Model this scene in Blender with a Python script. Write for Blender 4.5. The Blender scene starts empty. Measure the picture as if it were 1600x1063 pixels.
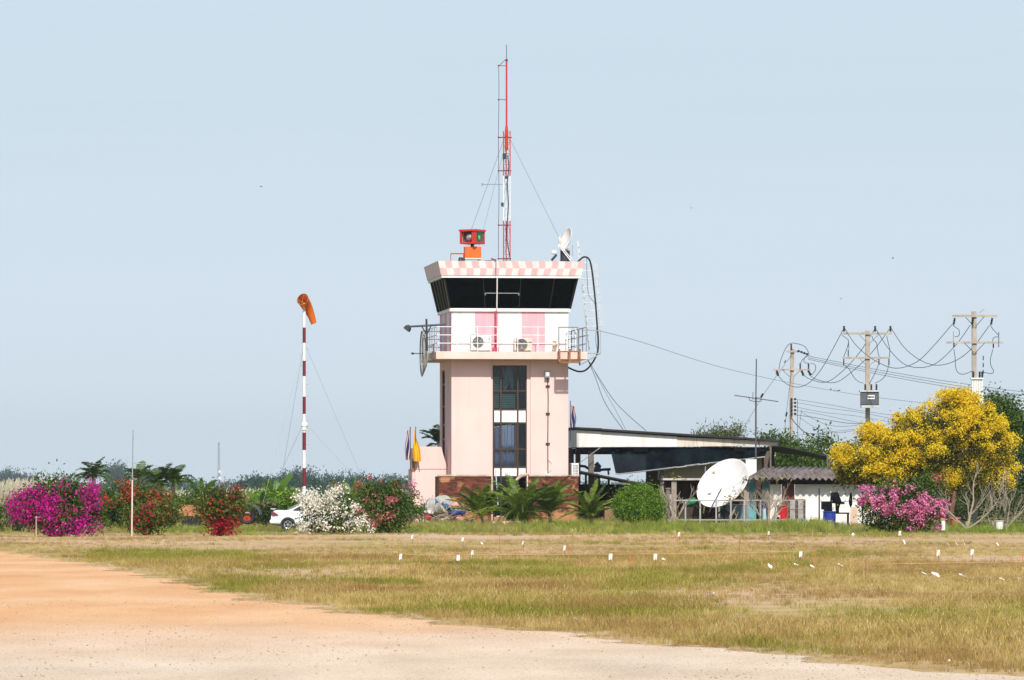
import bpy, math, random
import numpy as np
from mathutils import Vector, Matrix
S = bpy.context.scene
COL = S.collection
R = math.radians

# ------------------------------------------------------------------ camera
F = 8000.0; EYE = 1.6; HX = 800.0; HY = 768.0      # focal length and horizon in photo pixels (1600 wide)
cd = bpy.data.cameras.new('camera'); cam = bpy.data.objects.new('camera', cd); COL.objects.link(cam)
cam.location = (0, 0, EYE); cam.rotation_euler = (R(90), 0, 0)
cd.sensor_fit = 'HORIZONTAL'; cd.sensor_width = 36.0; cd.lens = 36.0 * F / 1600.0
cd.shift_y = (HY - 531.5) / 1600.0
cd.clip_start = 1.0; cd.clip_end = 12000.0
S.camera = cam

# ------------------------------------------------------------------ sun, sky, exposure
SUN_EL = 46.0; SUN_AZ = 9.0                       # azimuth: degrees to the right of straight behind the camera
ts = Vector((math.sin(R(SUN_AZ)) * math.cos(R(SUN_EL)), -math.cos(R(SUN_AZ)) * math.cos(R(SUN_EL)), math.sin(R(SUN_EL))))
sl = bpy.data.lights.new('sun', 'SUN'); sl.energy = 3.9; sl.angle = R(1.5); sl.color = (1.0, 0.945, 0.86)
so = bpy.data.objects.new('sun', sl); COL.objects.link(so); so.rotation_euler = ts.to_track_quat('Z', 'Y').to_euler()
so.location = (30, -20, 60)
W = bpy.data.worlds.new('World'); S.world = W; W.use_nodes = True
wt = W.node_tree; wt.nodes.clear()
def wn(t): return wt.nodes.new(t)
sky = wn('ShaderNodeTexSky'); sky.sky_type = 'NISHITA'; sky.sun_disc = False
sky.sun_elevation = R(SUN_EL); sky.sun_rotation = math.atan2(ts.x, ts.y); sky.air_density = 1.0; sky.dust_density = 1.5; sky.ozone_density = 1.0
tc = wn('ShaderNodeTexCoord'); sx = wn('ShaderNodeSeparateXYZ'); wt.links.new(tc.outputs['Generated'], sx.inputs[0])
mr = wn('ShaderNodeMapRange'); mr.inputs[1].default_value = 0.03; mr.inputs[2].default_value = 0.38; mr.inputs[3].default_value = 1.0; mr.inputs[4].default_value = 0.0
mr.interpolation_type = 'SMOOTHSTEP'; wt.links.new(sx.outputs[2], mr.inputs[0])
# thin high overcast streaks low in the sky
mp = wn('ShaderNodeMapping'); mp.inputs['Scale'].default_value = (9, 9, 150); wt.links.new(tc.outputs['Generated'], mp.inputs[0])
nz = wn('ShaderNodeTexNoise'); nz.inputs['Scale'].default_value = 1.0; nz.inputs['Detail'].default_value = 3.0; wt.links.new(mp.outputs[0], nz.inputs[0])
cr = wn('ShaderNodeValToRGB'); cr.color_ramp.elements[0].position = 0.3; cr.color_ramp.elements[1].position = 0.72
cr.color_ramp.elements[0].color = (4.80, 5.72, 6.55, 1); cr.color_ramp.elements[1].color = (4.93, 5.85, 6.66, 1)
wt.links.new(nz.outputs[0], cr.inputs[0])
mx = wn('ShaderNodeMix'); mx.data_type = 'RGBA'; wt.links.new(mr.outputs[0], mx.inputs[0]); wt.links.new(sky.outputs[0], mx.inputs[6])
# a whiter band of haze right at the horizon
m2 = wn('ShaderNodeMapRange'); m2.inputs[1].default_value = -0.01; m2.inputs[2].default_value = 0.075; m2.inputs[3].default_value = 1.0; m2.inputs[4].default_value = 0.0; wt.links.new(sx.outputs[2], m2.inputs[0])
mh = wn('ShaderNodeMix'); mh.data_type = 'RGBA'; wt.links.new(m2.outputs[0], mh.inputs[0]); wt.links.new(cr.outputs[0], mh.inputs[6]); mh.inputs[7].default_value = (5.75, 6.55, 7.2, 1); wt.links.new(mh.outputs[2], mx.inputs[7])
bg = wn('ShaderNodeBackground'); bg.inputs[1].default_value = 0.10; wt.links.new(mx.outputs[2], bg.inputs[0])
wo = wn('ShaderNodeOutputWorld'); wt.links.new(bg.outputs[0], wo.inputs[0])
S.view_settings.view_transform = 'Standard'; S.view_settings.look = 'None'; S.view_settings.gamma = 1.0
S.view_settings.exposure = 0.40
try:
    S.cycles.use_denoising = True
    S.cycles.max_bounces = 6; S.cycles.volume_bounces = 0; S.cycles.transparent_max_bounces = 16; S.cycles.caustics_reflective = False; S.cycles.caustics_refractive = False
except Exception: pass

# ------------------------------------------------------------------ materials
MATS = {}
def rgb(r, g, b):                                  # sRGB 0-255 -> linear
    def c(u):
        u /= 255.0
        return u / 12.92 if u <= 0.04045 else ((u + 0.055) / 1.055) ** 2.4
    return (c(r), c(g), c(b), 1)
def mat(name, col, rough=0.7, var=0.12, scale=3.0, bump=0.0, bscale=20.0, metal=0.0, spec=0.4, dirt=None, dirt_amt=0.0, dscale=(1, 1, 1), stretch=None):
    if name in MATS: return MATS[name]
    m = bpy.data.materials.new(name); m.use_nodes = True; nt = m.node_tree; b = nt.nodes['Principled BSDF']
    b.inputs['Roughness'].default_value = rough; b.inputs['Metallic'].default_value = metal; b.inputs['Specular IOR Level'].default_value = spec
    t = nt.nodes.new('ShaderNodeTexCoord'); src = t.outputs['Object']
    if stretch:
        q = nt.nodes.new('ShaderNodeMapping'); q.inputs['Scale'].default_value = stretch; nt.links.new(src, q.inputs[0]); src = q.outputs[0]
    n = nt.nodes.new('ShaderNodeTexNoise'); n.inputs['Scale'].default_value = scale; n.inputs['Detail'].default_value = 6; nt.links.new(src, n.inputs[0])
    r = nt.nodes.new('ShaderNodeValToRGB'); c = Vector(col[:3])
    r.color_ramp.elements[0].position = 0.3; r.color_ramp.elements[1].position = 0.7
    r.color_ramp.elements[0].color = (*(c * (1 - var)), 1); r.color_ramp.elements[1].color = (*(c * (1 + var * 0.6)), 1)
    nt.links.new(n.outputs[0], r.inputs[0]); out = r.outputs[0]
    if dirt:
        q = nt.nodes.new('ShaderNodeMapping'); q.inputs['Scale'].default_value = dscale; nt.links.new(t.outputs['Object'], q.inputs[0])
        n2 = nt.nodes.new('ShaderNodeTexNoise'); n2.inputs['Scale'].default_value = 1.0; n2.inputs['Detail'].default_value = 5; nt.links.new(q.outputs[0], n2.inputs[0])
        k = nt.nodes.new('ShaderNodeMapRange'); k.inputs[1].default_value = 0.5; k.inputs[2].default_value = 0.75; k.inputs[3].default_value = 0; k.inputs[4].default_value = dirt_amt
        nt.links.new(n2.outputs[0], k.inputs[0])
        x = nt.nodes.new('ShaderNodeMix'); x.data_type = 'RGBA'; x.inputs[7].default_value = dirt if len(dirt) == 4 else (*dirt, 1)
        nt.links.new(k.outputs[0], x.inputs[0]); nt.links.new(out, x.inputs[6]); out = x.outputs[2]
    nt.links.new(out, b.inputs['Base Color'])
    if bump:
        n3 = nt.nodes.new('ShaderNodeTexNoise'); n3.inputs['Scale'].default_value = bscale; n3.inputs['Detail'].default_value = 6; nt.links.new(src, n3.inputs[0])
        bp = nt.nodes.new('ShaderNodeBump'); bp.inputs['Strength'].default_value = bump; bp.inputs['Distance'].default_value = 0.05
        nt.links.new(n3.outputs[0], bp.inputs['Height']); nt.links.new(bp.outputs[0], b.inputs['Normal'])
    MATS[name] = m; return m
def leafmat(name, cols, trans=0.3, rough=0.55, spec=0.25):
    if name in MATS: return MATS[name]
    m = bpy.data.materials.new(name); m.use_nodes = True; nt = m.node_tree; b = nt.nodes['Principled BSDF']
    b.inputs['Roughness'].default_value = rough; b.inputs['Specular IOR Level'].default_value = spec
    a = nt.nodes.new('ShaderNodeAttribute'); a.attribute_name = 'rnd'
    r = nt.nodes.new('ShaderNodeValToRGB'); e = r.color_ramp.elements
    while len(e) < len(cols): e.new(0.5)
    for i, c in enumerate(cols):
        e[i].position = i / max(1, len(cols) - 1); e[i].color = (*c[:3], 1)
    nt.links.new(a.outputs['Fac'], r.inputs[0]); nt.links.new(r.outputs[0], b.inputs['Base Color'])
    tl = nt.nodes.new('ShaderNodeBsdfTranslucent'); nt.links.new(r.outputs[0], tl.inputs[0])
    mxs = nt.nodes.new('ShaderNodeMixShader'); mxs.inputs[0].default_value = trans
    nt.links.new(b.outputs[0], mxs.inputs[1]); nt.links.new(tl.outputs[0], mxs.inputs[2])
    nt.links.new(mxs.outputs[0], nt.nodes['Material Output'].inputs[0])
    MATS[name] = m; return m
def glassmat(name, tint, gloss=0.9):
    if name in MATS: return MATS[name]
    m = bpy.data.materials.new(name); m.use_nodes = True; nt = m.node_tree; nt.nodes.remove(nt.nodes['Principled BSDF'])
    tr = nt.nodes.new('ShaderNodeBsdfTransparent'); tr.inputs[0].default_value = (*tint, 1)
    gl = nt.nodes.new('ShaderNodeBsdfGlossy'); gl.inputs['Roughness'].default_value = 0.03
    n = nt.nodes.new('ShaderNodeTexNoise'); n.inputs['Scale'].default_value = 0.8; bp = nt.nodes.new('ShaderNodeBump'); bp.inputs['Strength'].default_value = 0.06
    nt.links.new(n.outputs[0], bp.inputs['Height']); nt.links.new(bp.outputs[0], gl.inputs['Normal'])
    fr = nt.nodes.new('ShaderNodeFresnel'); fr.inputs[0].default_value = 1.5
    mu = nt.nodes.new('ShaderNodeMath'); mu.operation = 'MULTIPLY'; mu.inputs[1].default_value = gloss; nt.links.new(fr.outputs[0], mu.inputs[0])
    mxs = nt.nodes.new('ShaderNodeMixShader'); nt.links.new(mu.outputs[0], mxs.inputs[0]); nt.links.new(tr.outputs[0], mxs.inputs[1]); nt.links.new(gl.outputs[0], mxs.inputs[2])
    nt.links.new(mxs.outputs[0], nt.nodes['Material Output'].inputs[0]); MATS[name] = m; return m

# ------------------------------------------------------------------ object helpers
def at(px, py, D): return Vector(((px - HX) / F * D, D, EYE + (HY - py) / F * D))
def gp(px, py):                                    # the ground point seen at a pixel
    D = F * EYE / (py - HY); return Vector(((px - HX) / F * D, D, 0))
def XW(px, D): return (px - HX) / F * D
def ZW(py, D): return EYE + (HY - py) / F * D
ROOTM = {}
def tag(o, label=None, cat=None, group=None, kind=None):
    if label: o['label'] = label
    if cat: o['category'] = cat
    if group: o['group'] = group
    if kind: o['kind'] = kind
    return o
def thing(name, label, cat, loc=(0, 0, 0), rz=0.0, group=None):
    o = bpy.data.objects.new(name, None); COL.objects.link(o); o.empty_display_size = 0.3
    o.location = loc; o.rotation_euler = (0, 0, rz)
    ROOTM[o.name] = Matrix.Translation(Vector(loc)) @ Matrix.Rotation(rz, 4, 'Z')
    return tag(o, label, cat, group)
def inv(root): return ROOTM[root.name].inverted()

EACH = set('rung white_band maroon_band pane spandrel_panel foot insulator bushing climbing_peg standoff lamp post leg gate_panel pole peg stay feed_strut strut side_window spool arm_brace gate_leg coping core_hole drum_dish cab_mullion jumper_cable clamp rail line brace wheel_disc'.split())
class MB:
    def __init__(s): s.v = []; s.f = []; s.m = []; s.p = []
    def add(s, vs, fs, mi=0):
        o = len(s.v); s.p.append((o, len(s.f))); s.v += [tuple(v) for v in vs]; s.f += [tuple(i + o for i in f) for f in fs]; s.m += [mi] * len(fs); return s
    def box(s, c, d, rz=0.0, mi=0, M=None):
        hx, hy, hz = d[0] / 2, d[1] / 2, d[2] / 2
        T = M if M else Matrix.Translation(Vector(c)) @ Matrix.Rotation(rz, 4, 'Z')
        vs = [T @ Vector((x * hx, y * hy, z * hz)) for z in (-1, 1) for y in (-1, 1) for x in (-1, 1)]
        return s.add(vs, [(0, 2, 3, 1), (4, 5, 7, 6), (0, 1, 5, 4), (2, 6, 7, 3), (0, 4, 6, 2), (1, 3, 7, 5)], mi)
    def bb(s, x0, x1, y0, y1, z0, z1, mi=0):
        return s.box(((x0 + x1) / 2, (y0 + y1) / 2, (z0 + z1) / 2), (abs(x1 - x0), abs(y1 - y0), abs(z1 - z0)), 0, mi)
    def bar(s, a, b, w, h, mi=0):                  # square bar from a to b
        a = Vector(a); b = Vector(b); d = b - a; L = d.length
        T = Matrix.Translation((a + b) / 2) @ d.to_track_quat('Z', 'Y').to_matrix().to_4x4()
        return s.box(None, (w, h, L), 0, mi, T)
    def tube(s, pts, r, n=6, mi=0, cap=True):
        pts = [Vector(p) for p in pts]; N = len(pts); rs = r if isinstance(r, (list, tuple)) else [r] * N
        o = len(s.v); d0 = (pts[1] - pts[0]).normalized()
        u = d0.orthogonal().normalized(); vs = []
        for i, p in enumerate(pts):
            d = (pts[min(i + 1, N - 1)] - pts[max(i - 1, 0)]).normalized()
            u = (u - d * u.dot(d)); u = u.normalized() if u.length > 1e-6 else d.orthogonal().normalized(); w = d.cross(u)
            for k in range(n):
                a = 2 * math.pi * k / n; vs.append(p + (u * math.cos(a) + w * math.sin(a)) * rs[i])
        fs = [(i * n + k, i * n + (k + 1) % n, (i + 1) * n + (k + 1) % n, (i + 1) * n + k) for i in range(N - 1) for k in range(n)]
        if cap: fs += [tuple(reversed(range(n))), tuple((N - 1) * n + k for k in range(n))]
        return s.add(vs, fs, mi)
    def cyl(s, a, b, r, r2=None, n=10, mi=0): return s.tube([a, b], [r, r if r2 is None else r2], n, mi)
    def sph(s, c, r, nu=10, nv=6, mi=0):
        c = Vector(c); r = (r, r, r) if not isinstance(r, (tuple, list)) else r; vs = []
        for j in range(nv + 1):
            t = math.pi * j / nv
            for i in range(nu):
                a = 2 * math.pi * i / nu; vs.append(c + Vector((r[0] * math.sin(t) * math.cos(a), r[1] * math.sin(t) * math.sin(a), r[2] * math.cos(t))))
        return s.add(vs, [(j * nu + i, (j + 1) * nu + i, (j + 1) * nu + (i + 1) % nu, j * nu + (i + 1) % nu) for j in range(nv) for i in range(nu)], mi)
    def lathe(s, prof, M, n=20, mi=0):             # (r,z) profile turned about local z
        vs = [M @ Vector((r * math.cos(2 * math.pi * k / n), r * math.sin(2 * math.pi * k / n), z)) for r, z in prof for k in range(n)]
        return s.add(vs, [(i * n + k, i * n + (k + 1) % n, (i + 1) * n + (k + 1) % n, (i + 1) * n + k) for i in range(len(prof) - 1) for k in range(n)], mi)
    def prism(s, poly, ext, mi=0):
        n = len(poly); e = Vector(ext); vs = [Vector(p) for p in poly] + [Vector(p) + e for p in poly]
        return s.add(vs, [tuple(range(n)), tuple(reversed(range(n, 2 * n)))] + [(i, i + n, (i + 1) % n + n, (i + 1) % n) for i in range(n)], mi)
    def sheet(s, grid, mi=0):                      # grid of points, rows x cols
        nr, nc = len(grid), len(grid[0])
        return s.add([p for r in grid for p in r], [(i * nc + j, i * nc + j + 1, (i + 1) * nc + j + 1, (i + 1) * nc + j) for i in range(nr - 1) for j in range(nc - 1)], mi)
    def build(s, name, mats, parent=None, world=False, smooth=False, label=None, bevel=0.0, solid=0.0, fix=True):
        if name in EACH and len(s.p) > 1:                       # countable pieces: each one an object of its own
            for k, (v0, f0) in enumerate(s.p):
                v1, f1 = s.p[k + 1] if k + 1 < len(s.p) else (len(s.v), len(s.f)); q = MB(); q.add(s.v[v0:v1], [tuple(i - v0 for i in f) for f in s.f[f0:f1]]); o = q.build(name, mats, parent, world, smooth, label, bevel, solid, fix)
            return o
        vs = s.v
        if world and parent is not None:
            I = inv(parent); vs = [tuple(I @ Vector(v)) for v in vs]
        me = bpy.data.meshes.new(name); me.from_pydata(vs, [], s.f); mats = mats if isinstance(mats, (list, tuple)) else [mats]
        for m in mats: me.materials.append(m)
        if len(mats) > 1: me.polygons.foreach_set('material_index', s.m)
        if fix:
            import bmesh
            b = bmesh.new(); b.from_mesh(me); bmesh.ops.recalc_face_normals(b, faces=b.faces); b.to_mesh(me); b.free()
        if smooth: me.polygons.foreach_set('use_smooth', [True] * len(me.polygons))
        me.update(); o = bpy.data.objects.new(name, me); COL.objects.link(o)
        if parent is not None: o.parent = parent
        if label: o['label'] = label
        if bevel: q = o.modifiers.new('bevel', 'BEVEL'); q.width = bevel; q.segments = 2; q.limit_method = 'ANGLE'
        if solid: q = o.modifiers.new('solidify', 'SOLIDIFY'); q.thickness = solid; q.offset = 0
        return o
def npmesh(name, V, n, mats, parent=None, rnd=None, world=True, mi=None):
    """V: (N*n,3) vertices of N separate n-gons."""
    V = np.asarray(V, dtype=np.float64)
    if parent is not None and world:
        M = np.array(inv(parent)); V = V @ M[:3, :3].T + M[:3, 3]
    me = bpy.data.meshes.new(name); N = len(V) // n
    me.vertices.add(len(V)); me.vertices.foreach_set('co', V.astype(np.float32).ravel())
    me.loops.add(len(V)); me.loops.foreach_set('vertex_index', np.arange(len(V), dtype=np.int32))
    me.polygons.add(N); me.polygons.foreach_set('loop_start', np.arange(0, len(V), n, dtype=np.int32)); me.polygons.foreach_set('loop_total', np.full(N, n, dtype=np.int32))
    for m in (mats if isinstance(mats, (list, tuple)) else [mats]): me.materials.append(m)
    if mi is not None: me.polygons.foreach_set('material_index', np.asarray(mi, dtype=np.int32))
    if rnd is not None: me.attributes.new('rnd', 'FLOAT', 'FACE').data.foreach_set('value', np.asarray(rnd, dtype=np.float32))
    me.update(calc_edges=True); me.validate()
    o = bpy.data.objects.new(name, me); COL.objects.link(o)
    if parent is not None: o.parent = parent
    return o

# ------------------------------------------------------------------ foliage
RG = np.random.default_rng(7); random.seed(7)
def unit(a): return a / (np.linalg.norm(a, axis=-1, keepdims=True) + 1e-9)
def leafquads(P, size, aspect=0.5, up=0.35, jit=0.45, dirs=None):
    N = len(P); d = unit(RG.normal(size=(N, 3)) + np.array([0, 0, up])) if dirs is None else unit(dirs + RG.normal(size=(N, 3)) * 0.35)
    s = unit(np.cross(d, RG.normal(size=(N, 3)))); L = (size * (1 + jit * RG.uniform(-1, 1, N)))[:, None]
    V = np.stack([P - d * L / 2, P + s * L * aspect / 2, P + d * L / 2, P - s * L * aspect / 2], axis=1)
    return V.reshape(-1, 3)
def lobepts(lobes, ncl, per, cr, shell=0.55, front=False, topbias=0.0):
    """clustered points in ellipsoid lobes: [(centre, radii)]"""
    w = np.array([(r[0] * r[1] * r[2]) ** (2 / 3) for c, r in lobes]); w /= w.sum()
    k = RG.choice(len(lobes), ncl, p=w); C = np.array([lobes[i][0] for i in k], dtype=float); Rr = np.array([lobes[i][1] for i in k], dtype=float)
    d = unit(RG.normal(size=(ncl, 3)) + np.array([0, 0, topbias]))
    if front: d[:, 1] = -np.abs(d[:, 1])
    r = (shell + (1 - shell) * RG.uniform(size=(ncl, 1)) ** 0.6) * (1 + 0.055 * RG.normal(size=(ncl, 1)))
    c = C + d * Rr * r
    P = (c[:, None, :] + RG.normal(size=(ncl, per, 3)) * cr * RG.uniform(0.5, 1.4, (ncl, 1, 1))).reshape(-1, 3)
    cl = np.repeat(RG.uniform(size=ncl), per)
    return P, cl
def blob(D, px, py, rx, ry, dz=0.0, dy=0.85):
    k = D / F; return (tuple(at(px, py, D + dz)), (rx * k, rx * k * dy, ry * k))
def leaves(name, lobes, n, size, m, parent=None, per=14, cr=None, shell=0.5, aspect=0.5, up=0.3, front=False, zmin=0.03, topbias=0.0):
    cr = size * 1.6 if cr is None else cr
    P, cl = lobepts(lobes, max(3, n // per), per, cr, shell, front, topbias); ok = P[:, 2] > zmin; P = P[ok]; cl = cl[ok]
    r = np.clip(0.55 * cl + 0.45 * RG.uniform(size=len(P)), 0, 1)
    return npmesh(name, leafquads(P, size, aspect, up), 4, m, parent, r)
def branchy(mb, base, d, L, r, depth, spread=0.6, up=0.15, nb=3, seg=4, rnd=random, shrink=0.68):
    p = Vector(base); d = Vector(d).normalized(); pts = [p.copy()]; rs = [r]
    for i in range(seg):
        d = (d + Vector((rnd.gauss(0, .09), rnd.gauss(0, .09), rnd.gauss(0, .06) + up * 0.15))).normalized(); p = p + d * L / seg; pts.append(p.copy()); rs.append(r * (1 - 0.4 * (i + 1) / seg))
    mb.tube(pts, rs, 6)
    if depth > 0:
        for k in range(nb):
            t = rnd.uniform(0.45, 1.0) if k else 1.0; q = pts[0].lerp(pts[-1], t) if t < 1 else pts[-1]
            if t < 1: q = pts[min(seg, int(t * seg))]
            nd = (d + Vector((rnd.gauss(0, spread), rnd.gauss(0, spread), rnd.gauss(0, spread * .5) + up))).normalized()
            branchy(mb, q, nd, L * shrink * rnd.uniform(.75, 1.15), r * 0.58, depth - 1, spread, up, nb, seg, rnd, shrink)
BARK = mat('bark', (0.16, 0.12, 0.085), 0.9, 0.35, 6, 0.5, 25)
BARKP = mat('pale_bark', (0.34, 0.28, 0.21), 0.85, 0.3, 8, 0.4, 30)
def shrub(name, label, cat, D, base_px, base_py, lobes, n, size, lm, flowers=(), group=None, stems=5, aspect=0.5, shell=0.45, per=14, up=0.3, sprays=9):
    b = at(base_px, base_py, D); b.z = 0
    t = thing(name, label, cat, b, 0, group)
    leaves('foliage', lobes, n, size, lm, t, per=per, aspect=aspect, shell=shell, up=up)
    for fname, fl, fn, fs, fm, fper, fsh in flowers:
        leaves(fname, [onfront(lobes, fl[0], b_) for b_ in fl[1]], fn, fs, fm, t, per=fper, cr=fs * (1.7 if fper > 20 else .9), shell=fsh, aspect=0.8, up=0.1)
    sp = []
    for k in range(sprays if flowers else 0):      # long shoots breaking the outline
        c, r = lobes[RG.integers(len(lobes))]; d = unit(RG.normal(size=3) * [1, .6, .5] + [0, -.2, .75]); p = np.array(c) + d * np.array(r) * .8; v = d * np.mean(r) * .16
        for q in range(9):
            p = p + v; v = v + np.array([0, 0, -.012 * np.mean(r) / .6]); sp += [p + RG.normal(size=3) * size * .35 for _ in range(4)]
    if sp: sp = np.array(sp); npmesh('shoot_leaves', leafquads(sp, size * .9), 4, lm, t, RG.uniform(size=len(sp)))
    mb = MB()
    for k in range(stems):
        c, r = lobes[k % len(lobes)]; e = Vector(c) + Vector((random.uniform(-.4, .4) * r[0], random.uniform(-.4, .4) * r[1], 0))
        s = b + Vector((random.uniform(-.15, .15), random.uniform(-.15, .15), -0.05)); mid = s.lerp(e, .5) + Vector((random.gauss(0, .08), random.gauss(0, .08), .1))
        mb.tube([s, mid, e], [0.04, 0.03, 0.012], 5)
    mb.build('stems', BARK, t, world=True)
    return t
def frond(base, az, el, L, droop, width, nl=16, V=None, up=0.25):
    """leaflet triangles-as-quads of one pinnate frond"""
    h = np.array([math.cos(az), math.sin(az), 0.0]); s = np.array([-math.sin(az), math.cos(az), 0.0]); out = []
    p = np.array(base, dtype=float); e = el; ps = []; ds = []
    for i in range(nl + 1):
        d = h * math.cos(e) + np.array([0, 0, math.sin(e)]); ps.append(p.copy()); ds.append(d); p = p + d * L / nl; e -= droop / nl
    for i in range(2, nl + 1):
        t = i / nl; w = width * (math.sin(math.pi * min(1, 0.12 + t * 0.86)) ** 0.6)
        for sg in (-1, 1):
            dd = unit(s * sg * 0.85 + ds[i] * 0.55 + np.array([0, 0, up - 0.35 * t]) + RG.normal(size=3) * 0.10)
            q = ps[i]; wd = ds[i] * L / nl * 0.30
            out += [q - wd, q + wd, q + dd * w * 0.6 + wd * 0.5 - np.array([0, 0, 0.02 * w]), q + dd * w - np.array([0, 0, 0.22 * w])]
    m = 0.012 * L ** 0.5
    for i in range(nl): out += [ps[i] - s * m, ps[i] + s * m, ps[i + 1] + s * m * .8, ps[i + 1] - s * m * .8]
    return out

# ================================================================== THE SETTING
def groundmat():
    m = bpy.data.materials.new('field soil'); m.use_nodes = True; nt = m.node_tree; b = nt.nodes['Principled BSDF']; b.inputs['Roughness'].default_value = 0.95; b.inputs['Specular IOR Level'].default_value = 0.1
    N = nt.nodes.new; L = nt.links.new
    t = N('ShaderNodeTexCoord'); src = t.outputs['Object']
    def noise(sc, st=None, det=6):
        s = src
        if st: q = N('ShaderNodeMapping'); q.inputs['Scale'].default_value = st; L(src, q.inputs[0]); s = q.outputs[0]
        n = N('ShaderNodeTexNoise'); n.inputs['Scale'].default_value = sc; n.inputs['Detail'].default_value = det; L(s, n.inputs[0]); return n.outputs[0]
    def ramp(v, stops):
        r = N('ShaderNodeValToRGB'); e = r.color_ramp.elements
        while len(e) < len(stops): e.new(.5)
        for i, (p, c) in enumerate(stops): e[i].position = p; e[i].color = (*c, 1)
        L(v, r.inputs[0]); return r.outputs[0]
    def mixc(f, a, c):
        x = N('ShaderNodeMix'); x.data_type = 'RGBA'; L(f, x.inputs[0]); L(a, x.inputs[6]); L(c, x.inputs[7]); return x.outputs[2]
    straw = ramp(noise(0.6), [(0.3, (.30, .215, .085)), (0.55, (.43, .32, .145)), (0.75, (.52, .41, .21))])
    dirt = ramp(noise(1.3), [(0.3, (.42, .26, .155)), (0.55, (.55, .38, .245)), (0.75, (.64, .49, .35))])
    sp = N('ShaderNodeSeparateXYZ'); L(src, sp.inputs[0])
    def band(a, b_, c, d):
        k = N('ShaderNodeMapRange'); k.inputs[1].default_value = a; k.inputs[2].default_value = b_; L(sp.outputs[1], k.inputs[0])
        k2 = N('ShaderNodeMapRange'); k2.inputs[1].default_value = c; k2.inputs[2].default_value = d; k2.inputs[3].default_value = 1; k2.inputs[4].default_value = 0; L(sp.outputs[1], k2.inputs[0])
        x = N('ShaderNodeMath'); x.operation = 'MULTIPLY'; L(k.outputs[0], x.inputs[0]); L(k2.outputs[0], x.inputs[1]); return x.outputs[0]
    pn = ramp(noise(0.10, (1, .35, 1), 4), [(0.45, (0, 0, 0)), (0.62, (1, 1, 1))])
    f0 = N('ShaderNodeMath'); f0.operation = 'MAXIMUM'; L(band(156, 164, 182, 190), f0.inputs[0]); L(band(116, 119, 123, 126), f0.inputs[1]); f1 = N('ShaderNodeMath'); f1.operation = 'MULTIPLY'; L(f0.outputs[0], f1.inputs[0]); L(ramp(noise(.35, (1, .5, 1), 5), [(0.38, (.1, .1, .1)), (0.55, (1, 1, 1))]), f1.inputs[1])
    f2 = N('ShaderNodeMath'); f2.operation = 'MULTIPLY_ADD'; f2.inputs[1].default_value = 0.55; L(f1.outputs[0], f2.inputs[0]); L(pn, f2.inputs[2]); f2.use_clamp = True
    c = mixc(f2.outputs[0], straw, dirt)
    far = N('ShaderNodeMapRange'); far.inputs[1].default_value = 190; far.inputs[2].default_value = 205; L(sp.outputs[1], far.inputs[0])
    gre = ramp(noise(0.3), [(0.3, (.07, .085, .025)), (0.7, (.20, .19, .07))])
    c = mixc(far.outputs[0], c, gre)
    L(c, b.inputs['Base Color'])
    bp = N('ShaderNodeBump'); bp.inputs['Distance'].default_value = 0.08; bp.inputs['Strength'].default_value = 0.7; L(noise(6, None, 8), bp.inputs['Height']); L(bp.outputs[0], b.inputs['Normal'])
    return m
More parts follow.
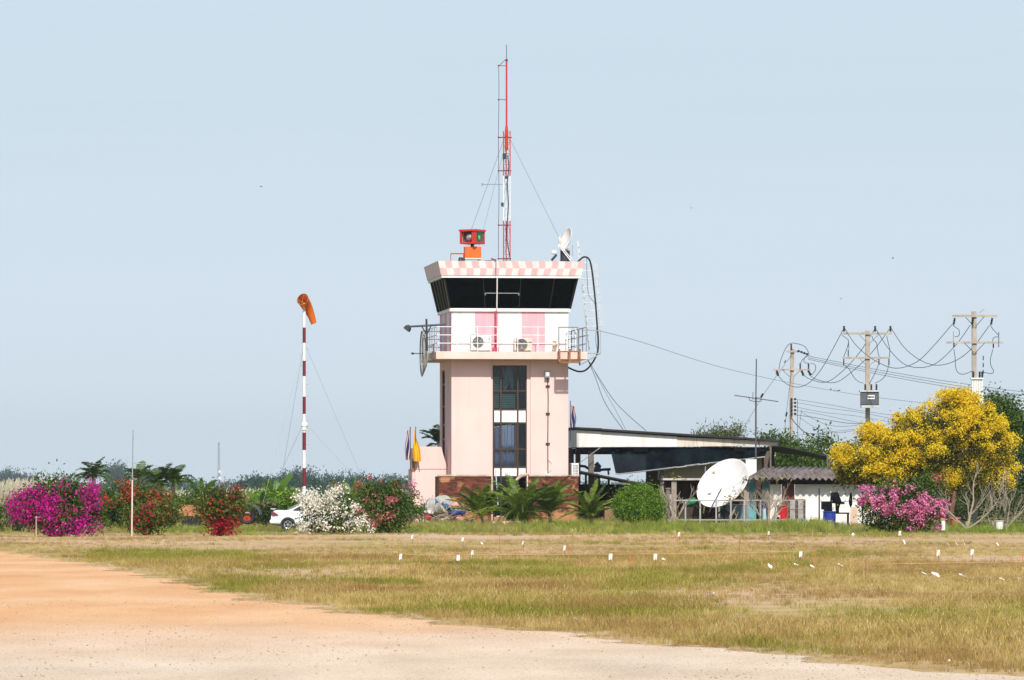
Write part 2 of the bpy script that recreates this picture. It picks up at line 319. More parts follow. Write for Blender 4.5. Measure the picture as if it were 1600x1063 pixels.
def roadmat():
    m = bpy.data.materials.new('laterite road'); m.use_nodes = True; nt = m.node_tree; b = nt.nodes['Principled BSDF']; b.inputs['Roughness'].default_value = 0.95; b.inputs['Specular IOR Level'].default_value = 0.1
    N = nt.nodes.new; L = nt.links.new; t = N('ShaderNodeTexCoord'); src = t.outputs['Object']
    def noise(sc, st=(1, 1, 1), det=6):
        q = N('ShaderNodeMapping'); q.inputs['Scale'].default_value = st; L(src, q.inputs[0])
        n = N('ShaderNodeTexNoise'); n.inputs['Scale'].default_value = sc; n.inputs['Detail'].default_value = det; L(q.outputs[0], n.inputs[0]); return n.outputs[0]
    def ramp(v, stops):
        r = N('ShaderNodeValToRGB'); e = r.color_ramp.elements
        while len(e) < len(stops): e.new(.5)
        for i, (p, c) in enumerate(stops): e[i].position = p; e[i].color = (*c, 1)
        L(v, r.inputs[0]); return r.outputs[0]
    def mixc(f, a, c):
        x = N('ShaderNodeMix'); x.data_type = 'RGBA'; L(a, x.inputs[6]); L(c, x.inputs[7])
        if hasattr(f, 'is_linked'): L(f, x.inputs[0])
        else: x.inputs[0].default_value = f
        return x.outputs[2]
    orange = ramp(noise(0.5, (1, .3, 1)), [(0.3, (.61, .335, .16)), (0.55, (.70, .43, .235)), (0.75, (.74, .50, .31))])
    pale = ramp(noise(0.8, (1, .3, 1)), [(0.3, (.58, .46, .34)), (0.55, (.68, .56, .43)), (0.75, (.74, .63, .51))])
    grey = ramp(noise(40, (1, .6, 1), 3), [(0.35, (.25, .20, .16)), (0.6, (.58, .47, .36))])
    sp = N('ShaderNodeSeparateXYZ'); L(src, sp.inputs[0])
    a = N('ShaderNodeMath'); a.operation = 'MULTIPLY_ADD'; a.inputs[1].default_value = 14.0; L(noise(0.22, (1, .35, 1), 5), a.inputs[0]); L(sp.outputs[1], a.inputs[2])
    a2 = N('ShaderNodeMath'); a2.operation = 'MULTIPLY_ADD'; a2.inputs[1].default_value = -0.5; L(sp.outputs[0], a2.inputs[0]); L(a.outputs[0], a2.inputs[2])
    k = N('ShaderNodeMapRange'); k.interpolation_type = 'SMOOTHSTEP'; k.inputs[1].default_value = 55; k.inputs[2].default_value = 76; L(a2.outputs[0], k.inputs[0])
    c = mixc(k.outputs[0], pale, orange)
    gp_ = ramp(noise(0.28, (1, .22, 1), 4), [(0.5, (0, 0, 0)), (0.68, (.55, .55, .55))])
    kk = N('ShaderNodeMath'); kk.operation = 'SUBTRACT'; kk.use_clamp = True; L(gp_, kk.inputs[0]); L(k.outputs[0], kk.inputs[1])
    c = mixc(kk.outputs[0], c, grey)
    sk = ramp(noise(60, (1, .5, 1), 2), [(0.54, (1, 1, 1)), (0.68, (.60, .53, .48))])
    mm = N('ShaderNodeMix'); mm.data_type = 'RGBA'; mm.blend_type = 'MULTIPLY'; mm.inputs[0].default_value = 0.8; L(c, mm.inputs[6]); L(sk, mm.inputs[7])
    sk2 = ramp(noise(28, (1, .45, 1), 3), [(0.56, (1, 1, 1)), (0.68, (.70, .64, .60))]); m5 = N('ShaderNodeMix'); m5.data_type = 'RGBA'; m5.blend_type = 'MULTIPLY'; m5.inputs[0].default_value = .8; L(mm.outputs[2], m5.inputs[6]); L(sk2, m5.inputs[7])
    L(m5.outputs[2], b.inputs['Base Color'])
    bp = N('ShaderNodeBump'); bp.inputs['Distance'].default_value = 0.04; bp.inputs['Strength'].default_value = 0.6; L(noise(25, (1, 1, 1), 8), bp.inputs['Height']); L(bp.outputs[0], b.inputs['Normal'])
    return m
g = MB(); g.add([(-1200, -60, 0), (1200, -60, 0), (1200, 4600, 0), (-1200, 4600, 0)], [(0, 1, 2, 3)])
tag(g.build('ground', groundmat()), 'dry grassy airfield ground of straw coloured soil', kind='structure')
EDGE = [(-60, 300), (-30, 205), (-18.5, 158), (-13.6, 136), (-9.57, 114), (-6.4, 93.4), (-3.9, 75.7), (-1.62, 65), (0.75, 56.4), (2.75, 48.9), (4.34, 43.4), (6.2, 36), (11, 14), (14, -30)]
def edge_x(y):                                     # the road's edge at world y
    ys = [p[1] for p in EDGE][::-1]; xs = [p[0] for p in EDGE][::-1]
    y = np.asarray(y, dtype=float); base = np.interp(y, ys, xs)
    return base + 0.22 * np.sin(y * 0.9) + 0.14 * np.sin(y * 2.3 + 1) + 0.08 * np.sin(y * 5.1)
rd = MB(); yy = np.concatenate([np.arange(-30, 40, 2.0), np.arange(40, 160, 0.35), np.arange(160, 300, 4)]); ex = edge_x(yy)
rd.sheet([[(-90, y, .004), (x, y, .004)] for x, y in zip(ex, yy)])
tag(rd.build('dirt_road', roadmat()), 'orange laterite and pale gravel road along the grass field', kind='structure')
# pale earth track passing behind the magenta bush
pt = MB(); pt.sheet([[(x, 172 + .6 * math.sin(x * .7), .006), (x, 181 + .6 * math.sin(x * .5 + 1), .006)] for x in np.arange(-40, -13.5, .8)])
tag(pt.build('path', mat('pale earth', (.56, .43, .31), .95, .2, 2, .5, 12, spec=.1)), 'pale earth path behind the magenta bush', kind='structure')

# ------------------------------------------------------------------ grass (instanced tufts)
def gmat(name, dry, green, var):
    m = bpy.data.materials.new(name); m.use_nodes = True; nt = m.node_tree; b = nt.nodes['Principled BSDF']; b.inputs['Roughness'].default_value = 0.7; b.inputs['Specular IOR Level'].default_value = 0.15
    N = nt.nodes.new; L = nt.links.new
    ge = N('ShaderNodeNewGeometry')
    def noise(sc, st):
        q = N('ShaderNodeMapping'); q.inputs['Scale'].default_value = st; L(ge.outputs['Position'], q.inputs[0])
        n = N('ShaderNodeTexNoise'); n.inputs['Scale'].default_value = sc; n.inputs['Detail'].default_value = 4; L(q.outputs[0], n.inputs[0]); return n.outputs[0]
    oi = N('ShaderNodeObjectInfo')
    def ramp(v, stops):
        r = N('ShaderNodeValToRGB'); e = r.color_ramp.elements
        while len(e) < len(stops): e.new(.5)
        for i, (p, c) in enumerate(stops): e[i].position = p; e[i].color = (*c, 1)
        L(v, r.inputs[0]); return r.outputs[0]
    av = N('ShaderNodeMath'); av.operation = 'MULTIPLY_ADD'; av.inputs[1].default_value = 0.5; L(oi.outputs['Random'], av.inputs[0])
    h = N('ShaderNodeMath'); h.operation = 'MULTIPLY'; h.inputs[1].default_value = 0.6; L(noise(0.35, (1, .5, 1)), h.inputs[0]); L(h.outputs[0], av.inputs[2])
    d0 = ramp(av.outputs[0], dry); rr = N('ShaderNodeMix'); rr.data_type = 'RGBA'; rr.inputs[7].default_value = (.27, .14, .055, 1); L(ramp(noise(.28, (1, .4, 1)), [(.45, (0, 0, 0)), (.64, (.75, .75, .75))]), rr.inputs[0]); L(d0, rr.inputs[6]); d = rr.outputs[2]; gcol = ramp(av.outputs[0], green)
    at_ = N('ShaderNodeAttribute'); at_.attribute_type = 'INSTANCER'; at_.attribute_name = 'green'
    x = N('ShaderNodeMix'); x.data_type = 'RGBA'; L(at_.outputs['Fac'], x.inputs[0]); L(d, x.inputs[6]); L(gcol, x.inputs[7])
    L(x.outputs[2], b.inputs['Base Color'])
    tl = N('ShaderNodeBsdfTranslucent'); L(x.outputs[2], tl.inputs[0]); ms = N('ShaderNodeMixShader'); ms.inputs[0].default_value = .3
    L(b.outputs[0], ms.inputs[1]); L(tl.outputs[0], ms.inputs[2]); L(ms.outputs[0], nt.nodes['Material Output'].inputs[0])
    return m
def tuft(name, n, rad, h0, h1, w, lean, m, seed=0, head=0.0):
    rr = random.Random(seed); mb = MB()
    for i in range(n):
        a = rr.uniform(0, 6.28); r = rad * math.sqrt(rr.random()); x, y = r * math.cos(a), r * math.sin(a); b = rr.uniform(0, 6.28); ln = abs(rr.gauss(0, lean)) + .05
        h = rr.uniform(h0, h1); dx, dy = math.cos(b) * ln * h, math.sin(b) * ln * h; c = rr.uniform(0, 6.28); sx_, sy_ = math.cos(c) * w / 2, math.sin(c) * w / 2
        mb.add([(x - sx_, y - sy_, -.01), (x + sx_, y + sy_, -.01), (x + dx * .4 + sx_ * .8, y + dy * .4 + sy_ * .8, h * .55), (x + dx * .4 - sx_ * .8, y + dy * .4 - sy_ * .8, h * .55), (x + dx, y + dy, h)], [(0, 1, 2, 3), (3, 2, 4)])
        if head and rr.random() < head:
            mb.add([(x + dx - sx_ * 1.6, y + dy - sy_ * 1.6, h), (x + dx + sx_ * 1.6, y + dy + sy_ * 1.6, h), (x + dx * 1.25, y + dy * 1.25, h + .05)], [(0, 1, 2)])
    me = bpy.data.meshes.new(name); me.from_pydata(mb.v, [], mb.f); me.materials.append(m); me.update()
    return bpy.data.objects.new(name, me)
def scatter(name, P, scl, idx, green, templates, label, tilt=0.0):
    tcol = bpy.data.collections.new(name + ' templates')
    for o in templates: tcol.objects.link(o)
    N_ = len(P); me = bpy.data.meshes.new(name); me.vertices.add(N_); me.vertices.foreach_set('co', P.astype(np.float32).ravel())
    def at_(n, ty, v): me.attributes.new(n, ty, 'POINT').data.foreach_set('value', v)
    at_('rot', 'FLOAT', RG.uniform(0, 6.28, N_).astype(np.float32)); at_('scl', 'FLOAT', scl.astype(np.float32)); at_('pick', 'INT', idx.astype(np.int32)); at_('green', 'FLOAT', green.astype(np.float32))
    o = bpy.data.objects.new(name, me); COL.objects.link(o)
    ng = bpy.data.node_groups.new(name, 'GeometryNodeTree')
    ng.interface.new_socket('Geometry', in_out='INPUT', socket_type='NodeSocketGeometry'); ng.interface.new_socket('Geometry', in_out='OUTPUT', socket_type='NodeSocketGeometry')
    n = ng.nodes.new; L = ng.links.new
    gi = n('NodeGroupInput'); go = n('NodeGroupOutput'); ip = n('GeometryNodeInstanceOnPoints'); ci = n('GeometryNodeCollectionInfo')
    ci.inputs['Collection'].default_value = tcol; ci.inputs['Separate Children'].default_value = True; ci.inputs['Reset Children'].default_value = True
    def na(a, ty):
        q = n('GeometryNodeInputNamedAttribute'); q.data_type = ty; q.inputs['Name'].default_value = a; return q.outputs['Attribute']
    cx = n('ShaderNodeCombineXYZ'); L(na('rot', 'FLOAT'), cx.inputs[2])
    L(gi.outputs[0], ip.inputs['Points']); L(ci.outputs[0], ip.inputs['Instance']); ip.inputs['Pick Instance'].default_value = True
    L(na('pick', 'INT'), ip.inputs['Instance Index']); L(cx.outputs[0], ip.inputs['Rotation']); L(na('scl', 'FLOAT'), ip.inputs['Scale']); L(ip.outputs[0], go.inputs[0])
    md = o.modifiers.new('scatter', 'NODES'); md.node_group = ng
    return tag(o, label, kind='stuff')
def field_pts(d0, d1, dens, margin=1.35):
    A = (1600 / F) * margin * (d1 ** 2 - d0 ** 2) / 2; n = int(A * dens)
    D = np.sqrt(RG.uniform(d0 ** 2, d1 ** 2, n)); X = RG.uniform(-.5, .5, n) * 1600 / F * margin * D
    return np.stack([X, D, np.zeros(n)], 1)
def vnoise(X, Y, sc, seed):                         # cheap smooth value noise
    r = np.random.default_rng(seed); G = r.uniform(size=(64, 64)); x = X / sc; y = Y / sc; xi = np.floor(x).astype(int); yi = np.floor(y).astype(int); fx = x - xi; fy = y - yi
    fx = fx * fx * (3 - 2 * fx); fy = fy * fy * (3 - 2 * fy); g_ = lambda a, b: G[a % 64, b % 64]
    return (g_(xi, yi) * (1 - fx) + g_(xi + 1, yi) * fx) * (1 - fy) + (g_(xi, yi + 1) * (1 - fx) + g_(xi + 1, yi + 1) * fx) * fy
GM = gmat('dry grass', [(0.1, (.17, .105, .03)), (0.4, (.37, .255, .08)), (0.65, (.58, .43, .165)), (0.95, (.77, .64, .34))], [(0.1, (.07, .095, .010)), (0.5, (.21, .22, .028)), (0.9, (.40, .38, .07))], .3)
P = np.concatenate([field_pts(40, 62, 46), field_pts(62, 90, 33), field_pts(90, 130, 18), field_pts(130, 192, 9)])
X, Y = P[:, 0], P[:, 1]; ok = X > edge_x(Y) + RG.normal(size=len(P)) * .12
bare = vnoise(X, Y * .4, 4.0, 3); dirtband = ((Y > 158) & (Y < 187)) * .85 + ((Y > 116) & (Y < 126) & (X > -2)) * .6
ok &= RG.uniform(size=len(P)) > np.clip(dirtband * (.62 + 1.7 * (bare - .45)) + np.clip((bare - .55) * 2.6, 0, .85), 0, .985)
P = P[ok]; X, Y = P[:, 0], P[:, 1]
pxx = X / Y * F + HX; pyy = HY + F * EYE / Y
gn = vnoise(X, Y * .35, 2.6, 5) * .6 + vnoise(X, Y * .5, .9, 6) * .4
green = np.clip((gn - .53) * 3.2, 0, .9) + .08
green += np.exp(-(((X + 8.5) / 2.2) ** 2 + ((Y - 128) / 13) ** 2)) * .9 + np.exp(-(((X + 4.9) / 1.3) ** 2 + ((Y - 105) / 9) ** 2)) * .6
green = np.clip(green + RG.normal(size=len(P)) * .12, 0, 1)
tall = vnoise(X, Y * .5, 1.7, 9)
scl = (.55 + .75 * tall) * RG.uniform(.7, 1.25, len(P)) * np.where(Y > 125, .58, .76) + .25 * (green > .8)
edge_fade = np.clip((X - edge_x(Y)) / .7, .35, 1); scl *= edge_fade
TUFT = [tuft('grass_tuft', 20, .13, .05, .13, .007, .45, GM, 1), tuft('grass_tuft', 16, .15, .05, .17, .007, .6, GM, 2, .3), tuft('grass_tuft', 24, .12, .03, .09, .008, .8, GM, 3), tuft('grass_tuft', 12, .10, .08, .22, .006, .5, GM, 4, .6)]
scatter('grass', P, scl, RG.choice(4, len(P), p=[.35, .3, .25, .1]), green, TUFT, 'short dry tan and olive grass covering the airfield')
# taller green weeds in front of the buildings and bushes
WM = gmat('weed grass', [(0.1, (.20, .16, .04)), (0.5, (.42, .35, .11)), (0.9, (.62, .52, .24))], [(0.1, (.05, .11, .01)), (0.5, (.17, .26, .02)), (0.9, (.36, .44, .06))], .3)
P = np.concatenate([field_pts(186, 206, 5, 1.2), field_pts(206, 262, 5, 1.2)]); X, Y = P[:, 0], P[:, 1]; px = X / Y * F + HX
n1 = vnoise(X, Y * .6, 2.4, 21)
ok = (RG.uniform(size=len(P)) < np.where(Y < 195, .9 * n1, .25 + .7 * n1)) & ~((px > 690) & (px < 905) & (Y > 244)) & ~((px > 1040) & (Y > 243)) & ~((px < 440) & (Y > 212) & (n1 < .6))
P = P[ok]; X, Y = P[:, 0], P[:, 1]; px = X / Y * F + HX; n1 = vnoise(X, Y * .6, 2.4, 21)
green = np.clip(.25 + 1.0 * (vnoise(X, Y * .5, 3.2, 22) - .4) + np.where(px > 800, .3, .1) + np.where((px > 1450), .3, 0) + RG.normal(size=len(P)) * .15, 0, 1)
scl = (.30 + .62 * n1) * RG.uniform(.5, 1.25, len(P)) * np.where(Y < 196, .5, .85) * np.where((px > 600) & (px < 1300), 1.1, .75)
WT = [tuft('weed_tuft', 22, .22, .22, .5, .022, .45, WM, 11), tuft('weed_tuft', 18, .25, .16, .42, .028, .7, WM, 12), tuft('weed_tuft', 14, .2, .3, .62, .018, .35, WM, 13, .4)]
scatter('weeds', P, scl, RG.choice(3, len(P)), green, WT, 'taller green weeds growing along the foot of the buildings and bushes')
# loose stones on the road
SM = mat('road stone', (.47, .37, .29), .9, .45, 9, .3, 30, spec=.15)
def stone(i):
    rr = random.Random(i); mb = MB(); mb.sph((0, 0, .25), (.5, .42, .33), 7, 4); mb.v = [(x * rr.uniform(.75, 1.2), y * rr.uniform(.75, 1.2), z * rr.uniform(.75, 1.2)) for x, y, z in mb.v]
    me = bpy.data.meshes.new('stone'); me.from_pydata(mb.v, [], mb.f); me.materials.append(SM); me.update(); return bpy.data.objects.new('stone', me)
P = np.concatenate([field_pts(40, 75, 46, 1.3), field_pts(75, 136, 4, 1.3)]); X, Y = P[:, 0], P[:, 1]
dn = vnoise(X, Y * .3, 2.2, 31)
ok = (X < edge_x(Y) + .3) & (RG.uniform(size=len(P)) < np.clip((dn - .25) * 1.3, .1, 1) + np.exp(-((X - edge_x(Y)) / .35) ** 2)); P = P[ok]; P[:, 2] = .004
sc_ = .004 + .022 * RG.uniform(size=len(P)) ** 9 + .007 * RG.uniform(size=len(P))
scatter('gravel', P, sc_, RG.choice(3, len(P)), np.zeros(len(P)), [stone(1), stone(2), stone(3)], 'small loose stones scattered on the road')

# ================================================================== CONTROL TOWER
TH = R(6.5); TX = -0.425; TY = 252.85; ct, st_ = math.cos(TH), math.sin(TH)
def lx(px, ly): return (XW(px, TY + ly) - TX + ly * st_) / ct          # photo column -> tower-local x on the plane local y
def lz(py, ly): return ZW(py, TY + ly)
PINK = mat('pink plaster', (.79, .55, .51), .85, .05, .7, .12, 8, spec=.2, dirt=(.50, .36, .31), dirt_amt=.32, dscale=(1.6, 1.6, .12))
PINKD = mat('salmon slab plaster', (.79, .57, .505), .85, .08, .9, .1, 8, spec=.2, dirt=(.5, .36, .30), dirt_amt=.4, dscale=(2, 2, .6))
WHITE = mat('white paint', (.80, .79, .77), .6, .05, 1.5, .05, 10, dirt=(.55, .52, .48), dirt_amt=.25, dscale=(1.5, 1.5, .2))
STEELW = mat('white painted steel', (.74, .76, .77), .45, .08, 4)
GREYS = mat('grey steel', (.32, .35, .37), .5, .15, 5, metal=.3)
DARKS = mat('dark steel', (.035, .04, .05), .55, .2, 5)
BLACK = mat('black rubber', (.012, .012, .015), .55, .2, 6)
BROWNF = mat('dark bronze frame', (.055, .035, .025), .45, .15, 4)
DARKI = mat('dark interior', (.02, .02, .022), .9, .2, 2)
RUST = mat('rusty steel', (.33, .145, .06), .85, .5, 7, .4, 25)
REDP = mat('red painted steel', (.52, .035, .025), .45, .12, 4)
ORANGEP = mat('orange painted steel', (.78, .13, .015), .5, .06, 3)
GLASS = glassmat('clear glass', (.90, .94, .93), .7); CABG = glassmat('dark tinted glass', (.012, .014, .014), .22)
H = 2.87
tw = thing('control_tower', 'pink control tower with dark outward slanting cab windows and checkered roof band', 'control tower', (TX, TY, 0), TH)
wb = (-.937, 1.013); wz0, wz1 = 0.15, lz(571, -H); wx0, wx1 = lx(770, -H), lx(823.5, -H)
ZS0, ZS1 = 8.03, 8.40
m = MB()
m.bb(-H, wb[0], -H, -H + .25, 0, ZS0); m.bb(wb[1], H, -H, -H + .25, 0, ZS0)
ry = -H + .09; m.bb(wb[0], wx0, ry, -H + .25, 0, ZS0); m.bb(wx1, wb[1], ry, -H + .25, 0, ZS0); m.bb(wx0, wx1, ry, -H + .25, wz1, ZS0); m.bb(wx0, wx1, ry, -H + .25, 0, wz0)
sy0, sy1, sz0, sz1 = .30, 1.98, 3.1, 7.6
m.bb(-H, -H + .25, -H + .25, sy0, 0, ZS0); m.bb(-H, -H + .25, sy1, H, 0, ZS0); m.bb(-H, -H + .25, sy0, sy1, 0, sz0); m.bb(-H, -H + .25, sy0, sy1, sz1, ZS0)
m.bb(H - .25, H, -H + .25, H, 0, ZS0); m.bb(-H + .25, H - .25, H - .25, H, 0, ZS0)
m.build('wall', PINK, tw)
m = MB(); m.bb(-H + .25, H - .25, -.9, -.8, .05, ZS0 - .02); m.bb(-H + .26, H - .26, -H + .5, -.9, 5.0, 5.35); m.bb(-H + .26, H - .26, -H + .5, -.9, 2.35, 2.7); m.build('interior_partition', DARKI, tw)
# window column
wy = -H + .17; fr = MB()
cols = [lx(770.8, wy), lx(782.5, wy), lx(808.8, wy), lx(822.6, wy)]; rows = [wz1 - .03, lz(611, wy), lz(640, wy), lz(661, wy), lz(702, wy), lz(730, wy), lz(745, wy), 1.1, wz0 + .03]
for c in cols: fr.bb(c - .04, c + .04, wy - .05, wy + .04, wz0, wz1)
for r_ in rows: fr.bb(wx0, wx1, wy - .046, wy + .036, r_ - .035, r_ + .035)
fr.bb(cols[2] - .14, cols[2] - .06, wy - .03, wy + .03, rows[5], rows[3])
win = fr.build('window', BROWNF, tw)
pn = MB()
for i in range(3):
    for j in range(8):
        if j in (2, 5): continue
        pn.bb(cols[i] + .04, cols[i + 1] - .04, wy - .004, wy + .004, rows[j + 1] + .035, rows[j] - .035)
pn.build('pane', GLASS, win)
sp_ = MB()
for i in range(3):
    for j in (2, 5): sp_.bb(cols[i] + .035, cols[i + 1] - .035, wy - .02, wy + .02, rows[j + 1] + .03, rows[j] - .03)
sp_.build('spandrel_panel', WHITE, win)
def curtainmat(name, a, b, n):
    mm = bpy.data.materials.new(name); mm.use_nodes = True; nt = mm.node_tree; bs = nt.nodes['Principled BSDF']; bs.inputs['Roughness'].default_value = .9
    t = nt.nodes.new('ShaderNodeTexCoord'); w = nt.nodes.new('ShaderNodeTexWave'); w.bands_direction = 'X'; w.inputs['Scale'].default_value = n; w.inputs['Distortion'].default_value = .6; nt.links.new(t.outputs['Object'], w.inputs[0])
    r = nt.nodes.new('ShaderNodeValToRGB'); r.color_ramp.elements[0].position = .55; r.color_ramp.elements[1].position = .75; r.color_ramp.elements[0].color = (*a, 1); r.color_ramp.elements[1].color = (*b, 1)
    nt.links.new(w.outputs[0], r.inputs[0]); nt.links.new(r.outputs[0], bs.inputs[0]); return mm
def curtain(px0, px1, py0, py1, ly, m_, slant=0):
    g_ = []
    for j in range(6):
        row = []
        for i in range(33):
            u = i / 32; row.append((lx(px0, ly) + (lx(px1, ly) - lx(px0, ly)) * u, ly + .05 * math.sin(u * 38 + j * .2), lz(py0 - slant * u, ly) + (lz(py1, ly) - lz(py0 - slant * u, ly)) * j / 5))
        g_.append(row)
    return MB().sheet(g_).build('curtain', m_, tw, smooth=True, solid=.01)
curtain(771, 806, 667, 730, -2.60, curtainmat('navy striped curtain', (.03, .035, .16), (.45, .5, .75), 6.5), 3)
curtain(784, 806.5, 665, 701, -2.635, curtainmat('pale blue striped curtain', (.22, .28, .60), (.75, .78, .9), 6.5), 1)
MB().bar((lx(771, -2.60), -2.60, lz(668, -2.6)), (lx(799, -2.60), -2.60, lz(663.5, -2.6)), .05, .05).build('curtain_rail', WHITE, tw)
for j, (pa, pb) in enumerate(((784, 805), (772, 780))):
    m = MB(); [m.bb(lx(pa, -2.58), lx(pb, -2.58), -2.60, -2.57, z, z + .05) for z in np.arange(lz(637, -2.6), lz(616 if j == 0 else 590, -2.6), .085)]; m.build('pane_reflection', mat('teal blind slat', (.10, .20, .20), .5, .3, 3), tw)  # slats added to give the upper panes teal reflections
m = MB(); m.sheet([[(lx(786 + 16 * i / 10, -2.5), -2.5 + .06 * math.sin(i * 1.5 + j), lz(575 + 5 * math.sin(i * .8) + 30 * j / 5, -2.5)) for i in range(11)] for j in range(6)]); m.build('pane_reflection_sheet', mat('grey teal reflection', (.07, .13, .13), .8, .5, 4), tw, smooth=True)  # sheet added as a reflection in the top pane
# narrow side window
s2 = MB(); s2.bb(-H + .05, -H + .13, sy0, sy0 + .08, sz0, sz1); s2.bb(-H + .05, -H + .13, sy1 - .08, sy1, sz0, sz1); s2.bb(-H + .05, -H + .13, .95, 1.02, sz0, sz1)
for z in (sz0 + .04, 4.2, 4.9, 5.8, 6.9, sz1 - .04): s2.bb(-H + .055, -H + .125, sy0 + .08, sy1 - .08, z - .04, z + .04)
w2 = s2.build('window', BROWNF, tw, label='narrow dark side window of the shaft')
MB().bb(-H + .085, -H + .095, sy0 + .08, sy1 - .08, sz0, sz1).build('pane', GLASS, w2)
# slab, cab wall, ledge
SB = 3.71
MB().bb(-SB, SB, -SB, SB, ZS0, ZS1).build('balcony_slab', PINKD, tw, bevel=.02)
def stripemat(name, ca, cb, half=False):
    mm = bpy.data.materials.new(name); mm.use_nodes = True; nt = mm.node_tree; bs = nt.nodes['Principled BSDF']; bs.inputs['Roughness'].default_value = .6
    uv = nt.nodes.new('ShaderNodeUVMap'); uv.uv_map = 'UVMap'; ck = nt.nodes.new('ShaderNodeTexChecker'); ck.inputs['Scale'].default_value = 1.0; nt.links.new(uv.outputs[0], ck.inputs[0])
    t = nt.nodes.new('ShaderNodeTexCoord'); q = nt.nodes.new('ShaderNodeMapping'); q.inputs['Scale'].default_value = (2.2, 2.2, .35); nt.links.new(t.outputs['Object'], q.inputs[0])
    n = nt.nodes.new('ShaderNodeTexNoise'); n.inputs['Scale'].default_value = 1.4; n.inputs['Detail'].default_value = 6; nt.links.new(q.outputs[0], n.inputs[0])
    r = nt.nodes.new('ShaderNodeValToRGB'); r.color_ramp.elements[0].position = .3; r.color_ramp.elements[1].position = .65; r.color_ramp.elements[0].color = (.80, .78, .76, 1); r.color_ramp.elements[1].color = (1, 1, 1, 1); nt.links.new(n.outputs[0], r.inputs[0])
    ck.inputs[1].default_value = (*ca, 1); ck.inputs[2].default_value = (*cb, 1)
    x = nt.nodes.new('ShaderNodeMix'); x.data_type = 'RGBA'; x.blend_type = 'MULTIPLY'; x.inputs[0].default_value = 1; nt.links.new(ck.outputs[0], x.inputs[6]); nt.links.new(r.outputs[0], x.inputs[7]); nt.links.new(x.outputs[2], bs.inputs[0]); return mm
def ringwall(name, h0, z0, h1, z1, nu, nv, m_, shift=0, flipside=0, parent=tw):
    """four sloping faces with square-count UVs"""
    me = bpy.data.meshes.new(name); cs = lambda h, z: [(-h, -h, z), (h, -h, z), (h, h, z), (-h, h, z)]
    v = cs(h0, z0) + cs(h1, z1); f = [(i, (i + 1) % 4, (i + 1) % 4 + 4, i + 4) for i in range(4)]
    me.from_pydata(v, [], f); uvl = me.uv_layers.new(name='UVMap'); k = 0
    for fi in range(4):
        o_ = shift if fi % 2 == 0 else flipside
        for uvc in ((0, 0), (nu, 0), (nu, nv), (0, nv)): uvl.data[k].uv = (uvc[0] + o_, uvc[1] + 1e-4); k += 1
    me.materials.append(m_); me.update(); o = bpy.data.objects.new(name, me); COL.objects.link(o); o.parent = parent; return o
PW = stripemat('pink and white stripes', (.80, .80, .79), (.82, .40, .46)); CK = stripemat('pink and white squares', (.86, .85, .84), (.86, .55, .56))
ringwall('cab_wall', H, ZS1, H, 10.37, 5, .98, PW, 1, 0)
MB().bb(-H - .1, H + .1, -H - .1, H + .1, 10.37, 10.53).build('ledge', WHITE, tw, bevel=.015)
# cab glazing
g0, gz0, g1, gz1 = 2.95, 10.53, 3.27, 12.0
cg = ringwall('cab_window', g0, gz0, g1, gz1, 1, 1, CABG)
mu = MB()
def cabpt(face, u, t, off=.02):
    h = g0 + (g1 - g0) * t + off; p = Vector((u * (h - off), -h, gz0 + (gz1 - gz0) * t)); return Matrix.Rotation(-math.pi / 2 * face, 3, 'Z') @ p
OLIVE = mat('cab window bar', (.10, .095, .06), .5, .2, 4)
for face in range(4):
    mu = MB()
    for u in ((-1, -.42, .15, .66, 1) if face == 0 else (-1, -.6, -.15, .3, .7, 1)): mu.bar(cabpt(face, u * .992, 0), cabpt(face, u * .992, 1), .035 if face == 0 else .05, .05)
    mu.build('cab_mullion', OLIVE if face == 1 else mat('black window bar', (.010, .010, .011), .5), cg)
mu = MB(); mu.bar(cabpt(0, -.40, .5, .03), cabpt(0, .13, .5, .03), .045, .03); mu.bar(cabpt(0, -.40, .5, .03), cabpt(0, -.40, .43, .03), .05, .03); mu.bar(cabpt(0, .13, .5, .03), cabpt(0, .13, .43, .03), .05, .03); mu.build('window_handle_bar', GREYS, cg)
MB().bb(-2.8, 2.8, -2.8, 2.8, 10.54, 10.6).build('cab_floor', DARKI, tw)
MB().bb(-2.4, 2.4, -2.0, 2.4, 10.6, 11.2).build('cab_console', DARKI, tw)
MB().bb(-3.41, 3.41, -3.41, 3.41, 12.0, 12.12).build('soffit', WHITE, tw)
ringwall('roof_band', 3.44, 12.12, 3.60, 12.81, 22, 2, CK, 0, 0)
MB().bb(-3.5, 3.5, -3.5, 3.5, 12.62, 12.74).build('roof', mat('roof concrete', (.4, .38, .36), .9, .2, 3, .3), tw)
# downpipe over the front, in its two paints
m = MB(); m.cyl((lx(776.5, -3.3), -3.42, 12.05), (lx(776.5, -3.1), -3.05, 10.5), .03); m.build('downpipe', WHITE, tw)
m = MB(); m.cyl((lx(774.5, -3), -3.0, 10.4), (lx(774.5, -3), -3.0, 8.42), .05, n=8); m.bb(lx(770, -3.1), lx(779, -3.1), -3.2, -2.98, 8.42, 8.62); m.build('downpipe', mat('crimson pipe', (.42, .06, .10), .5), tw, label='crimson lower length of the downpipe')
m = MB(); m.cyl((lx(775, -3.64), -3.64, 12.12), (lx(775, -3.64), -3.66, 12.86), .012); m.bar((lx(767, -3.5), -3.6, 12.93), (lx(774, -3.5), -3.6, 12.84), .07, .07); m.build('gutter_spout', mat('dark red pipe', (.2, .03, .03), .5), tw)
